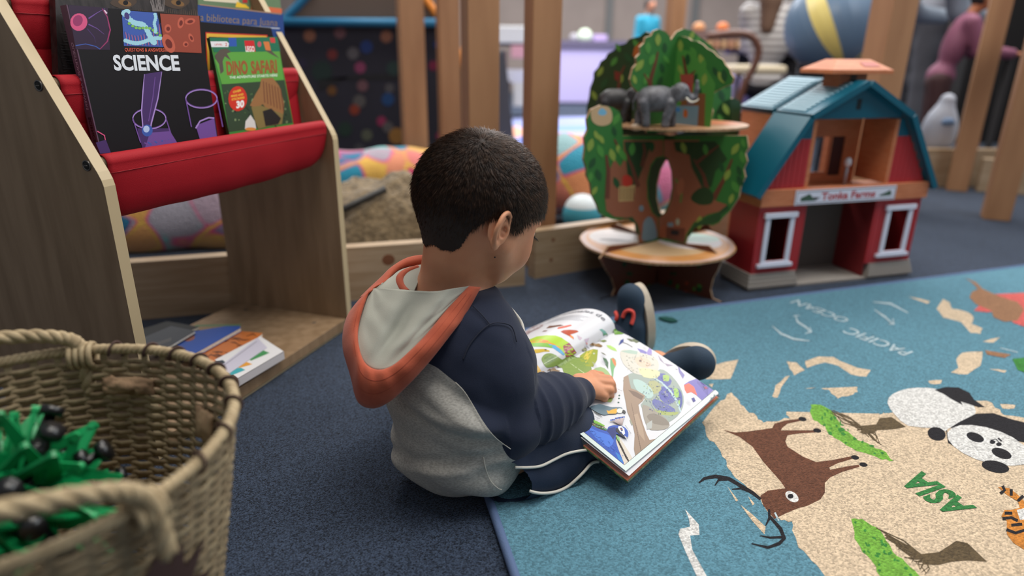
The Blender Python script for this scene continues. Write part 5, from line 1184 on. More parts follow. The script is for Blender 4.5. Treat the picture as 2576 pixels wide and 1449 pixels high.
mb = MB(); mb.grid(lining, 50, 36, liner); o = mb.build('hood_lining', hood, True, thick=.002)
# rolled fold edge at the neck, inner collar and far side of the hood
def strip(name, A_, B_, m, parent, bul=.006, nu=40, nw=8):
    Ac, Bc = curve3([P(*p) for p in A_], 8), curve3([P(*p) for p in B_], 8)
    def fn(u, v):
        k = u * (len(Ac) - 1); i = min(int(k), len(Ac) - 2); a = Ac[i] * (1 - (k - i)) + Ac[i + 1] * (k - i); k = u * (len(Bc) - 1); i = min(int(k), len(Bc) - 2); b = Bc[i] * (1 - (k - i)) + Bc[i + 1] * (k - i)
        p = a * (1 - v) + b * v; return p + tocam(p) * bul * math.sin(math.pi * v)
    mb = MB(); mb.grid(fn, nu, nw, m); return mb.build(name, parent, True, thick=.002)
strip('hood_far_rim', [(924, 742, .945), (945, 722, .955), (967, 712, .965), (985, 695, .985), (1010, 677, 1.0), (1040, 668, 1.01), (1072, 664, 1.02)], [(905, 750, .965), (929, 726, .975), (960, 697, .99), (981, 676, 1.0), (1012, 655, 1.01), (1040, 645, 1.02), (1079, 641, 1.03)], orng, hood)
strip('hood_far_lining', [(925, 744, .95), (960, 735, .95), (1000, 735, .95), (1040, 738, .95)], [(962, 712, .962), (985, 697, .98), (1012, 678, .995), (1072, 664, 1.01)], liner, hood, .003)
mb = MB(); mb.tube(curve3([P(1052, 676, 1.005), P(1022, 686, .992), P(1006, 702, .975), P(1010, 722, .962), P(1024, 738, .950)], 5), .0065, orng, 8); mb.build('collar_binding', hood, True)
# cream piping down the front of the right sleeve
mb = MB()
mb.tube(curve3([P(1262, 752, .975), P(1278, 770, .985), P(1296, 790, .98), P(1310, 810, .975), P(1316, 832, .965), P(1314, 850, .955)], 5), .0028, pipe, 8); mb.build('piping', hoodie, True)
# raised seams where the raglan sleeve joins
def surf_line(pts, r_, m, name, parent, vsurf):
    out = []
    for p in curve3([V(a, b, 0) for a, b in pts], 8):
        dd = (ppx - p[0]) ** 2 + (ppy - p[1]) ** 2; c_ = np.where(dd < 60)[0]
        if len(c_): j = c_[np.argmin(dz[c_])]; out.append(P(p[0], p[1], dz[j] - .0008))
    if len(out) > 3:
        for _ in range(2): out = [out[0]] + [(out[i - 1] + out[i] * 2 + out[i + 1]) / 4 for i in range(1, len(out) - 1)] + [out[-1]]
        mb = MB(); mb.tube(out, r_, m, 6); mb.build(name, parent, True)
surf_line([(1190, 770), (1215, 795), (1232, 816)], .0009, mat('navy_seam', (30, 34, 50), .9), 'seam', hoodie, None)
surf_line([(1300, 860), (1288, 822), (1258, 812), (1232, 816), (1205, 838), (1180, 870), (1165, 905)], .0009, MATS['navy_seam'], 'seam', hoodie, None)
surf_line([(1146, 962), (1168, 985), (1190, 1020), (1215, 1062), (1245, 1100), (1285, 1130)], .0006, stm, 'piping', hoodie, None)
surf_line([(1216, 1150), (1222, 1180), (1234, 1210), (1252, 1228), (1262, 1232)], .0008, stm, 'seam', hoodie, None)
# ---- trousers
pants = mat('navy_trousers', (20, 36, 62), .75, bump=.3, bscale=700, rgb2=(14, 26, 46), vscale=8)
g = SDF((-.18, .78, .0), (.36, 1.36, .17), .0028)
g.ell(PEL + f_ * .05 - z_ * .03, V(.100, .070, .058), AX, .001)
g.chain([RHIP, RHIP * .5 + RKN * .5 + V(.01, -.02, -.005), RKN, RAN + (RKN - RAN) * .12], [.060, .052, .041, .032], .03)
g.chain([LHIP, LKN, LAN], [.058, .048, .034], .03)
g.cone(RHIP + V(.02, -.03, -.03), P(1400, 1185, 1.0), .036, .030, .03)
vs2, q2 = g.mesh(2); N2 = vnormals(vs2, q2)
nz = np.array([noise.noise(Vector((p[0] * 22 + p[1] * 8, p[1] * 14, p[2] * 16))) for p in vs2]); vs2 = vs2 + N2 * (.006 * nz)[:, None]; vs2[:, 2] = np.maximum(vs2[:, 2], .0112)
m_b = (vs2[:, 0] * 0 + 1) > 0
tr_ = mesh_np('trousers', vs2, q2, [pants], boy)
dd_ = vs2 - CAM; dz_b = dd_ @ FWD; bx, by = 1288 + F * (dd_ @ RT) / dz_b, 724.5 - F * (dd_ @ UP) / dz_b
ppx, ppy, dz = bx, by, dz_b
surf_line([(1296, 1176), (1330, 1176), (1362, 1172), (1395, 1156), (1425, 1142), (1460, 1134), (1500, 1130)], .0022, pipe, 'piping', tr_, None)
surf_line([(1284, 1214), (1310, 1222), (1335, 1236), (1362, 1241), (1395, 1238), (1425, 1226), (1450, 1206), (1470, 1186), (1488, 1166), (1505, 1162), (1532, 1172)], .0024, pipe, 'piping', tr_, None)
# ---- shoes
shn = mat('shoe_navy', (30, 52, 72), .8, bump=.5, bscale=500); sole_m = mat('shoe_sole', (196, 184, 166), .7, rgb2=(176, 160, 140), vscale=20); logo = mat('shoe_coral', (222, 78, 66), .6)
def shoe(name, heel, toe, nrm, w0, logo_on):
    a = nv(toe - heel); n_ = np.array(nrm, float); n_ = nv(n_ - a * np.dot(n_, a)); w_ = np.cross(a, n_); L = np.linalg.norm(toe - heel)
    if np.dot(w_, r_b) < 0: w_ = -w_
    def sp(x, y, h_): return heel + a * x * L + w_ * y - n_ * h_
    g = SDF(np.minimum(heel, toe) - .07, np.maximum(heel, toe) + .07, .0016)
    g.chain([sp(.12, 0, .030), sp(.45, 0, .030), sp(.86, 0, .022)], [.027, .028, .023], .02); g.ell(sp(.80, 0, .016), V(.034, .031, .022), [a, w_, n_], .02); g.chain([sp(.10, 0, .05), sp(.28, 0, .058)], [.025, .024], .02)
    g.ell(sp(.5, 0, -.020), V(.14, .06, .0205), [a, w_, n_], .003, sub=True)
    v_, q_ = g.mesh(1); S0 = mesh_np('shoe', v_, q_, [shn], boy)
    mb = MB(); out = []
    for t in np.linspace(0, 2 * math.pi, 41)[:-1]:
        x = .5 + .53 * math.cos(t); y = w0 * math.sin(t) * (1.0 + .12 * math.cos(t)); out.append(sp(x, y, .010))
    mb.prism(out, n_ * .020, sole_m); mb.build('sole', S0, True, bevel=.004)
    if logo_on:
        mb = MB(); fn = lambda x, y, l: (lambda p: p - n_ * 0)(pl(x, y, sp(.5, 0, .0), nv(CAM - heel)))
        for pts in ([(1566, 800), (1572, 786), (1582, 781), (1592, 786), (1593, 800), (1588, 817)], [(1549, 786), (1552, 796), (1549, 806)]):
            cs = []
            for q_ in curve3([V(x, y, 0) for x, y in pts], 4):
                r_ = ray(q_[0], q_[1]); r_ = r_ / np.linalg.norm(r_); o_ = CAM; best = None
                dl = v_ - CAM; tt = dl @ r_; pd = np.linalg.norm(dl - tt[:, None] * r_, axis=1); c_ = np.where(pd < .003)[0]
                if len(c_): cs.append(CAM + r_ * (tt[c_].min() - .001))
            if len(cs) > 3: mb.tube(cs, .0042, logo, 8)
        if mb.v: mb.build('logo', S0, True)
shoe('shoe', V(.290, 1.285, .018), V(.262, 1.300, .160), (.86, .45, .05), .034, True)
shoe('shoe', V(.300, 1.176, .030), V(.372, 1.106, .088), (.74, .62, .12), .036, False)
# ================================================================ OPEN PICTURE BOOK
bTS, bTR, bBR = V(.197, 1.14, .125), V(.358, 1.003, .069), V(.171, .796, .048); bU = bTR - bTS; bW = bTR - bBR; bBS = bTS - bW
bN = nv(np.cross(bU, bW)); bN = bN if bN[2] > 0 else -bN; bL = V(-.158, .137, -.055)
def pageR(u, v, l=0.0): return bBS + bU * u + bW * v + bN * (.007 * math.sin(math.pi * max(0, min(1, u)) ** .55) + l)
def pageL(u, v, l=0.0): return bBS + bL * u + bW * v + z_ * (.045 * math.sin(math.pi * max(0, min(1, u)) ** .6) * (1 - .12 * (1 - v)) + l)
g0, g1 = pr(bTS), pr(bBS)
def solve(fn, px, py, u, v):
    for _ in range(7):
        a, b = pr(fn(u, v)); ax, bx_ = pr(fn(u + 1e-3, v)); ay, by_ = pr(fn(u, v + 1e-3))
        J = np.array([[ax - a, ay - a], [bx_ - b, by_ - b]]) / 1e-3
        try: d_ = np.linalg.solve(J, [px - a, py - b])
        except np.linalg.LinAlgError: break
        u += float(np.clip(d_[0], -.2, .2)); v += float(np.clip(d_[1], -.2, .2)); u = min(max(u, .004), 1.3)
    return min(u, .998), min(max(v, .002), .998)
def pagefn(px, py, l):
    s_ = (g1[0] - g0[0]) * (py - g0[1]) - (g1[1] - g0[1]) * (px - g0[0])
    if s_ < 0:
        u, v = solve(pageR, px, py, .5, .5); return pageR(u, v, l)
    u, v = solve(pageL, px, py, .35, .7); return pageL(u, v, l)
book = empty('picture_book', tuple((bBS + bTS) / 2 - z_ * .05), 'large open picture book about jungle animals lying on the boy\'s legs', 'book')
paper = mat('glossy_paper', (212, 212, 216), .34, spec=.4)
def gp(rgb): return pm(rgb, .34, kind='gloss', spec=.4)
cov = mat('cover_jungle', (46, 74, 44), .45, rgb2=(120, 140, 84), vscale=130); ora = mat('endpaper_orange', (240, 112, 52), .5)
mb = MB(); mb.grid(lambda u, v: pageR(u, v), 40, 20, paper)
a = Art(mb, pagefn, .0002, step=7)
cB = lambda pts: [(1250 + x / 2.683, 720 + y / 2.683) for x, y in pts]
cC = lambda pts: [(1420 + x / 5.367, 960 + y / 5.367) for x, y in pts]
def b_(pts, rgb): a.poly(cB(pts), gp(rgb))
def c_(pts, rgb): a.poly(cC(pts), gp(rgb))
def s3(pts): return smooth2(pts, 2)
b_([(790, 310), (815, 285), (850, 290), (935, 281), (900, 300), (845, 325), (795, 328)], (104, 146, 60)); b_([(830, 300), (880, 288), (915, 290), (860, 312)], (150, 186, 80))
b_([(945, 418), (985, 430), (1012, 445), (1005, 470), (975, 455)], (112, 104, 176)); b_([(1010, 452), (1030, 405), (1045, 430), (1048, 465), (1020, 465)], (140, 124, 190))
b_([(820, 400), (835, 365), (855, 355), (855, 375), (835, 392)], (40, 60, 130)); a.line(cB([(850, 380), (880, 390), (915, 412)]), 1.6, gp((60, 60, 60)))
b_([(875, 355), (920, 356), (980, 370), (940, 385), (925, 375), (905, 374)], (92, 104, 64)); b_([(738, 398), (765, 400), (800, 420), (812, 442), (775, 430), (750, 415)], (170, 206, 110)); b_([(645, 398), (690, 388), (715, 405), (700, 414), (660, 405)], (130, 100, 66)); b_([(700, 372), (730, 362), (742, 372), (720, 380)], (110, 120, 70))
b_([(1085, 460), (1120, 505), (1132, 525), (1100, 500)], (150, 140, 160)); b_([(1130, 518), (1192, 535), (1150, 542)], (150, 138, 158)); b_([(1220, 525), (1242, 570), (1268, 600), (1255, 626), (1228, 580)], (120, 112, 170)); b_([(1200, 556), (1222, 562), (1215, 566)], (140, 130, 150))
b_([(1262, 665), (1300, 640), (1345, 625), (1380, 640), (1470, 695), (1385, 772), (1345, 735), (1310, 715)], (106, 96, 172)); b_([(1262, 668), (1295, 655), (1330, 680), (1352, 738), (1312, 715), (1282, 724), (1268, 700)], (226, 96, 74)); b_([(1385, 672), (1430, 690), (1400, 700)], (70, 50, 90)); a.ell(*cB([(1410, 686)])[0], 4, 2.6, gp((180, 40, 50)), 30)
for i in range(9): a.line(cB([(1352 + i * 9, 640 + i * 5), (1356 + i * 8, 660 + i * 10)]), 1.2, gp((70, 60, 130)))
b_([(1312, 758), (1330, 750), (1342, 775), (1325, 785)], (52, 52, 130))
b_(s3([(480, 500), (560, 480), (612, 495), (640, 560), (620, 600), (540, 610), (470, 600), (440, 550)]), (130, 152, 78)); b_([(560, 470), (600, 440), (650, 425), (682, 430), (675, 500), (650, 545), (600, 540), (560, 500)], (150, 160, 60)); b_([(585, 480), (610, 440), (650, 430), (625, 480), (600, 520)], (206, 186, 80))
b_(s3([(640, 570), (700, 545), (750, 575), (778, 640), (700, 640), (650, 620)]), (150, 176, 118)); a.ell(*cB([(655, 455)])[0], 2.5, 2, gp((190, 196, 180)))
b_([(765, 490), (785, 482), (803, 500), (806, 530), (790, 560), (785, 610), (778, 640), (774, 590), (765, 540)], (110, 166, 110)); b_([(772, 488), (792, 490), (804, 520), (800, 545), (785, 520)], (216, 120, 70)); b_([(715, 482), (738, 490), (752, 515), (750, 560), (735, 535), (722, 510)], (70, 104, 76)); b_([(700, 445), (720, 452), (740, 468), (715, 458)], (120, 120, 96))
for x, y in ((826, 738), (824, 758), (820, 785)): a.ell(*cB([(x, y)])[0], 2.4, 1.8, gp((40, 86, 70)))
b_([(745, 760), (765, 745), (782, 765), (770, 785), (745, 782)], (170, 196, 120))
# chameleon on its branch
b_(s3([(850, 640), (900, 590), (980, 580), (1060, 590), (1100, 560), (1150, 580), (1210, 640), (1250, 710), (1262, 780), (1240, 850), (1190, 900), (1130, 925), (1060, 890), (1000, 850), (970, 800), (1000, 760), (930, 740)]), (146, 158, 150))
for q_, rgb in (([(1080, 600), (1130, 590), (1180, 640), (1150, 680), (1100, 650)], (88, 92, 160)), ([(1100, 680), (1180, 690), (1210, 760), (1160, 800), (1100, 760)], (84, 88, 162)), ([(1060, 760), (1130, 790), (1200, 830), (1190, 870), (1100, 840), (1050, 800)], (92, 98, 160)), ([(1215, 690), (1245, 720), (1252, 790), (1232, 830), (1215, 770)], (72, 80, 150)), ([(1120, 600), (1160, 605), (1160, 640), (1130, 640)], (156, 186, 90)), ([(1195, 690), (1225, 700), (1225, 750), (1200, 745)], (150, 190, 90)), ([(1030, 640), (1090, 650), (1110, 700), (1060, 730), (1010, 700)], (164, 166, 120)), ([(1215, 780), (1235, 770), (1232, 810), (1218, 810)], (150, 190, 90)), ([(1060, 830), (1150, 850), (1225, 850), (1200, 872), (1110, 868)], (156, 168, 96))): b_(s3(q_), rgb)
for i in range(14): a.line(cB([(1040 + i * 14, 800 - i * 4), (1070 + i * 13, 850 - i * 6)]), 1.4, gp((110, 116, 140)))
a.line(cB([(1050, 615), (1110, 650), (1170, 710), (1215, 780), (1240, 850)]), [2, 4, 5, 5, 3], gp((176, 200, 206)))
b_(s3([(830, 450), (860, 428), (920, 436), (990, 455), (1050, 475), (1088, 505), (1092, 555), (1060, 600), (1000, 605), (930, 590), (890, 560), (850, 520)]), (200, 196, 184)); b_(s3([(930, 490), (975, 478), (1020, 495), (1045, 530), (1010, 550), (960, 540)]), (216, 188, 166)); b_(s3([(955, 555), (1040, 560), (1100, 580), (1080, 620), (990, 615)]), (206, 204, 160)); b_([(835, 440), (900, 430), (950, 440), (945, 462), (890, 455)], (160, 182, 168)); a.ell(*cB([(968, 505)])[0], 3.5, 3, gp((110, 90, 84)))
b_(s3([(920, 630), (980, 640), (1040, 690), (1056, 740), (1020, 760), (960, 720), (930, 680)]), (166, 192, 186))
b_(s3([(985, 800), (1050, 830), (1140, 895), (1166, 940), (1130, 968), (1040, 972), (1005, 930), (985, 860)]), (150, 142, 130)); b_(s3([(1010, 880), (1060, 860), (1140, 900), (1160, 940), (1060, 930)]), (128, 118, 106)); b_([(1010, 930), (1048, 905), (1045, 960), (1012, 968)], (170, 172, 168)); b_([(895, 905), (915, 890), (925, 930), (908, 940)], (150, 150, 130))
b_([(855, 615), (885, 600), (895, 650), (905, 690), (950, 708), (1000, 740), (985, 775), (955, 800), (965, 860), (985, 930), (1010, 1000), (1030, 1040), (1075, 1030), (1035, 1062), (935, 1150), (925, 1100), (930, 1000), (915, 930), (880, 850), (868, 780), (852, 700)], (150, 126, 106)); b_([(885, 700), (940, 715), (990, 745), (975, 770), (920, 740)], (112, 90, 76)); b_([(920, 870), (950, 860), (985, 960), (1000, 1050), (960, 1000)], (168, 144, 122))
for i in range(22): a.line(cB([(905 + i * 3, 790 + i * 15), (912 + i * 3.2, 812 + i * 15)]), 1.1, gp((120, 98, 82)))
for i in range(150):
    t_ = rng.uniform(0, 2 * math.pi); q_ = math.sqrt(rng.random()); x, y = 1110 + 125 * q_ * math.cos(t_) + 30 * q_ * math.sin(t_), 745 + 145 * q_ * math.sin(t_); a.ell(*cB([(x, y)])[0], rng.uniform(.7, 1.9), rng.uniform(.6, 1.5), gp(rng.choice([(70, 80, 150), (170, 180, 120), (120, 132, 140), (96, 120, 120)])), rng.uniform(0, 90), 6)
for i in range(60): x, y = rng.uniform(870, 1060), rng.uniform(460, 580); a.ell(*cB([(x, y)])[0], rng.uniform(.8, 2), .8, gp(rng.choice([(186, 180, 168), (210, 200, 180), (176, 184, 176)])), 20, 6)
# macaw, caterpillar, peacock
c_(s3([(340, 350), (470, 312), (560, 335), (640, 352), (740, 352), (780, 375), (700, 440), (600, 446), (540, 460), (470, 440), (400, 400)]), (96, 118, 130)); c_([(565, 395), (600, 405), (640, 385), (700, 370), (722, 400), (690, 442), (585, 442)], (226, 168, 48)); a.ell(*cC([(745, 402)])[0], 8, 6, gp((222, 222, 216))); c_([(785, 388), (815, 398), (828, 425), (812, 442), (790, 425), (770, 428)], (52, 50, 52)); c_([(380, 400), (440, 430), (500, 480), (515, 495), (460, 460), (400, 420)], (60, 60, 58))
c_([(220, 440), (260, 438), (360, 508), (470, 560), (540, 600), (535, 618), (480, 602), (380, 562), (280, 502), (225, 464)], (120, 176, 44)); a.line(cC([(240, 470), (380, 552), (525, 614)]), 1.4, gp((70, 120, 30))); a.line(cC([(240, 380), (350, 460)]), 1.5, gp((70, 60, 40)))
c_([(105, 560), (150, 500), (230, 480), (310, 505), (380, 570), (430, 595), (560, 640), (550, 662), (430, 622), (330, 588), (250, 584), (200, 636)], (170, 140, 116)); c_([(250, 580), (400, 585), (560, 642), (600, 680), (430, 620)], (70, 140, 96))
c_([(690, 720), (760, 790), (830, 900), (880, 980), (918, 1050), (800, 1140), (780, 1060), (740, 960), (700, 860)], (206, 196, 182)); c_([(690, 715), (740, 770), (745, 830), (700, 800)], (130, 180, 110))
r = random.Random(8)
for i in range(190):
    t_ = r.random(); s_ = r.random(); x, y = 700 + t_ * 150 + (s_ - .5) * 60, 780 + t_ * 300 + (s_ - .5) * 90
    if x < 905 - (1050 - y) * .35 + 6: a.line(cC([(x, y), (x + 9, y + 5), (x + 15, y + 1)]), 1.0, gp((52, 40, 38)))
for i in range(130):
    t_ = r.random(); x, y = 120 + t_ * 420, 560 + t_ * 80 + r.uniform(-50, 45) * (1 - t_ * .75); a.line(cC([(x, y), (x + 8, y - 5)]), .9, gp(r.choice([(60, 40, 34), (214, 196, 176), (150, 80, 56)])))
c_(s3([(190, 632), (250, 592), (330, 592), (430, 640), (555, 684), (585, 630), (660, 605), (760, 615), (822, 645), (856, 705), (848, 765), (810, 760), (740, 740), (695, 722), (685, 800), (700, 860), (740, 980), (782, 1080), (790, 1132), (700, 1062), (600, 990), (480, 900), (350, 790), (240, 700)]), (34, 76, 172))
c_(s3([(330, 640), (450, 690), (600, 740), (660, 820), (600, 900), (500, 850), (400, 760)]), (58, 110, 206)); c_([(560, 680), (600, 640), (680, 630), (700, 720), (650, 800), (600, 720)], (20, 40, 110)); c_([(680, 960), (740, 1010), (780, 1080), (785, 1120), (720, 1060)], (40, 120, 190))
for i in range(70): t_ = rng.random(); x, y = 300 + 420 * t_ + rng.uniform(-60, 60), 660 + 330 * t_ + rng.uniform(-50, 60) * (1 - t_ * .5); a.line(cC([(x, y), (x + 22, y + 10)]), .8, gp(rng.choice([(60, 116, 214), (26, 60, 150), (30, 90, 190)])))
c_([(720, 622), (758, 616), (800, 655), (812, 722), (790, 740), (762, 700), (738, 690), (715, 660)], (226, 226, 220)); c_([(740, 640), (770, 640), (785, 680), (760, 690)], (40, 60, 110)); c_([(690, 640), (720, 650), (745, 700), (800, 750), (832, 782), (780, 762), (720, 720), (690, 690)], (24, 26, 40)); c_([(800, 745), (830, 765), (838, 800), (812, 775)], (190, 190, 190)); a.ell(*cC([(762, 662)])[0], 1.8, 1.6, gp((150, 60, 50)))
c_([(745, 603), (640, 545), (690, 515), (790, 505), (778, 603)], (196, 180, 178))
for i in range(9): a.line(cC([(750 + i * 3, 602), (625 + i * 21, 530 - i * 2)]), .8, gp((130, 110, 110))); a.ell(*cC([(622 + i * 22, 528 - i * 4 + (12 if i < 3 else 0))])[0], 2.6, 2.0, gp((30, 50, 130) if i % 2 else (60, 100, 180)), 20, 8)
# margins, captions, title
mint = gp((206, 218, 214)); dk = gp((70, 72, 72))
c_([(800, 1147), (2030, 128), (2085, 178), (820, 1228)], (206, 218, 214)); c_([(92, 572), (800, 1147), (822, 1228), (60, 610)], (206, 218, 214)); a.line(cC([(95, 566), (800, 1147), (2030, 124)]), 1.0, dk)
blk = gp((70, 72, 84)); a.text('la selva', (1589, 841), (1652, 887), 12.5, blk, .02, vdir=(11, -9))
for t_, x0, y0, x1, y1 in (('oruga', 385, 485, 468, 527), ('pavo real', 812, 615, 885, 722), ('rana', 1095 / .5 * 0 + 700, 120, 770, 150)): a.text(t_, cC([(x0, y0)])[0], cC([(x1, y1)])[0], 3.2, blk, .0, vdir=(3, -2.4))
for (x0, y0) in ((700, 460), (640, 520), (880, 340), (980, 400), (1275, 770), (1120, 720), (700, 500), (590, 400)): 
    for k in range(3): a.line(cB([(x0 + k * 4, y0 + k * 9), (x0 + 26 + k * 4, y0 + 16 + k * 9)]), .7, gp((170, 172, 182)))
mb.build('right_page', book, True)
# left page
mb = MB(); mb.grid(lambda u, v: pageL(u, v), 48, 20, paper, flip=True)
a = Art(mb, pagefn, .0002, step=7)
cD = lambda pts: [(1280 + x / 7.246, 760 + y / 7.246) for x, y in pts]
def e_(pts, rgb): a.poly(cD(pts), gp(rgb))
e_([(285, 450), (420, 360), (480, 332), (545, 362), (480, 402), (350, 482), (285, 525)], (226, 98, 72)); e_([(290, 560), (450, 450), (640, 400), (560, 480), (420, 540), (250, 650)], (176, 150, 152)); a.line(cD([(300, 600), (430, 520), (620, 430)]), 1.6, gp((130, 100, 100)))
e_([(680, 480), (740, 432), (800, 430), (940, 412), (1000, 430), (860, 452), (760, 472)], (110, 70, 50)); e_([(880, 490), (900, 460), (1130, 410), (1150, 430), (1050, 460), (900, 492)], (206, 84, 48)); e_([(600, 545), (640, 520), (710, 515), (680, 535)], (130, 100, 90)); e_([(940, 540), (1000, 510), (1100, 505), (1240, 515), (1275, 540), (1200, 570), (1120, 590), (1180, 640), (1185, 682), (1100, 620), (1000, 572)], (178, 76, 46)); e_([(960, 545), (1040, 530), (1060, 580), (1020, 580)], (150, 40, 40)); e_([(1100, 590), (1160, 620), (1180, 680), (1120, 640)], (230, 140, 70))
e_([(1245, 600), (1340, 655), (1300, 700), (1270, 670)], (196, 176, 190)); e_([(1375, 680), (1470, 655), (1440, 720), (1400, 742)], (190, 172, 190)); e_([(1400, 740), (1440, 745), (1430, 790)], (216, 150, 150))
e_([(250, 720), (360, 690), (500, 630), (700, 605), (850, 610), (960, 650), (1090, 740), (1150, 800), (1240, 930), (1210, 972), (1050, 1010), (1020, 950), (960, 880), (860, 800), (700, 745), (540, 745), (400, 762), (280, 800)], (166, 200, 52)); e_([(350, 742), (440, 690), (600, 680), (700, 700), (830, 770), (960, 832), (900, 832), (800, 772), (640, 742), (480, 737)], (230, 136, 60)); e_([(280, 812), (400, 762), (560, 742), (700, 752), (820, 802), (800, 842), (660, 817), (480, 812)], (122, 180, 70)); e_([(720, 767), (850, 792), (960, 882), (1020, 952), (1000, 977), (880, 892), (790, 827)], (80, 160, 206)); e_([(990, 800), (1100, 742), (1160, 812), (1240, 932), (1190, 976), (1050, 1011), (1020, 940), (1000, 872)], (150, 66, 80)); e_([(1000, 860), (1140, 800), (1160, 840), (1020, 920)], (186, 120, 128))
e_([(285, 917), (380, 880), (500, 860), (640, 856), (740, 882), (745, 906), (640, 906), (520, 932), (400, 932)], (196, 164, 40)); e_([(440, 930), (480, 930), (500, 990), (470, 985)], (120, 130, 60)); a.ell(*cD([(670, 872)])[0], 3, 1.5, gp((60, 50, 30)))
e_([(265, 980), (340, 970), (410, 1010), (400, 1060), (480, 1100), (560, 1200), (592, 1262), (520, 1302), (440, 1222), (350, 1132), (265, 1072)], (232, 186, 84)); e_([(270, 985), (340, 975), (410, 1012), (400, 1062), (280, 1040)], (196, 130, 60)); e_([(590, 1270), (650, 1262), (640, 1320), (600, 1310)], (180, 130, 70))
e_([(700, 1250), (740, 1218), (840, 1225), (940, 1255), (900, 1272), (780, 1270), (790, 1300), (760, 1275)], (140, 116, 90)); e_([(610, 1400), (640, 1355), (720, 1350), (760, 1400), (680, 1449)], (130, 160, 100))
e_([(1650, 500), (1700, 490), (1770, 540), (1800, 610), (1730, 640), (1715, 560)], (120, 170, 160)); e_([(1730, 560), (1790, 570), (1810, 620), (1740, 640)], (80, 140, 80))
e_(s3([(600, 1020), (660, 950), (760, 935), (860, 970), (970, 1050), (1040, 1010), (1140, 990), (1250, 1010), (1350, 1010), (1400, 1060), (1440, 1150), (1300, 1300), (1150, 1360), (1000, 1220), (880, 1180), (760, 1190), (680, 1190), (610, 1090)]), (126, 150, 74)); e_([(640, 1020), (760, 960), (880, 1020), (820, 1080), (700, 1120)], (104, 128, 64)); a.line(cD([(640, 1130), (760, 1060), (900, 990)]), 1.2, gp((196, 206, 170))); a.line(cD([(1050, 1060), (1180, 1160), (1380, 1300)]), 1.2, gp((200, 210, 170)))
e_([(1450, 800), (1540, 765), (1640, 755), (1700, 790), (1660, 800), (1560, 800)], (140, 110, 70)); e_([(1650, 715), (1720, 690), (1780, 705), (1720, 728)], (120, 130, 70)); e_([(1310, 890), (1400, 855), (1440, 860), (1400, 895)], (130, 130, 90))
a2 = Art(mb, lambda x, y, l: pageL(x / 2.24, y / 2.8, l), .0004, step=.08)
a2.text('Los animales de', (1.60, 2.60), (.16, 2.60), .115, gp((92, 94, 104)), .01, vdir=(0, 1))
for k in range(5): a2.line([(1.30, 2.44 - k * .055), (.42 + .05 * (k % 3), 2.44 - k * .055)], .018, gp((186, 188, 196)))
mb.build('left_page', book, True)
# page block under each side, endpapers and cover
cols = [(214, 214, 216), (60, 60, 58), (196, 200, 200), (110, 108, 104), (232, 232, 234), (54, 58, 50), (176, 170, 160), (206, 206, 214), (120, 126, 110), (226, 226, 228), (92, 88, 86), (216, 216, 222)]
for side, fn in (('R', pageR), ('L', pageL)):
    mb = MB(); n = len(cols); th = .0080 if side == 'R' else .007
    for k in range(n):
        l0, l1 = -th * k / n - .0004, -th * (k + 1) / n; s0 = .0004 * k
        m = pm(cols[k], .6)
        def q2(u, v, l, s0=s0): return fn(u * (1 + s0 * .9 / .22), v * (1 + s0 * .9 / .28) - s0 * .45 / .28, l)
        us = np.linspace(0, 1, 25)
        for (v_, flip) in ((0.0, 0), (1.0, 1)):
            vs = [q2(u, v_, l0) for u in us] + [q2(u, v_, l1) for u in us]; mb.add(vs, [(i, i + 1, 26 + i, 25 + i) if not flip else (i + 1, i, 25 + i, 26 + i) for i in range(24)], m)
        ws = np.linspace(0, 1, 9); vs = [q2(1, v, l0) for v in ws] + [q2(1, v, l1) for v in ws]; mb.add(vs, [(i, i + 1, 10 + i, 9 + i) for i in range(8)], m)
    mb.build('page_block', book)
    mb = MB(); e0 = th + .0002
    def cv(u, v, l): return fn(u * 1.012, v * 1.018 - .009, l) + (bN if side == 'R' else z_) * 0
    for (l0, l1, m, k) in ((-e0, -e0 - .0010, ora, .992), (-e0 - .0011, -e0 - .0036, cov, 1.0)):
        gr_ = lambda u, v, l, k=k: cv(u * k, .5 + (v - .5) * k, l)
        mb.grid(lambda u, v: gr_(u, v, l0), 30, 8, m); mb.grid(lambda u, v: gr_(u, v, l1), 30, 8, m)
        for v_ in (0, 1): mb.add([gr_(u, v_, l0) for u in np.linspace(0, 1, 31)] + [gr_(u, v_, l1) for u in np.linspace(0, 1, 31)], [(i, i + 1, 32 + i, 31 + i) for i in range(30)], m)
        mb.add([gr_(1, v, l0) for v in np.linspace(0, 1, 9)] + [gr_(1, v, l1) for v in np.linspace(0, 1, 9)], [(i, i + 1, 10 + i, 9 + i) for i in range(8)], m)
    mb.build('cover_board', book)
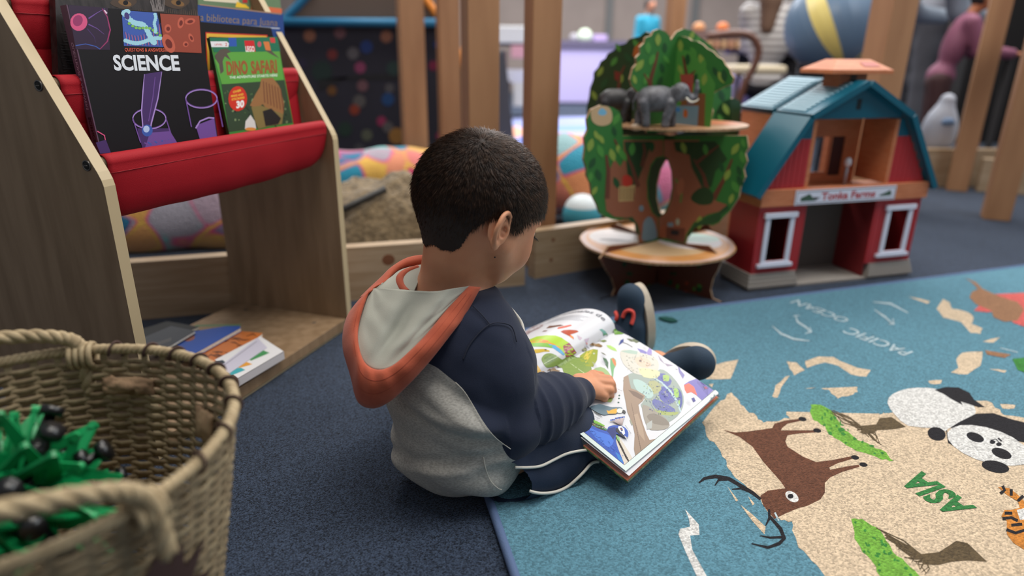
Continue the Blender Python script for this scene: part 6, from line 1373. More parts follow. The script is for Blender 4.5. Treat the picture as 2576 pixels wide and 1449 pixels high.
# ================================================================ BASKET
BC = V(-.436, .487, 0); NST = 50; NR = 54
wick = mat('wicker', (160, 140, 108), .75, rgb2=(132, 112, 84), vscale=70, bump=.4, bscale=300); wick2 = mat('wicker_dark', (74, 50, 44), .75, bump=.4, bscale=300); wick3 = mat('wicker_light', (176, 156, 122), .75, rgb2=(150, 130, 98), vscale=90, bump=.4, bscale=300)
def br(z): return .118 + .065 * (max(z, 0) / .3) ** .8
bask = empty('wicker_basket', tuple(BC), 'woven wicker basket with two rope handles holding a green and black toy, bottom left corner', 'basket')
mb = MB()
mb.prism([BC + V(.118 * math.cos(t), .118 * math.sin(t), .002) for t in np.linspace(0, 2 * math.pi, 49)[:-1]], (0, 0, .008), wick); mb.build('basket_floor', bask)
r = random.Random(21); mb = MB(); ph = r.random()
for j in range(NR):
    z = .010 + j * (.282 / NR); par = j % 2; row = []; ng = NST * 2
    wob = r.uniform(-.0007, .0007)
    for i in range(ng):
        t = 2 * math.pi * i / ng; s_ = (1 if (i // 2 + par) % 2 else -1) if i % 2 == 0 else 0
        R_ = br(z) + .0026 * s_; row.append(BC + V(R_ * math.cos(t), R_ * math.sin(t), z + wob + .0007 * math.sin(t * 5 + j)))
    n = len(row); hh, tt = .00275, .0009
    vs = []
    for i, p in enumerate(row):
        t = 2 * math.pi * i / n; rd = V(math.cos(t), math.sin(t), 0)
        vs += [p + rd * tt + V(0, 0, hh), p + rd * tt - V(0, 0, hh), p - rd * tt - V(0, 0, hh), p - rd * tt + V(0, 0, hh)]
    F1, F2 = [], []
    for i in range(n):
        k = (i + 1) % n; ang = math.degrees(2 * math.pi * i / n); 
        dark_ = (-85 < ((ang + 180) % 360) - 180 < -8) and (.10 < z < .245) and (abs((((ang + 180) % 360) - 180 + 48) / 30) + abs((z - .165) / .085) + .35 * math.sin(ang * .35) * math.sin(z * 90)) < 1.0 and False
        for e in range(4):
            q_ = (i * 4 + e, i * 4 + (e + 1) % 4, k * 4 + (e + 1) % 4, k * 4 + e); (F2 if dark_ else F1).append(q_)
    mb.add(vs, F1, wick if j % 5 else wick3)
    if F2: mb.add(vs, F2, wick2)
mb.build('woven_side', bask, True)
mb = MB()
for i in range(NST):
    t = 2 * math.pi * (i + .5) / NST + .0; rd = V(math.cos(t), math.sin(t), 0); tg_ = V(-math.sin(t), math.cos(t), 0)
    vs = []
    for z in np.linspace(.006, .300, 8): c = BC + rd * br(z) + V(0, 0, z); vs += [c - tg_ * .0035 + rd * .0006, c + tg_ * .0035 + rd * .0006, c + tg_ * .0035 - rd * .0006, c - tg_ * .0035 - rd * .0006]
    mb.add(vs, [(a_ * 4 + e, a_ * 4 + (e + 1) % 4, a_ * 4 + 4 + (e + 1) % 4, a_ * 4 + 4 + e) for a_ in range(7) for e in range(4)], wick)
st = mb.build('stakes', bask); st['kind'] = 'stuff'
mb = MB(); RR = br(.3)
for s_ in (0, 1, 2):                                     # twisted rim of three strands
    mb.tube([BC + V((RR + .0028 * math.cos(t * 60 + s_ * 2.094)) * math.cos(t), (RR + .0028 * math.cos(t * 60 + s_ * 2.094)) * math.sin(t),   .301 + .0028 * math.sin(t * 60 + s_ * 2.094)) for t in np.linspace(0, 2 * math.pi, 721)[:-1]], .0033, wick3, 6, closed=True)
mb.build('rim', bask, True)
for deg in (92, 79, 68, 57, 46, 34, 20, 4, -10):         # dark bindings on the rim
    t = math.radians(deg); c = BC + V(RR * math.cos(t), RR * math.sin(t), .301); rd = V(math.cos(t), math.sin(t), 0); tg_ = V(-math.sin(t), math.cos(t), 0)
    mb = MB(); mb.tube([c + rd * .0075 * math.cos(a_) + V(0, 0, 1) * .0075 * math.sin(a_) + tg_ * (a_ * .0022) for a_ in np.linspace(-2.2, 3.9, 22)], .0022, wick2, 6, flat=.5); mb.build('rim_binding', bask, True)
def rope(name, pts, r_, turns):
    cv = curve3(pts, 14); mb = MB(); n = len(cv)
    for s_ in (0, 1, 2):
        out = []; prev = V(0, 0, 1)
        for i in range(n):
            t = nv(cv[min(i + 1, n - 1)] - cv[max(i - 1, 0)]); x = nv(prev - t * np.dot(prev, t)); y = np.cross(t, x); prev = x; a_ = turns * 2 * math.pi * i / n + s_ * 2.094
            out.append(cv[i] + (x * math.cos(a_) + y * math.sin(a_)) * r_ * .45)
        mb.tube(out, r_ * .62, wick3, 7)
    return mb.build(name, bask, True)
def rimp(deg, out=0, dz=0): t = math.radians(deg); return BC + V((RR + out) * math.cos(t), (RR + out) * math.sin(t), .301 + dz)
rope('rope_handle', [rimp(104, -.004, -.05), rimp(104, -.002, .0), rimp(108, 0, .016), rimp(122, 0, .026), rimp(140, 0, .030), rimp(158, 0, .026), rimp(172, 0, .012), rimp(176, -.002, -.04)], .0075, 9)
rope('rope_handle', [rimp(-26, .012, -.045), rimp(-27, .008, .004), rimp(-34, .004, .026), rimp(-50, 0, .040), rimp(-70, 0, .045), rimp(-90, 0, .036), rimp(-104, 0, .010), rimp(-107, .004, -.04)], .0075, 9)
for deg in (104, -27, 176, -107):
    mb = MB()
    for k in range(4):
        c = rimp(deg + k * 2.0 - 3, 0, 0); t = math.radians(deg); rd = V(math.cos(t), math.sin(t), 0); mb.tube([c + rd * .0125 * math.cos(a_) + V(0, 0, 1) * (.013 * math.sin(a_) - .006) for a_ in np.linspace(0, 2 * math.pi, 15)[:-1]], .0032, wick3, 6, closed=True)
    mb.build('handle_wrap', bask, True)
hide = mat('rawhide', (170, 140, 108), .85, bump=.8, bscale=120, rgb2=(140, 110, 84), vscale=40)
for deg, z0, w_, h_ in ((88, .262, .030, .018), (50, .238, .018, .034)):
    mb = MB(); t0 = math.radians(deg); r = random.Random(deg)
    def pf(u, v):
        t = t0 + (u - .5) * w_ / br(z0) * 2; z = z0 + (v - .5) * h_ + .004 * noise.noise(Vector((u * 8, v * 8, deg))); R_ = br(z) - .006 - .006 * math.sin(math.pi * u) * math.sin(math.pi * v) - .002 * noise.noise(Vector((u * 5, v * 5, deg + 3))); return BC + V(R_ * math.cos(t), R_ * math.sin(t), z)
    mb.grid(pf, 16, 10, hide); mb.build('hide_patch', bask, True, thick=.003)
# painted dark motif on the outer wall (near right)
mb = MB()
def wallp(deg, z, l): t = math.radians(deg); R_ = br(z) + .0045 + l; return BC + V(R_ * math.cos(t), R_ * math.sin(t), z)
a = Art(mb, lambda x, y, l: wallp(x, y / 400.0 + .022, l), .0006, step=2.5)
mo_ = [(-30, 84), (-24, 92), (-22, 82), (-18, 88), (-17, 76), (-8, 80), (-14, 68), (-4, 60), (-14, 58), (-10, 46), (-20, 54), (-26, 42), (-28, 56), (-38, 52), (-32, 62), (-42, 70), (-31, 70)]
a.poly(mo_, wick2); mb.build('dark_motif', bask)
# ---- green and black expanding ball toy
gpl = mat('plastic_green', (16, 150, 84), .35, spec=.5, rgb2=(12, 126, 70), vscale=12); bpl = mat('plastic_black', (18, 18, 20), .3, spec=.5)
bc = fl(18, 1225, .235); bc = V(bc[0], bc[1], .215); toy = empty('expanding_ball_toy', tuple(bc), 'spiky green and black plastic ball toy lying inside the wicker basket', 'toy')
mb = MB(); mb.ell(bc, V(.030, 0, 0), V(0, .030, 0), V(0, 0, .030), bpl, 14, 10); mb.build('hub', toy, True)
r = random.Random(9); NSP = 96
for i in range(NSP):
    y = 1 - 2 * (i + .5) / NSP; ra_ = math.sqrt(1 - y * y); th_ = i * 2.39996; d_ = nv(V(ra_ * math.cos(th_), ra_ * math.sin(th_), y) + V(r.uniform(-.08, .08), r.uniform(-.08, .08), r.uniform(-.08, .08)))
    if d_[2] < -.55: continue
    s_ = nv(np.cross(d_, V(r.uniform(-1, 1), r.uniform(-1, 1), r.uniform(-1, 1)))); q_ = np.cross(d_, s_); R_ = .086 + r.uniform(-.008, .014); mb = MB()
    if i % 7 in (1, 4):
        tip = bc + d_ * R_; mb.tube([bc + d_ * .02, bc + d_ * R_ * .9], [.0080, .0062], bpl, 6, flat=.6); mb.tube([tip - d_ * .012, tip - d_ * .003], .0105, bpl, 12); mb.tube([tip - d_ * .030 + s_ * .004, tip - d_ * .022 + s_ * .004], .0090, bpl, 10); mb.build('black_strut', toy, True)
    else:
        tip = bc + d_ * R_
        for k in (1, -1):
            base = bc + d_ * .022 + s_ * .021 * k; mid = (base + tip) / 2 + s_ * .004 * k
            for (a0, a1, w0_, w1_) in ((base, mid, .0062, .0056), (mid, tip, .0056, .0036)):
                e = nv(a1 - a0); sd = nv(np.cross(e, q_)); mb.add([a0 + sd * w0_ + q_ * .0016, a0 - sd * w0_ + q_ * .0016, a1 - sd * w1_ + q_ * .0016, a1 + sd * w1_ + q_ * .0016, a0 + sd * w0_ - q_ * .0016, a0 - sd * w0_ - q_ * .0016, a1 - sd * w1_ - q_ * .0016, a1 + sd * w1_ - q_ * .0016], [(0, 1, 2, 3), (7, 6, 5, 4), (0, 3, 7, 4), (1, 5, 6, 2), (3, 2, 6, 7), (0, 4, 5, 1)], gpl)
        mb.tube([tip - q_ * .003, tip + q_ * .003], .0042, gpl, 10); mb.build('green_strut', toy)
rb_ = fl(318, 1266, .08); mb = MB(); mb.ell(V(BC[0] + .095, BC[1] + .02, .018), V(.013, 0, 0), V(0, .010, 0), V(0, 0, .008), pm((214, 70, 50), .4), 12, 8); tag(mb.build('red_bead', None, True), 'small red plastic piece at the bottom of the wicker basket', 'toy')
# ================================================================ BACKGROUND
def S2(*rgb, rough=.7): return pm(rgb, rough)
# ---- spotted play tent
TY = 3.80
def tp(x, y, Y=TY): return aty(x, y, Y)
tentm = mat('tent_navy', (30, 28, 42), .8, rgb2=(22, 20, 32), vscale=3); tblue = mat('tent_blue', (26, 104, 144), .6); torg = mat('tent_orange', (214, 128, 40), .6); tmesh = mat('tent_mesh', (92, 78, 70), .9)
tent = empty('play_tent', (tp(960, 390)[0], TY, 0), 'dark play tent covered in colourful spots with blue frame, behind the pine posts', 'play tent')
mb = MB(); c = [tp(706, 62), tp(1106, 62), tp(1150, 125), tp(1180, 190), tp(1186, 392), tp(722, 392)]
c[4][2] = 0; c[5][2] = 0
mb.prism(c, (0, .012, 0), tentm); a = Art(mb, lambda x, y, l: aty(x, y, TY - l), .002)
for x, y, r_, rgb in ((779, 90, 15, (196, 128, 100)), (855, 82, 15, (150, 100, 110)), (972, 92, 15, (196, 128, 100)), (922, 118, 16, (48, 80, 160)), (836, 137, 13, (160, 60, 60)), (888, 134, 15, (130, 124, 130)), (906, 170, 14, (190, 80, 130)), (990, 172, 18, (50, 80, 76)), (810, 180, 26, (36, 66, 60)), (912, 216, 14, (150, 100, 110)), (835, 228, 12, (150, 96, 40)), (980, 222, 12, (110, 106, 110)), (976, 250, 16, (30, 90, 160)), (904, 255, 16, (120, 114, 112)), (892, 276, 13, (190, 70, 40)), (960, 305, 12, (200, 50, 110)), (976, 320, 14, (120, 112, 112)), (998, 342, 20, (206, 142, 60)), (923, 340, 14, (120, 124, 100)), (904, 375, 14, (90, 90, 96)), (925, 390, 13, (110, 50, 56)), (868, 325, 18, (36, 70, 56)), (1100, 112, 10, (48, 80, 160)), (1090, 165, 12, (170, 40, 90)), (1107, 342, 10, (190, 40, 100)), (1075, 372, 12, (110, 108, 112)), (1140, 300, 11, (120, 70, 60)), (745, 250, 15, (90, 60, 100)), (760, 160, 12, (60, 50, 90))):
    a.ell(x, y, r_, r_ * 1.05, S2(*[int(c_ * .62) for c_ in rgb], rough=.9), n=14)
a.poly([(800, 200), (1010, 200), (1010, 190), (960, 186), (880, 192), (800, 230)], S2(12, 11, 16))
mb.build('front_cloth', tent)
mb = MB(); mb.prism([tp(760, -40), tp(1080, -40), tp(1106, 60), tp(712, 60)], (0, .012, 0), tmesh); mb.build('mesh_window', tent)
mb = MB(); mb.prism([c[4], c[3], c[2], c[2] + V(.25, .9, 0), c[3] + V(.25, .9, 0), c[4] + V(.25, .9, 0)][:4] + [c[4] + V(.25, .9, 0)], (0, .01, 0), tentm); mb.build('side_cloth', tent)
mb = MB(); mb.tube([tp(706, 56) - V(0, .03, 0), tp(1108, 58) - V(0, .03, 0)], .022, tblue, 10); mb.build('frame_bar', tent, True)
mb = MB(); mb.tube(curve3([tp(712, 62), tp(722, 42), tp(752, 12), tp(790, -30)], 6), .022, tblue, 10); mb.build('frame_pole', tent, True)
mb = MB(); mb.tube(curve3([tp(1040, -50), tp(1075, 5), tp(1106, 48), tp(1145, 115), tp(1172, 172), tp(1180, 215)], 6), .022, torg, 10); mb.build('frame_pole', tent, True)
mb = MB(); e = tp(955, 40, 4.2); mb.prism([tp(922, 52, 4.3), tp(930, 26, 4.3), tp(955, 28, 4.3), tp(990, 52, 4.3)], (0, .2, 0), S2(206, 82, 62)); tag(mb.build('red_cushion'), 'small red object showing over the blue bar of the play tent', 'cushion')
# ---- bright far rug
fr = empty('striped_rug', tuple(fl(1370, 340)), 'bright striped rug lying far back between the pine posts', 'rug')
mb = MB(); q = [fl(1190, 392), fl(1520, 384), fl(1500, 296), fl(1225, 300)]; mb.prism([(p[0], p[1], .001) for p in q], (0, 0, .009), S2(142, 150, 196, rough=.95))
a = Art(mb, lambda x, y, l: fl(x, y, .010 + l), .001)
for ys, rgb in (((318, 328), (110, 150, 200)), ((340, 356), (236, 184, 120)), ((360, 372), (140, 130, 180)), ((330, 336), (186, 176, 206))): a.poly([(1400, ys[0] + 1), (1500, ys[0]), (1505, ys[1]), (1400, ys[1] + 1)], S2(*rgb, rough=.95))
a.ell(1292, 332, 26, 14, S2(226, 160, 130)); a.ell(1320, 352, 18, 10, S2(90, 110, 190)); mb.build('pile', fr)
# ---- counters, tables
def boxpx(mb, x0, x1, y0, y1, Y, dep, m, zmin=None):
    a_, b_ = aty(x0, y1, Y), aty(x1, y0, Y); z0 = max(0, a_[2]) if zmin is None else zmin; mb.box(V(a_[0], Y, z0), (b_[0] - a_[0], 0, 0), (0, dep, 0), (0, 0, b_[2] - z0), m)
lav = mat('lavender_cloth', (196, 184, 232), .8); lavd = mat('table_edge', (98, 90, 116), .6)
t1 = empty('cloth_table', tuple(aty(1500, 250, 8.6) * V(1, 1, 0)), 'long table with a pale lavender cloth, left of the treehouse crown', 'table')
mb = MB(); boxpx(mb, 1380, 1600, 118, 250, 8.6, .8, lav, 0.02); mb.build('table_cloth', t1, bevel=.01)
mb = MB(); boxpx(mb, 1376, 1604, 103, 118, 8.57, .86, lavd); mb.build('table_top', t1)
def ballpx(name, label, x, y, r_, Y, m, cat='ball', sq=1.0):
    p = aty(x, y, Y); R_ = r_ / F * Y; mb = MB(); mb.ell(p, V(R_, 0, 0), V(0, R_, 0), V(0, 0, R_ * sq), m, 18, 12); return tag(mb.build(name, None, True), label, cat)
ballpx('pale_green_ball', 'pale green ball standing on the lavender table', 1471, 92, 17, 8.8, S2(200, 214, 190))
ballpx('grey_ball', 'small grey ball left of the pale green one on the lavender table', 1444, 96, 11, 8.8, S2(150, 146, 152))
mb = MB(); boxpx(mb, 1492, 1528, 88, 107, 8.8, .25, S2(172, 150, 196)); tag(mb.build('lilac_box', bevel=.01), 'lilac box on the right part of the lavender table', 'box')
cart = empty('supply_cart', tuple(aty(1290, 270, 6.6) * V(1, 1, 0)), 'white supply cart with shelves seen between the two wide pine posts', 'cart')
for (x0, x1, y0, y1, nm, rgb) in ((1250, 1345, 66, 108, 'top_bin', (222, 222, 222)), (1285, 1345, 114, 146, 'pink_tray', (216, 160, 172)), (1250, 1345, 176, 208, 'shelf', (206, 206, 216)), (1290, 1345, 208, 268, 'lower_bin', (206, 204, 196))):
    mb = MB(); boxpx(mb, x0, x1, y0, y1, 6.6, .4, S2(*rgb)); mb.build(nm, cart, bevel=.01)
mb = MB(); boxpx(mb, 1262, 1284, 205, 302, 6.5, .12, S2(40, 30, 30), 0); mb.build('leg', cart)
mb = MB(); boxpx(mb, 1252, 1345, 108, 116, 6.65, .3, S2(60, 58, 74)); mb.build('dark_shelf', cart)
mb = MB(); boxpx(mb, 1252, 1276, 128, 176, 6.7, .3, S2(160, 130, 130)); mb.build('rose_bin', cart)
dt = empty('dark_table', tuple(aty(1980, 200, 5.3) * V(1, 1, 0)), 'table with black skirt and dark purple top behind the barn cupola', 'table')
mb = MB(); boxpx(mb, 1914, 2240, 136, 340, 5.3, .8, S2(14, 12, 16, rough=.95), 0.0); mb.build('table_skirt', dt)
mb = MB(); boxpx(mb, 1912, 2242, 116, 137, 5.27, .9, S2(46, 34, 104)); mb.build('table_top', dt)
wt = empty('low_table', tuple(aty(1917, 300, 4.5) * V(1, 1, 0)), 'low table with cream top between the treehouse and the barn cupola', 'table')
mb = MB(); boxpx(mb, 1848, 1984, 165, 188, 4.35, .30, S2(200, 186, 160)); mb.build('table_top', wt, bevel=.02)
for x in (1856, 1972):
    p = aty(x, 188, 4.5); mb = MB(); mb.tube([V(p[0], p[1], 0), p], .015, S2(60, 50, 60), 8); mb.build('leg', wt, True)
mb = MB(); boxpx(mb, 1825, 1870, 190, 300, 4.9, .3, S2(150, 140, 190)); tag(mb.build('lilac_bin', bevel=.03), 'lilac bin under the cream low table, nearer the treehouse', 'bin')
mb = MB(); boxpx(mb, 1885, 1925, 195, 300, 4.95, .3, S2(128, 118, 176)); tag(mb.build('lilac_bin', bevel=.03), 'darker lilac bin under the cream low table, nearer the barn', 'bin')
sn = empty('side_table', tuple(aty(1800, 200, 5.6) * V(1, 1, 0)), 'table set with small wooden blocks right behind the treehouse crown', 'table')
mb = MB(); boxpx(mb, 1735, 1905, 78, 96, 5.6, .5, S2(120, 96, 92)); mb.build('table_top', sn)
for x in (1745, 1895): mb = MB(); p = aty(x, 90, 5.7); mb.tube([V(p[0], p[1], 0), p], .02, S2(84, 50, 40), 8); mb.build('leg', sn, True)
for i in range(7):
    mb = MB(); boxpx(mb, 1762 + i * 18, 1775 + i * 18, 101, 122, 5.55, .08, S2(200, 160, 120) if i % 2 else S2(190, 140, 110)); o = mb.build('wooden_block', bevel=.004); tag(o, 'pale wooden block in the row on the rack under the side table top', 'block', 'wooden blocks in a row')
mb = MB(); boxpx(mb, 1755, 1895, 122, 127, 5.5, .2, S2(60, 40, 36)); mb.build('block_rack', sn)
for x, rgb, wh in ((1758, (226, 160, 110), 'left'), (1818, (232, 132, 76), 'right')): ballpx('orange_bowl', '%s of the two orange bowls on the side table behind the treehouse' % wh, x, 69, 14, 5.7, S2(*rgb), 'bowl', .8)
ch = empty('wooden_chair', tuple(aty(1850, 330, 4.0) * V(1, 1, 0)), 'dark brown bentwood chair standing behind the treehouse, before the striped shirt', 'chair')
cm = S2(96, 58, 44, rough=.5); mb = MB(); mb.tube(curve3([aty(1780, 92, 4.05), aty(1850, 84, 4.05), aty(1890, 92, 4.05), aty(1908, 125, 4.05), aty(1898, 165, 4.05), aty(1872, 215, 4.05), aty(1850, 290, 4.05)], 6), .022, cm, 8); mb.build('back_frame', ch, True)
p = aty(1850, 290, 4.05); 
for dx in (0, -.35): mb = MB(); mb.tube([V(p[0] + dx, 4.05, 0), V(p[0] + dx, 4.05, p[2] + .02)], .018, cm, 8); mb.build('leg', ch, True); mb = MB(); mb.tube([V(p[0] + dx, 4.4, 0), V(p[0] + dx, 4.4, p[2])], .018, cm, 8); mb.build('leg', ch, True)
mb = MB(); mb.box(V(p[0] - .38, 4.02, p[2]), (.42, 0, 0), (0, .42, 0), (0, 0, .03), cm); mb.build('seat', ch, bevel=.01)
# ---- people
def figure(label, base, yaw, Hh, pose, skin_c, top_m, bot_m, hair_m, long_hair=False, arms='down', lean=0.0):
    y = math.radians(yaw); f = V(math.cos(y), math.sin(y), 0); l = V(-f[1], f[0], 0); u = V(0, 0, 1); base = np.array(base, float)
    k = Hh; h = Hh * .018
    hipz = .50 * k if pose == 'stand' else .26 * k
    bd = nv(u * math.cos(lean) + f * math.sin(lean)); hip = base + u * hipz; sh = hip + bd * .31 * k; nk = hip + bd * .34 * k; hd = hip + bd * .42 * k + f * .02 * k
    lo = base - V(.5, .5, 0) * k; hi = base + V(.5, .5, 1.05) * k
    G1 = SDF(lo, hi, k * .0125); R_ = k * .01
    G1.ell(hd, V(.052, .044, .064) * k, [f, l, u], .001).cone(nk, hd, .028 * k, .028 * k, R_)
    G1.ell((hip + sh) / 2 + bd * .05 * k, V(.058, .085, .13) * k, [np.cross(l, bd), l, bd], R_).ell(hip, V(.06, .08, .07) * k, [f, l, u], R_)
    LG, AR = [], []
    for s_ in (1, -1):
        hp_ = hip + l * .045 * k * s_
        if pose == 'stand': kn, an = base + l * .05 * k * s_ + u * .27 * k + f * .01 * k, base + l * .055 * k * s_ + u * .045 * k
        else: kn, an = hip + f * .23 * k + l * .06 * k * s_, hip + f * .22 * k + l * .06 * k * s_ - u * (hipz - .045 * k)
        LG.append([hp_, kn, an]); G1.chain([hp_, kn, an], [.046 * k, .034 * k, .024 * k], R_); G1.cone(an - u * .02 * k, an + f * .07 * k - u * .025 * k, .022 * k, .018 * k, R_)
        s0 = sh + l * .095 * k * s_ - bd * .015 * k
        if arms == 'down': el, wr = s0 - u * .17 * k + l * .02 * k * s_, s0 - u * .31 * k + f * .06 * k + l * .02 * k * s_
        else: el, wr = s0 - u * .14 * k + f * .07 * k, s0 - u * .15 * k + f * .21 * k - l * .02 * k * s_
        AR.append([s0, el, wr]); G1.chain([s0, el, wr], [.030 * k, .025 * k, .018 * k], R_); d_ = nv(wr - el); G1.ell(wr + d_ * .035 * k, V(.035, .022, .012) * k, [d_, l, np.cross(d_, l)], R_ * .6)
        for q_ in (-1.5, -.5, .5, 1.5): G1.cone(wr + d_ * .05 * k + l * q_ * .010 * k, wr + d_ * .09 * k + l * q_ * .011 * k, .0065 * k, .005 * k, R_ * .2)
        G1.cone(wr + d_ * .03 * k, wr + d_ * .055 * k + f * .0 + l * s_ * -.026 * k, .007 * k, .006 * k, R_ * .3)
    G1.ell(hd + f * .052 * k - u * .008 * k, V(.012, .009, .014) * k, [f, l, u], R_ * .6)
    for s_ in (1, -1): G1.ell(hd + l * .045 * k * s_ - u * .008 * k, V(.010, .006, .016) * k, [f, l, u], R_ * .4)
    v_, q_ = G1.mesh(1); v_[:, 2] = np.maximum(v_[:, 2], base[2] + .001); B_ = mesh_np('person', v_, q_, [skin_c]); tag(B_, label, 'person')
    G2 = SDF(lo, hi, k * .0145)
    G2.ell((hip + sh) / 2 + bd * .05 * k, V(.068, .098, .15) * k, [np.cross(l, bd), l, bd], R_).ell(hip + bd * .02 * k, V(.070, .092, .07) * k, [f, l, u], R_ * 2)
    for A_ in AR: G2.chain(A_, [.042 * k, .036 * k, .028 * k], R_ * 1.5)
    G2.ell(nk + bd * .06 * k, V(.05, .05, .05) * k, [f, l, u], R_ * .5, sub=True); v_, q_ = G2.mesh(1); mesh_np('top', v_, q_, [top_m], B_)
    G3 = SDF(lo, hi, k * .0145); G3.ell(hip - u * .01 * k, V(.066, .088, .06) * k, [f, l, u], R_)
    for A_ in LG: G3.chain(A_, [.056 * k, .044 * k, .034 * k], R_ * 1.5)
    v_, q_ = G3.mesh(1); v_[:, 2] = np.maximum(v_[:, 2], .002); mesh_np('trousers', v_, q_, [bot_m], B_)
    G4 = SDF(lo, hi, k * .011); G4.ell(hd + u * .008 * k - f * .006 * k, V(.057, .050, .064) * k, [f, l, u], .001)
    G4.ell(hd + f * .05 * k - u * .022 * k, V(.045, .06, .050) * k, [f, l, u], R_ * .5, sub=True)
    if long_hair: G4.chain([hd - f * .03 * k, nk - f * .045 * k, sh - f * .06 * k - bd * .08 * k], [.05 * k, .045 * k, .03 * k], R_ * 2)
    v_, q_ = G4.mesh(1); mesh_np('hair', v_, q_, [hair_m], B_)
    mb = MB()
    for s_ in (1, -1): mb.ell(hd + f * .049 * k + l * .018 * k * s_ + u * .002 * k, f * .004 * k, l * .007 * k, u * .004 * k, S2(30, 22, 20), 8, 6)
    mb.build('eyes', B_, True); return B_
sk2 = mat('skin_far', (206, 140, 110), .5); hb = mat('hair_far', (48, 36, 30), .6); hb2 = mat('hair_far_black', (24, 18, 16), .6)
p = aty(1625, 120, 8.0); figure('small child in teal top with dark hair standing far behind the treehouse crown', (p[0], 8.0, 0), -60, 1.22, 'stand', sk2, S2(30, 140, 168), S2(50, 60, 80), hb)
strp = bpy.data.materials.new('striped_shirt'); strp.use_nodes = True; nt = strp.node_tree; bs_ = nt.nodes['Principled BSDF']; wv = nt.nodes.new('ShaderNodeTexWave'); wv.bands_direction = 'Z'; wv.inputs['Scale'].default_value = 7; tc = nt.nodes.new('ShaderNodeTexCoord'); cr = nt.nodes.new('ShaderNodeValToRGB'); cr.color_ramp.elements[0].color = (*lin((120, 112, 112)), 1); cr.color_ramp.elements[1].color = (*lin((206, 202, 200)), 1)
nt.links.new(tc.outputs['Object'], wv.inputs['Vector']); nt.links.new(wv.outputs['Fac'], cr.inputs[0]); nt.links.new(cr.outputs[0], bs_.inputs['Base Color'])
p = aty(1938, 60, 4.95); figure('adult with long brown hair in a grey and white striped shirt, seated behind the barn', (p[0], 4.95, 0), 60, 1.62, 'sit', sk2, strp, S2(20, 18, 26), S2(96, 70, 54), True, 'fwd')
p = aty(2150, 80, 3.95); figure('adult in light grey top and black trousers bending beside the blue and yellow ball', (p[0] + .03, 3.95, 0), 20, 1.66, 'stand', sk2, S2(146, 156, 170), S2(28, 26, 32), hb, False, 'fwd', 1.0)
# two-tone ball
bp_ = aty(2092, 62, 3.5); Rb = 104 / F * 3.5; mb = MB(); bm1, bm2 = S2(96, 120, 146, rough=.4), S2(224, 204, 120, rough=.4)
ax3 = [nv(V(.25, -.45, -.85)), None, None]; ax3[1] = nv(np.cross(ax3[0], V(0, 1, 0))); ax3[2] = np.cross(ax3[0], ax3[1])
NU = 32
for k in range(NU):
    vs = []
    for i in range(17):
        t = math.pi * i / 16
        for e in (0, 1): a_ = 2 * math.pi * (k + e) / NU; vs.append(bp_ + (ax3[0] * math.cos(t) + (ax3[1] * math.cos(a_) + ax3[2] * math.sin(a_)) * math.sin(t)) * Rb)
    mb.add(vs, [(2 * i, 2 * i + 1, 2 * i + 3, 2 * i + 2) for i in range(16)], bm2 if (k % 8) in (2, 3) else bm1)
tag(mb.build('striped_ball', None, True), 'large grey blue ball with a yellow stripe above the barn roof', 'ball')
mb = MB(); mb.tube([V(bp_[0] + Rb * .55 * math.cos(t), bp_[1] + Rb * .55 * math.sin(t), bp_[2] - Rb * .84) for t in np.linspace(0, 2 * math.pi, 25)[:-1]], .015, S2(50, 50, 60), 6, closed=True)
for t in (0.4, 2.5, 4.6): q0 = V(bp_[0] + Rb * .55 * math.cos(t), bp_[1] + Rb * .55 * math.sin(t), bp_[2] - Rb * .84); mb.tube([q0, V(q0[0], q0[1], 0)], .012, S2(50, 50, 60), 6)
tag(mb.build('ball_stand', None, True), 'thin dark stand that carries the grey blue ball', 'stand')
p = aty(2322, 150, 4.62); figure('adult in grey hoodie and dark trousers standing between the right pine posts', (p[0] - .05, 4.62, 0), 10, 1.72, 'stand', sk2, S2(120, 122, 132), S2(70, 70, 78), hb)
p = aty(2366, 180, 3.74); figure('child with dark hair in a mauve jacket looking down, between the right pine posts', (p[0], 3.74, 0), -20, 1.0, 'stand', mat('skin_far2', (176, 110, 74), .5), S2(126, 72, 96), S2(64, 36, 38), hb2, False, 'fwd', .25)
bag = empty('paper_bag', tuple(aty(2362, 385, 3.4) * V(1, 1, 0)), 'white and pale blue bag standing on the low board right of the barn', 'bag')
g_ = SDF(aty(2362, 320, 3.4) - V(.16, .14, .22), aty(2362, 320, 3.4) + V(.16, .14, .22), .009); pc = aty(2362, 330, 3.4); g_.ell(pc, V(.085, .07, .125), None, .01).cone(pc + V(0, 0, .05), pc + V(.01, 0, .15), .05, .035, .03)
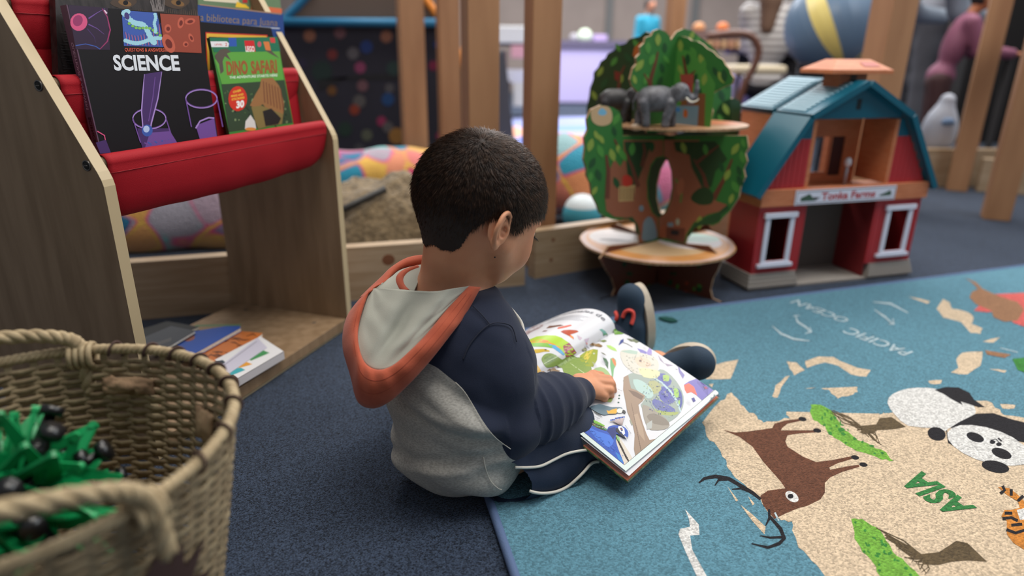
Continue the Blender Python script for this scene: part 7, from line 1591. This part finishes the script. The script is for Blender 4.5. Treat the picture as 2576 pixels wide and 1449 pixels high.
v_, q_ = g_.mesh(1); o = mesh_np('bag_body', v_, q_, [S2(190, 196, 210)], bag); mb = MB(); mb.ell(pc + V(-.005, -.065, .05), V(.035, 0, 0), V(0, .012, 0), V(0, 0, .02), S2(120, 150, 190), 12, 8); mb.build('blue_print', bag, True)
zb = pc[2] - .12; mb = MB(); mb.box(V(pc[0] - .3, pc[1] - .06, 0), (.62, 0, 0), (0, .16, 0), (0, 0, max(.02, zb)), S2(110, 84, 60)); tag(mb.build('wooden_crate', bevel=.005), 'brown wooden crate under the white bag', 'crate')
mb = MB(); boxpx(mb, 2392, 2660, -60, 330, 5.1, .3, S2(16, 13, 15, rough=.95), 0); tag(mb.build('dark_backdrop', bevel=.01), 'black backdrop box behind the two rightmost pine posts', 'backdrop')  # black box built as a backdrop, stands in for the dark background
mb = MB(); boxpx(mb, 2490, 2556, 122, 142, 4.3, .25, S2(120, 112, 112)); p = aty(2490, 142, 4.3); mb.box(V(p[0], 4.32, 0), (.03, 0, 0), (0, .03, 0), (0, 0, p[2]), S2(50, 46, 46)); mb.box(V(p[0] + .14, 4.32, 0), (.03, 0, 0), (0, .03, 0), (0, 0, p[2]), S2(50, 46, 46)); tag(mb.build('grey_shelf', bevel=.005), 'small grey shelf in front of the black backdrop box at the right edge', 'shelf'); ballpx('pale_ball', 'small pale ball on the grey shelf at the right edge', 2508, 114, 8, 4.42, S2(150, 150, 152))
pa_, pb2 = aty(2462, 300, 3.42), aty(2520, -30, 3.42); mb = MB(); d_ = pb2 - pa_; lowp = pa_ - d_ * (pa_[2] / d_[2]); mb.tube([lowp, pb2 + d_ * .6], .026, S2(150, 96, 64), 4); tag(mb.build('leaning_slat'), 'reddish wooden slat leaning beside the rightmost pine post', 'slat')
mb = MB(); q0 = aty(2400, 30, 2.9); mb.box(V(1.70, 2.75, .855), (1.5, .12, 0), (0, .12, 0), (0, 0, .05), post_m); tag(mb.build('top_rail', bevel=.003), 'wooden top rail joining the pine posts at the upper right corner', 'rail')
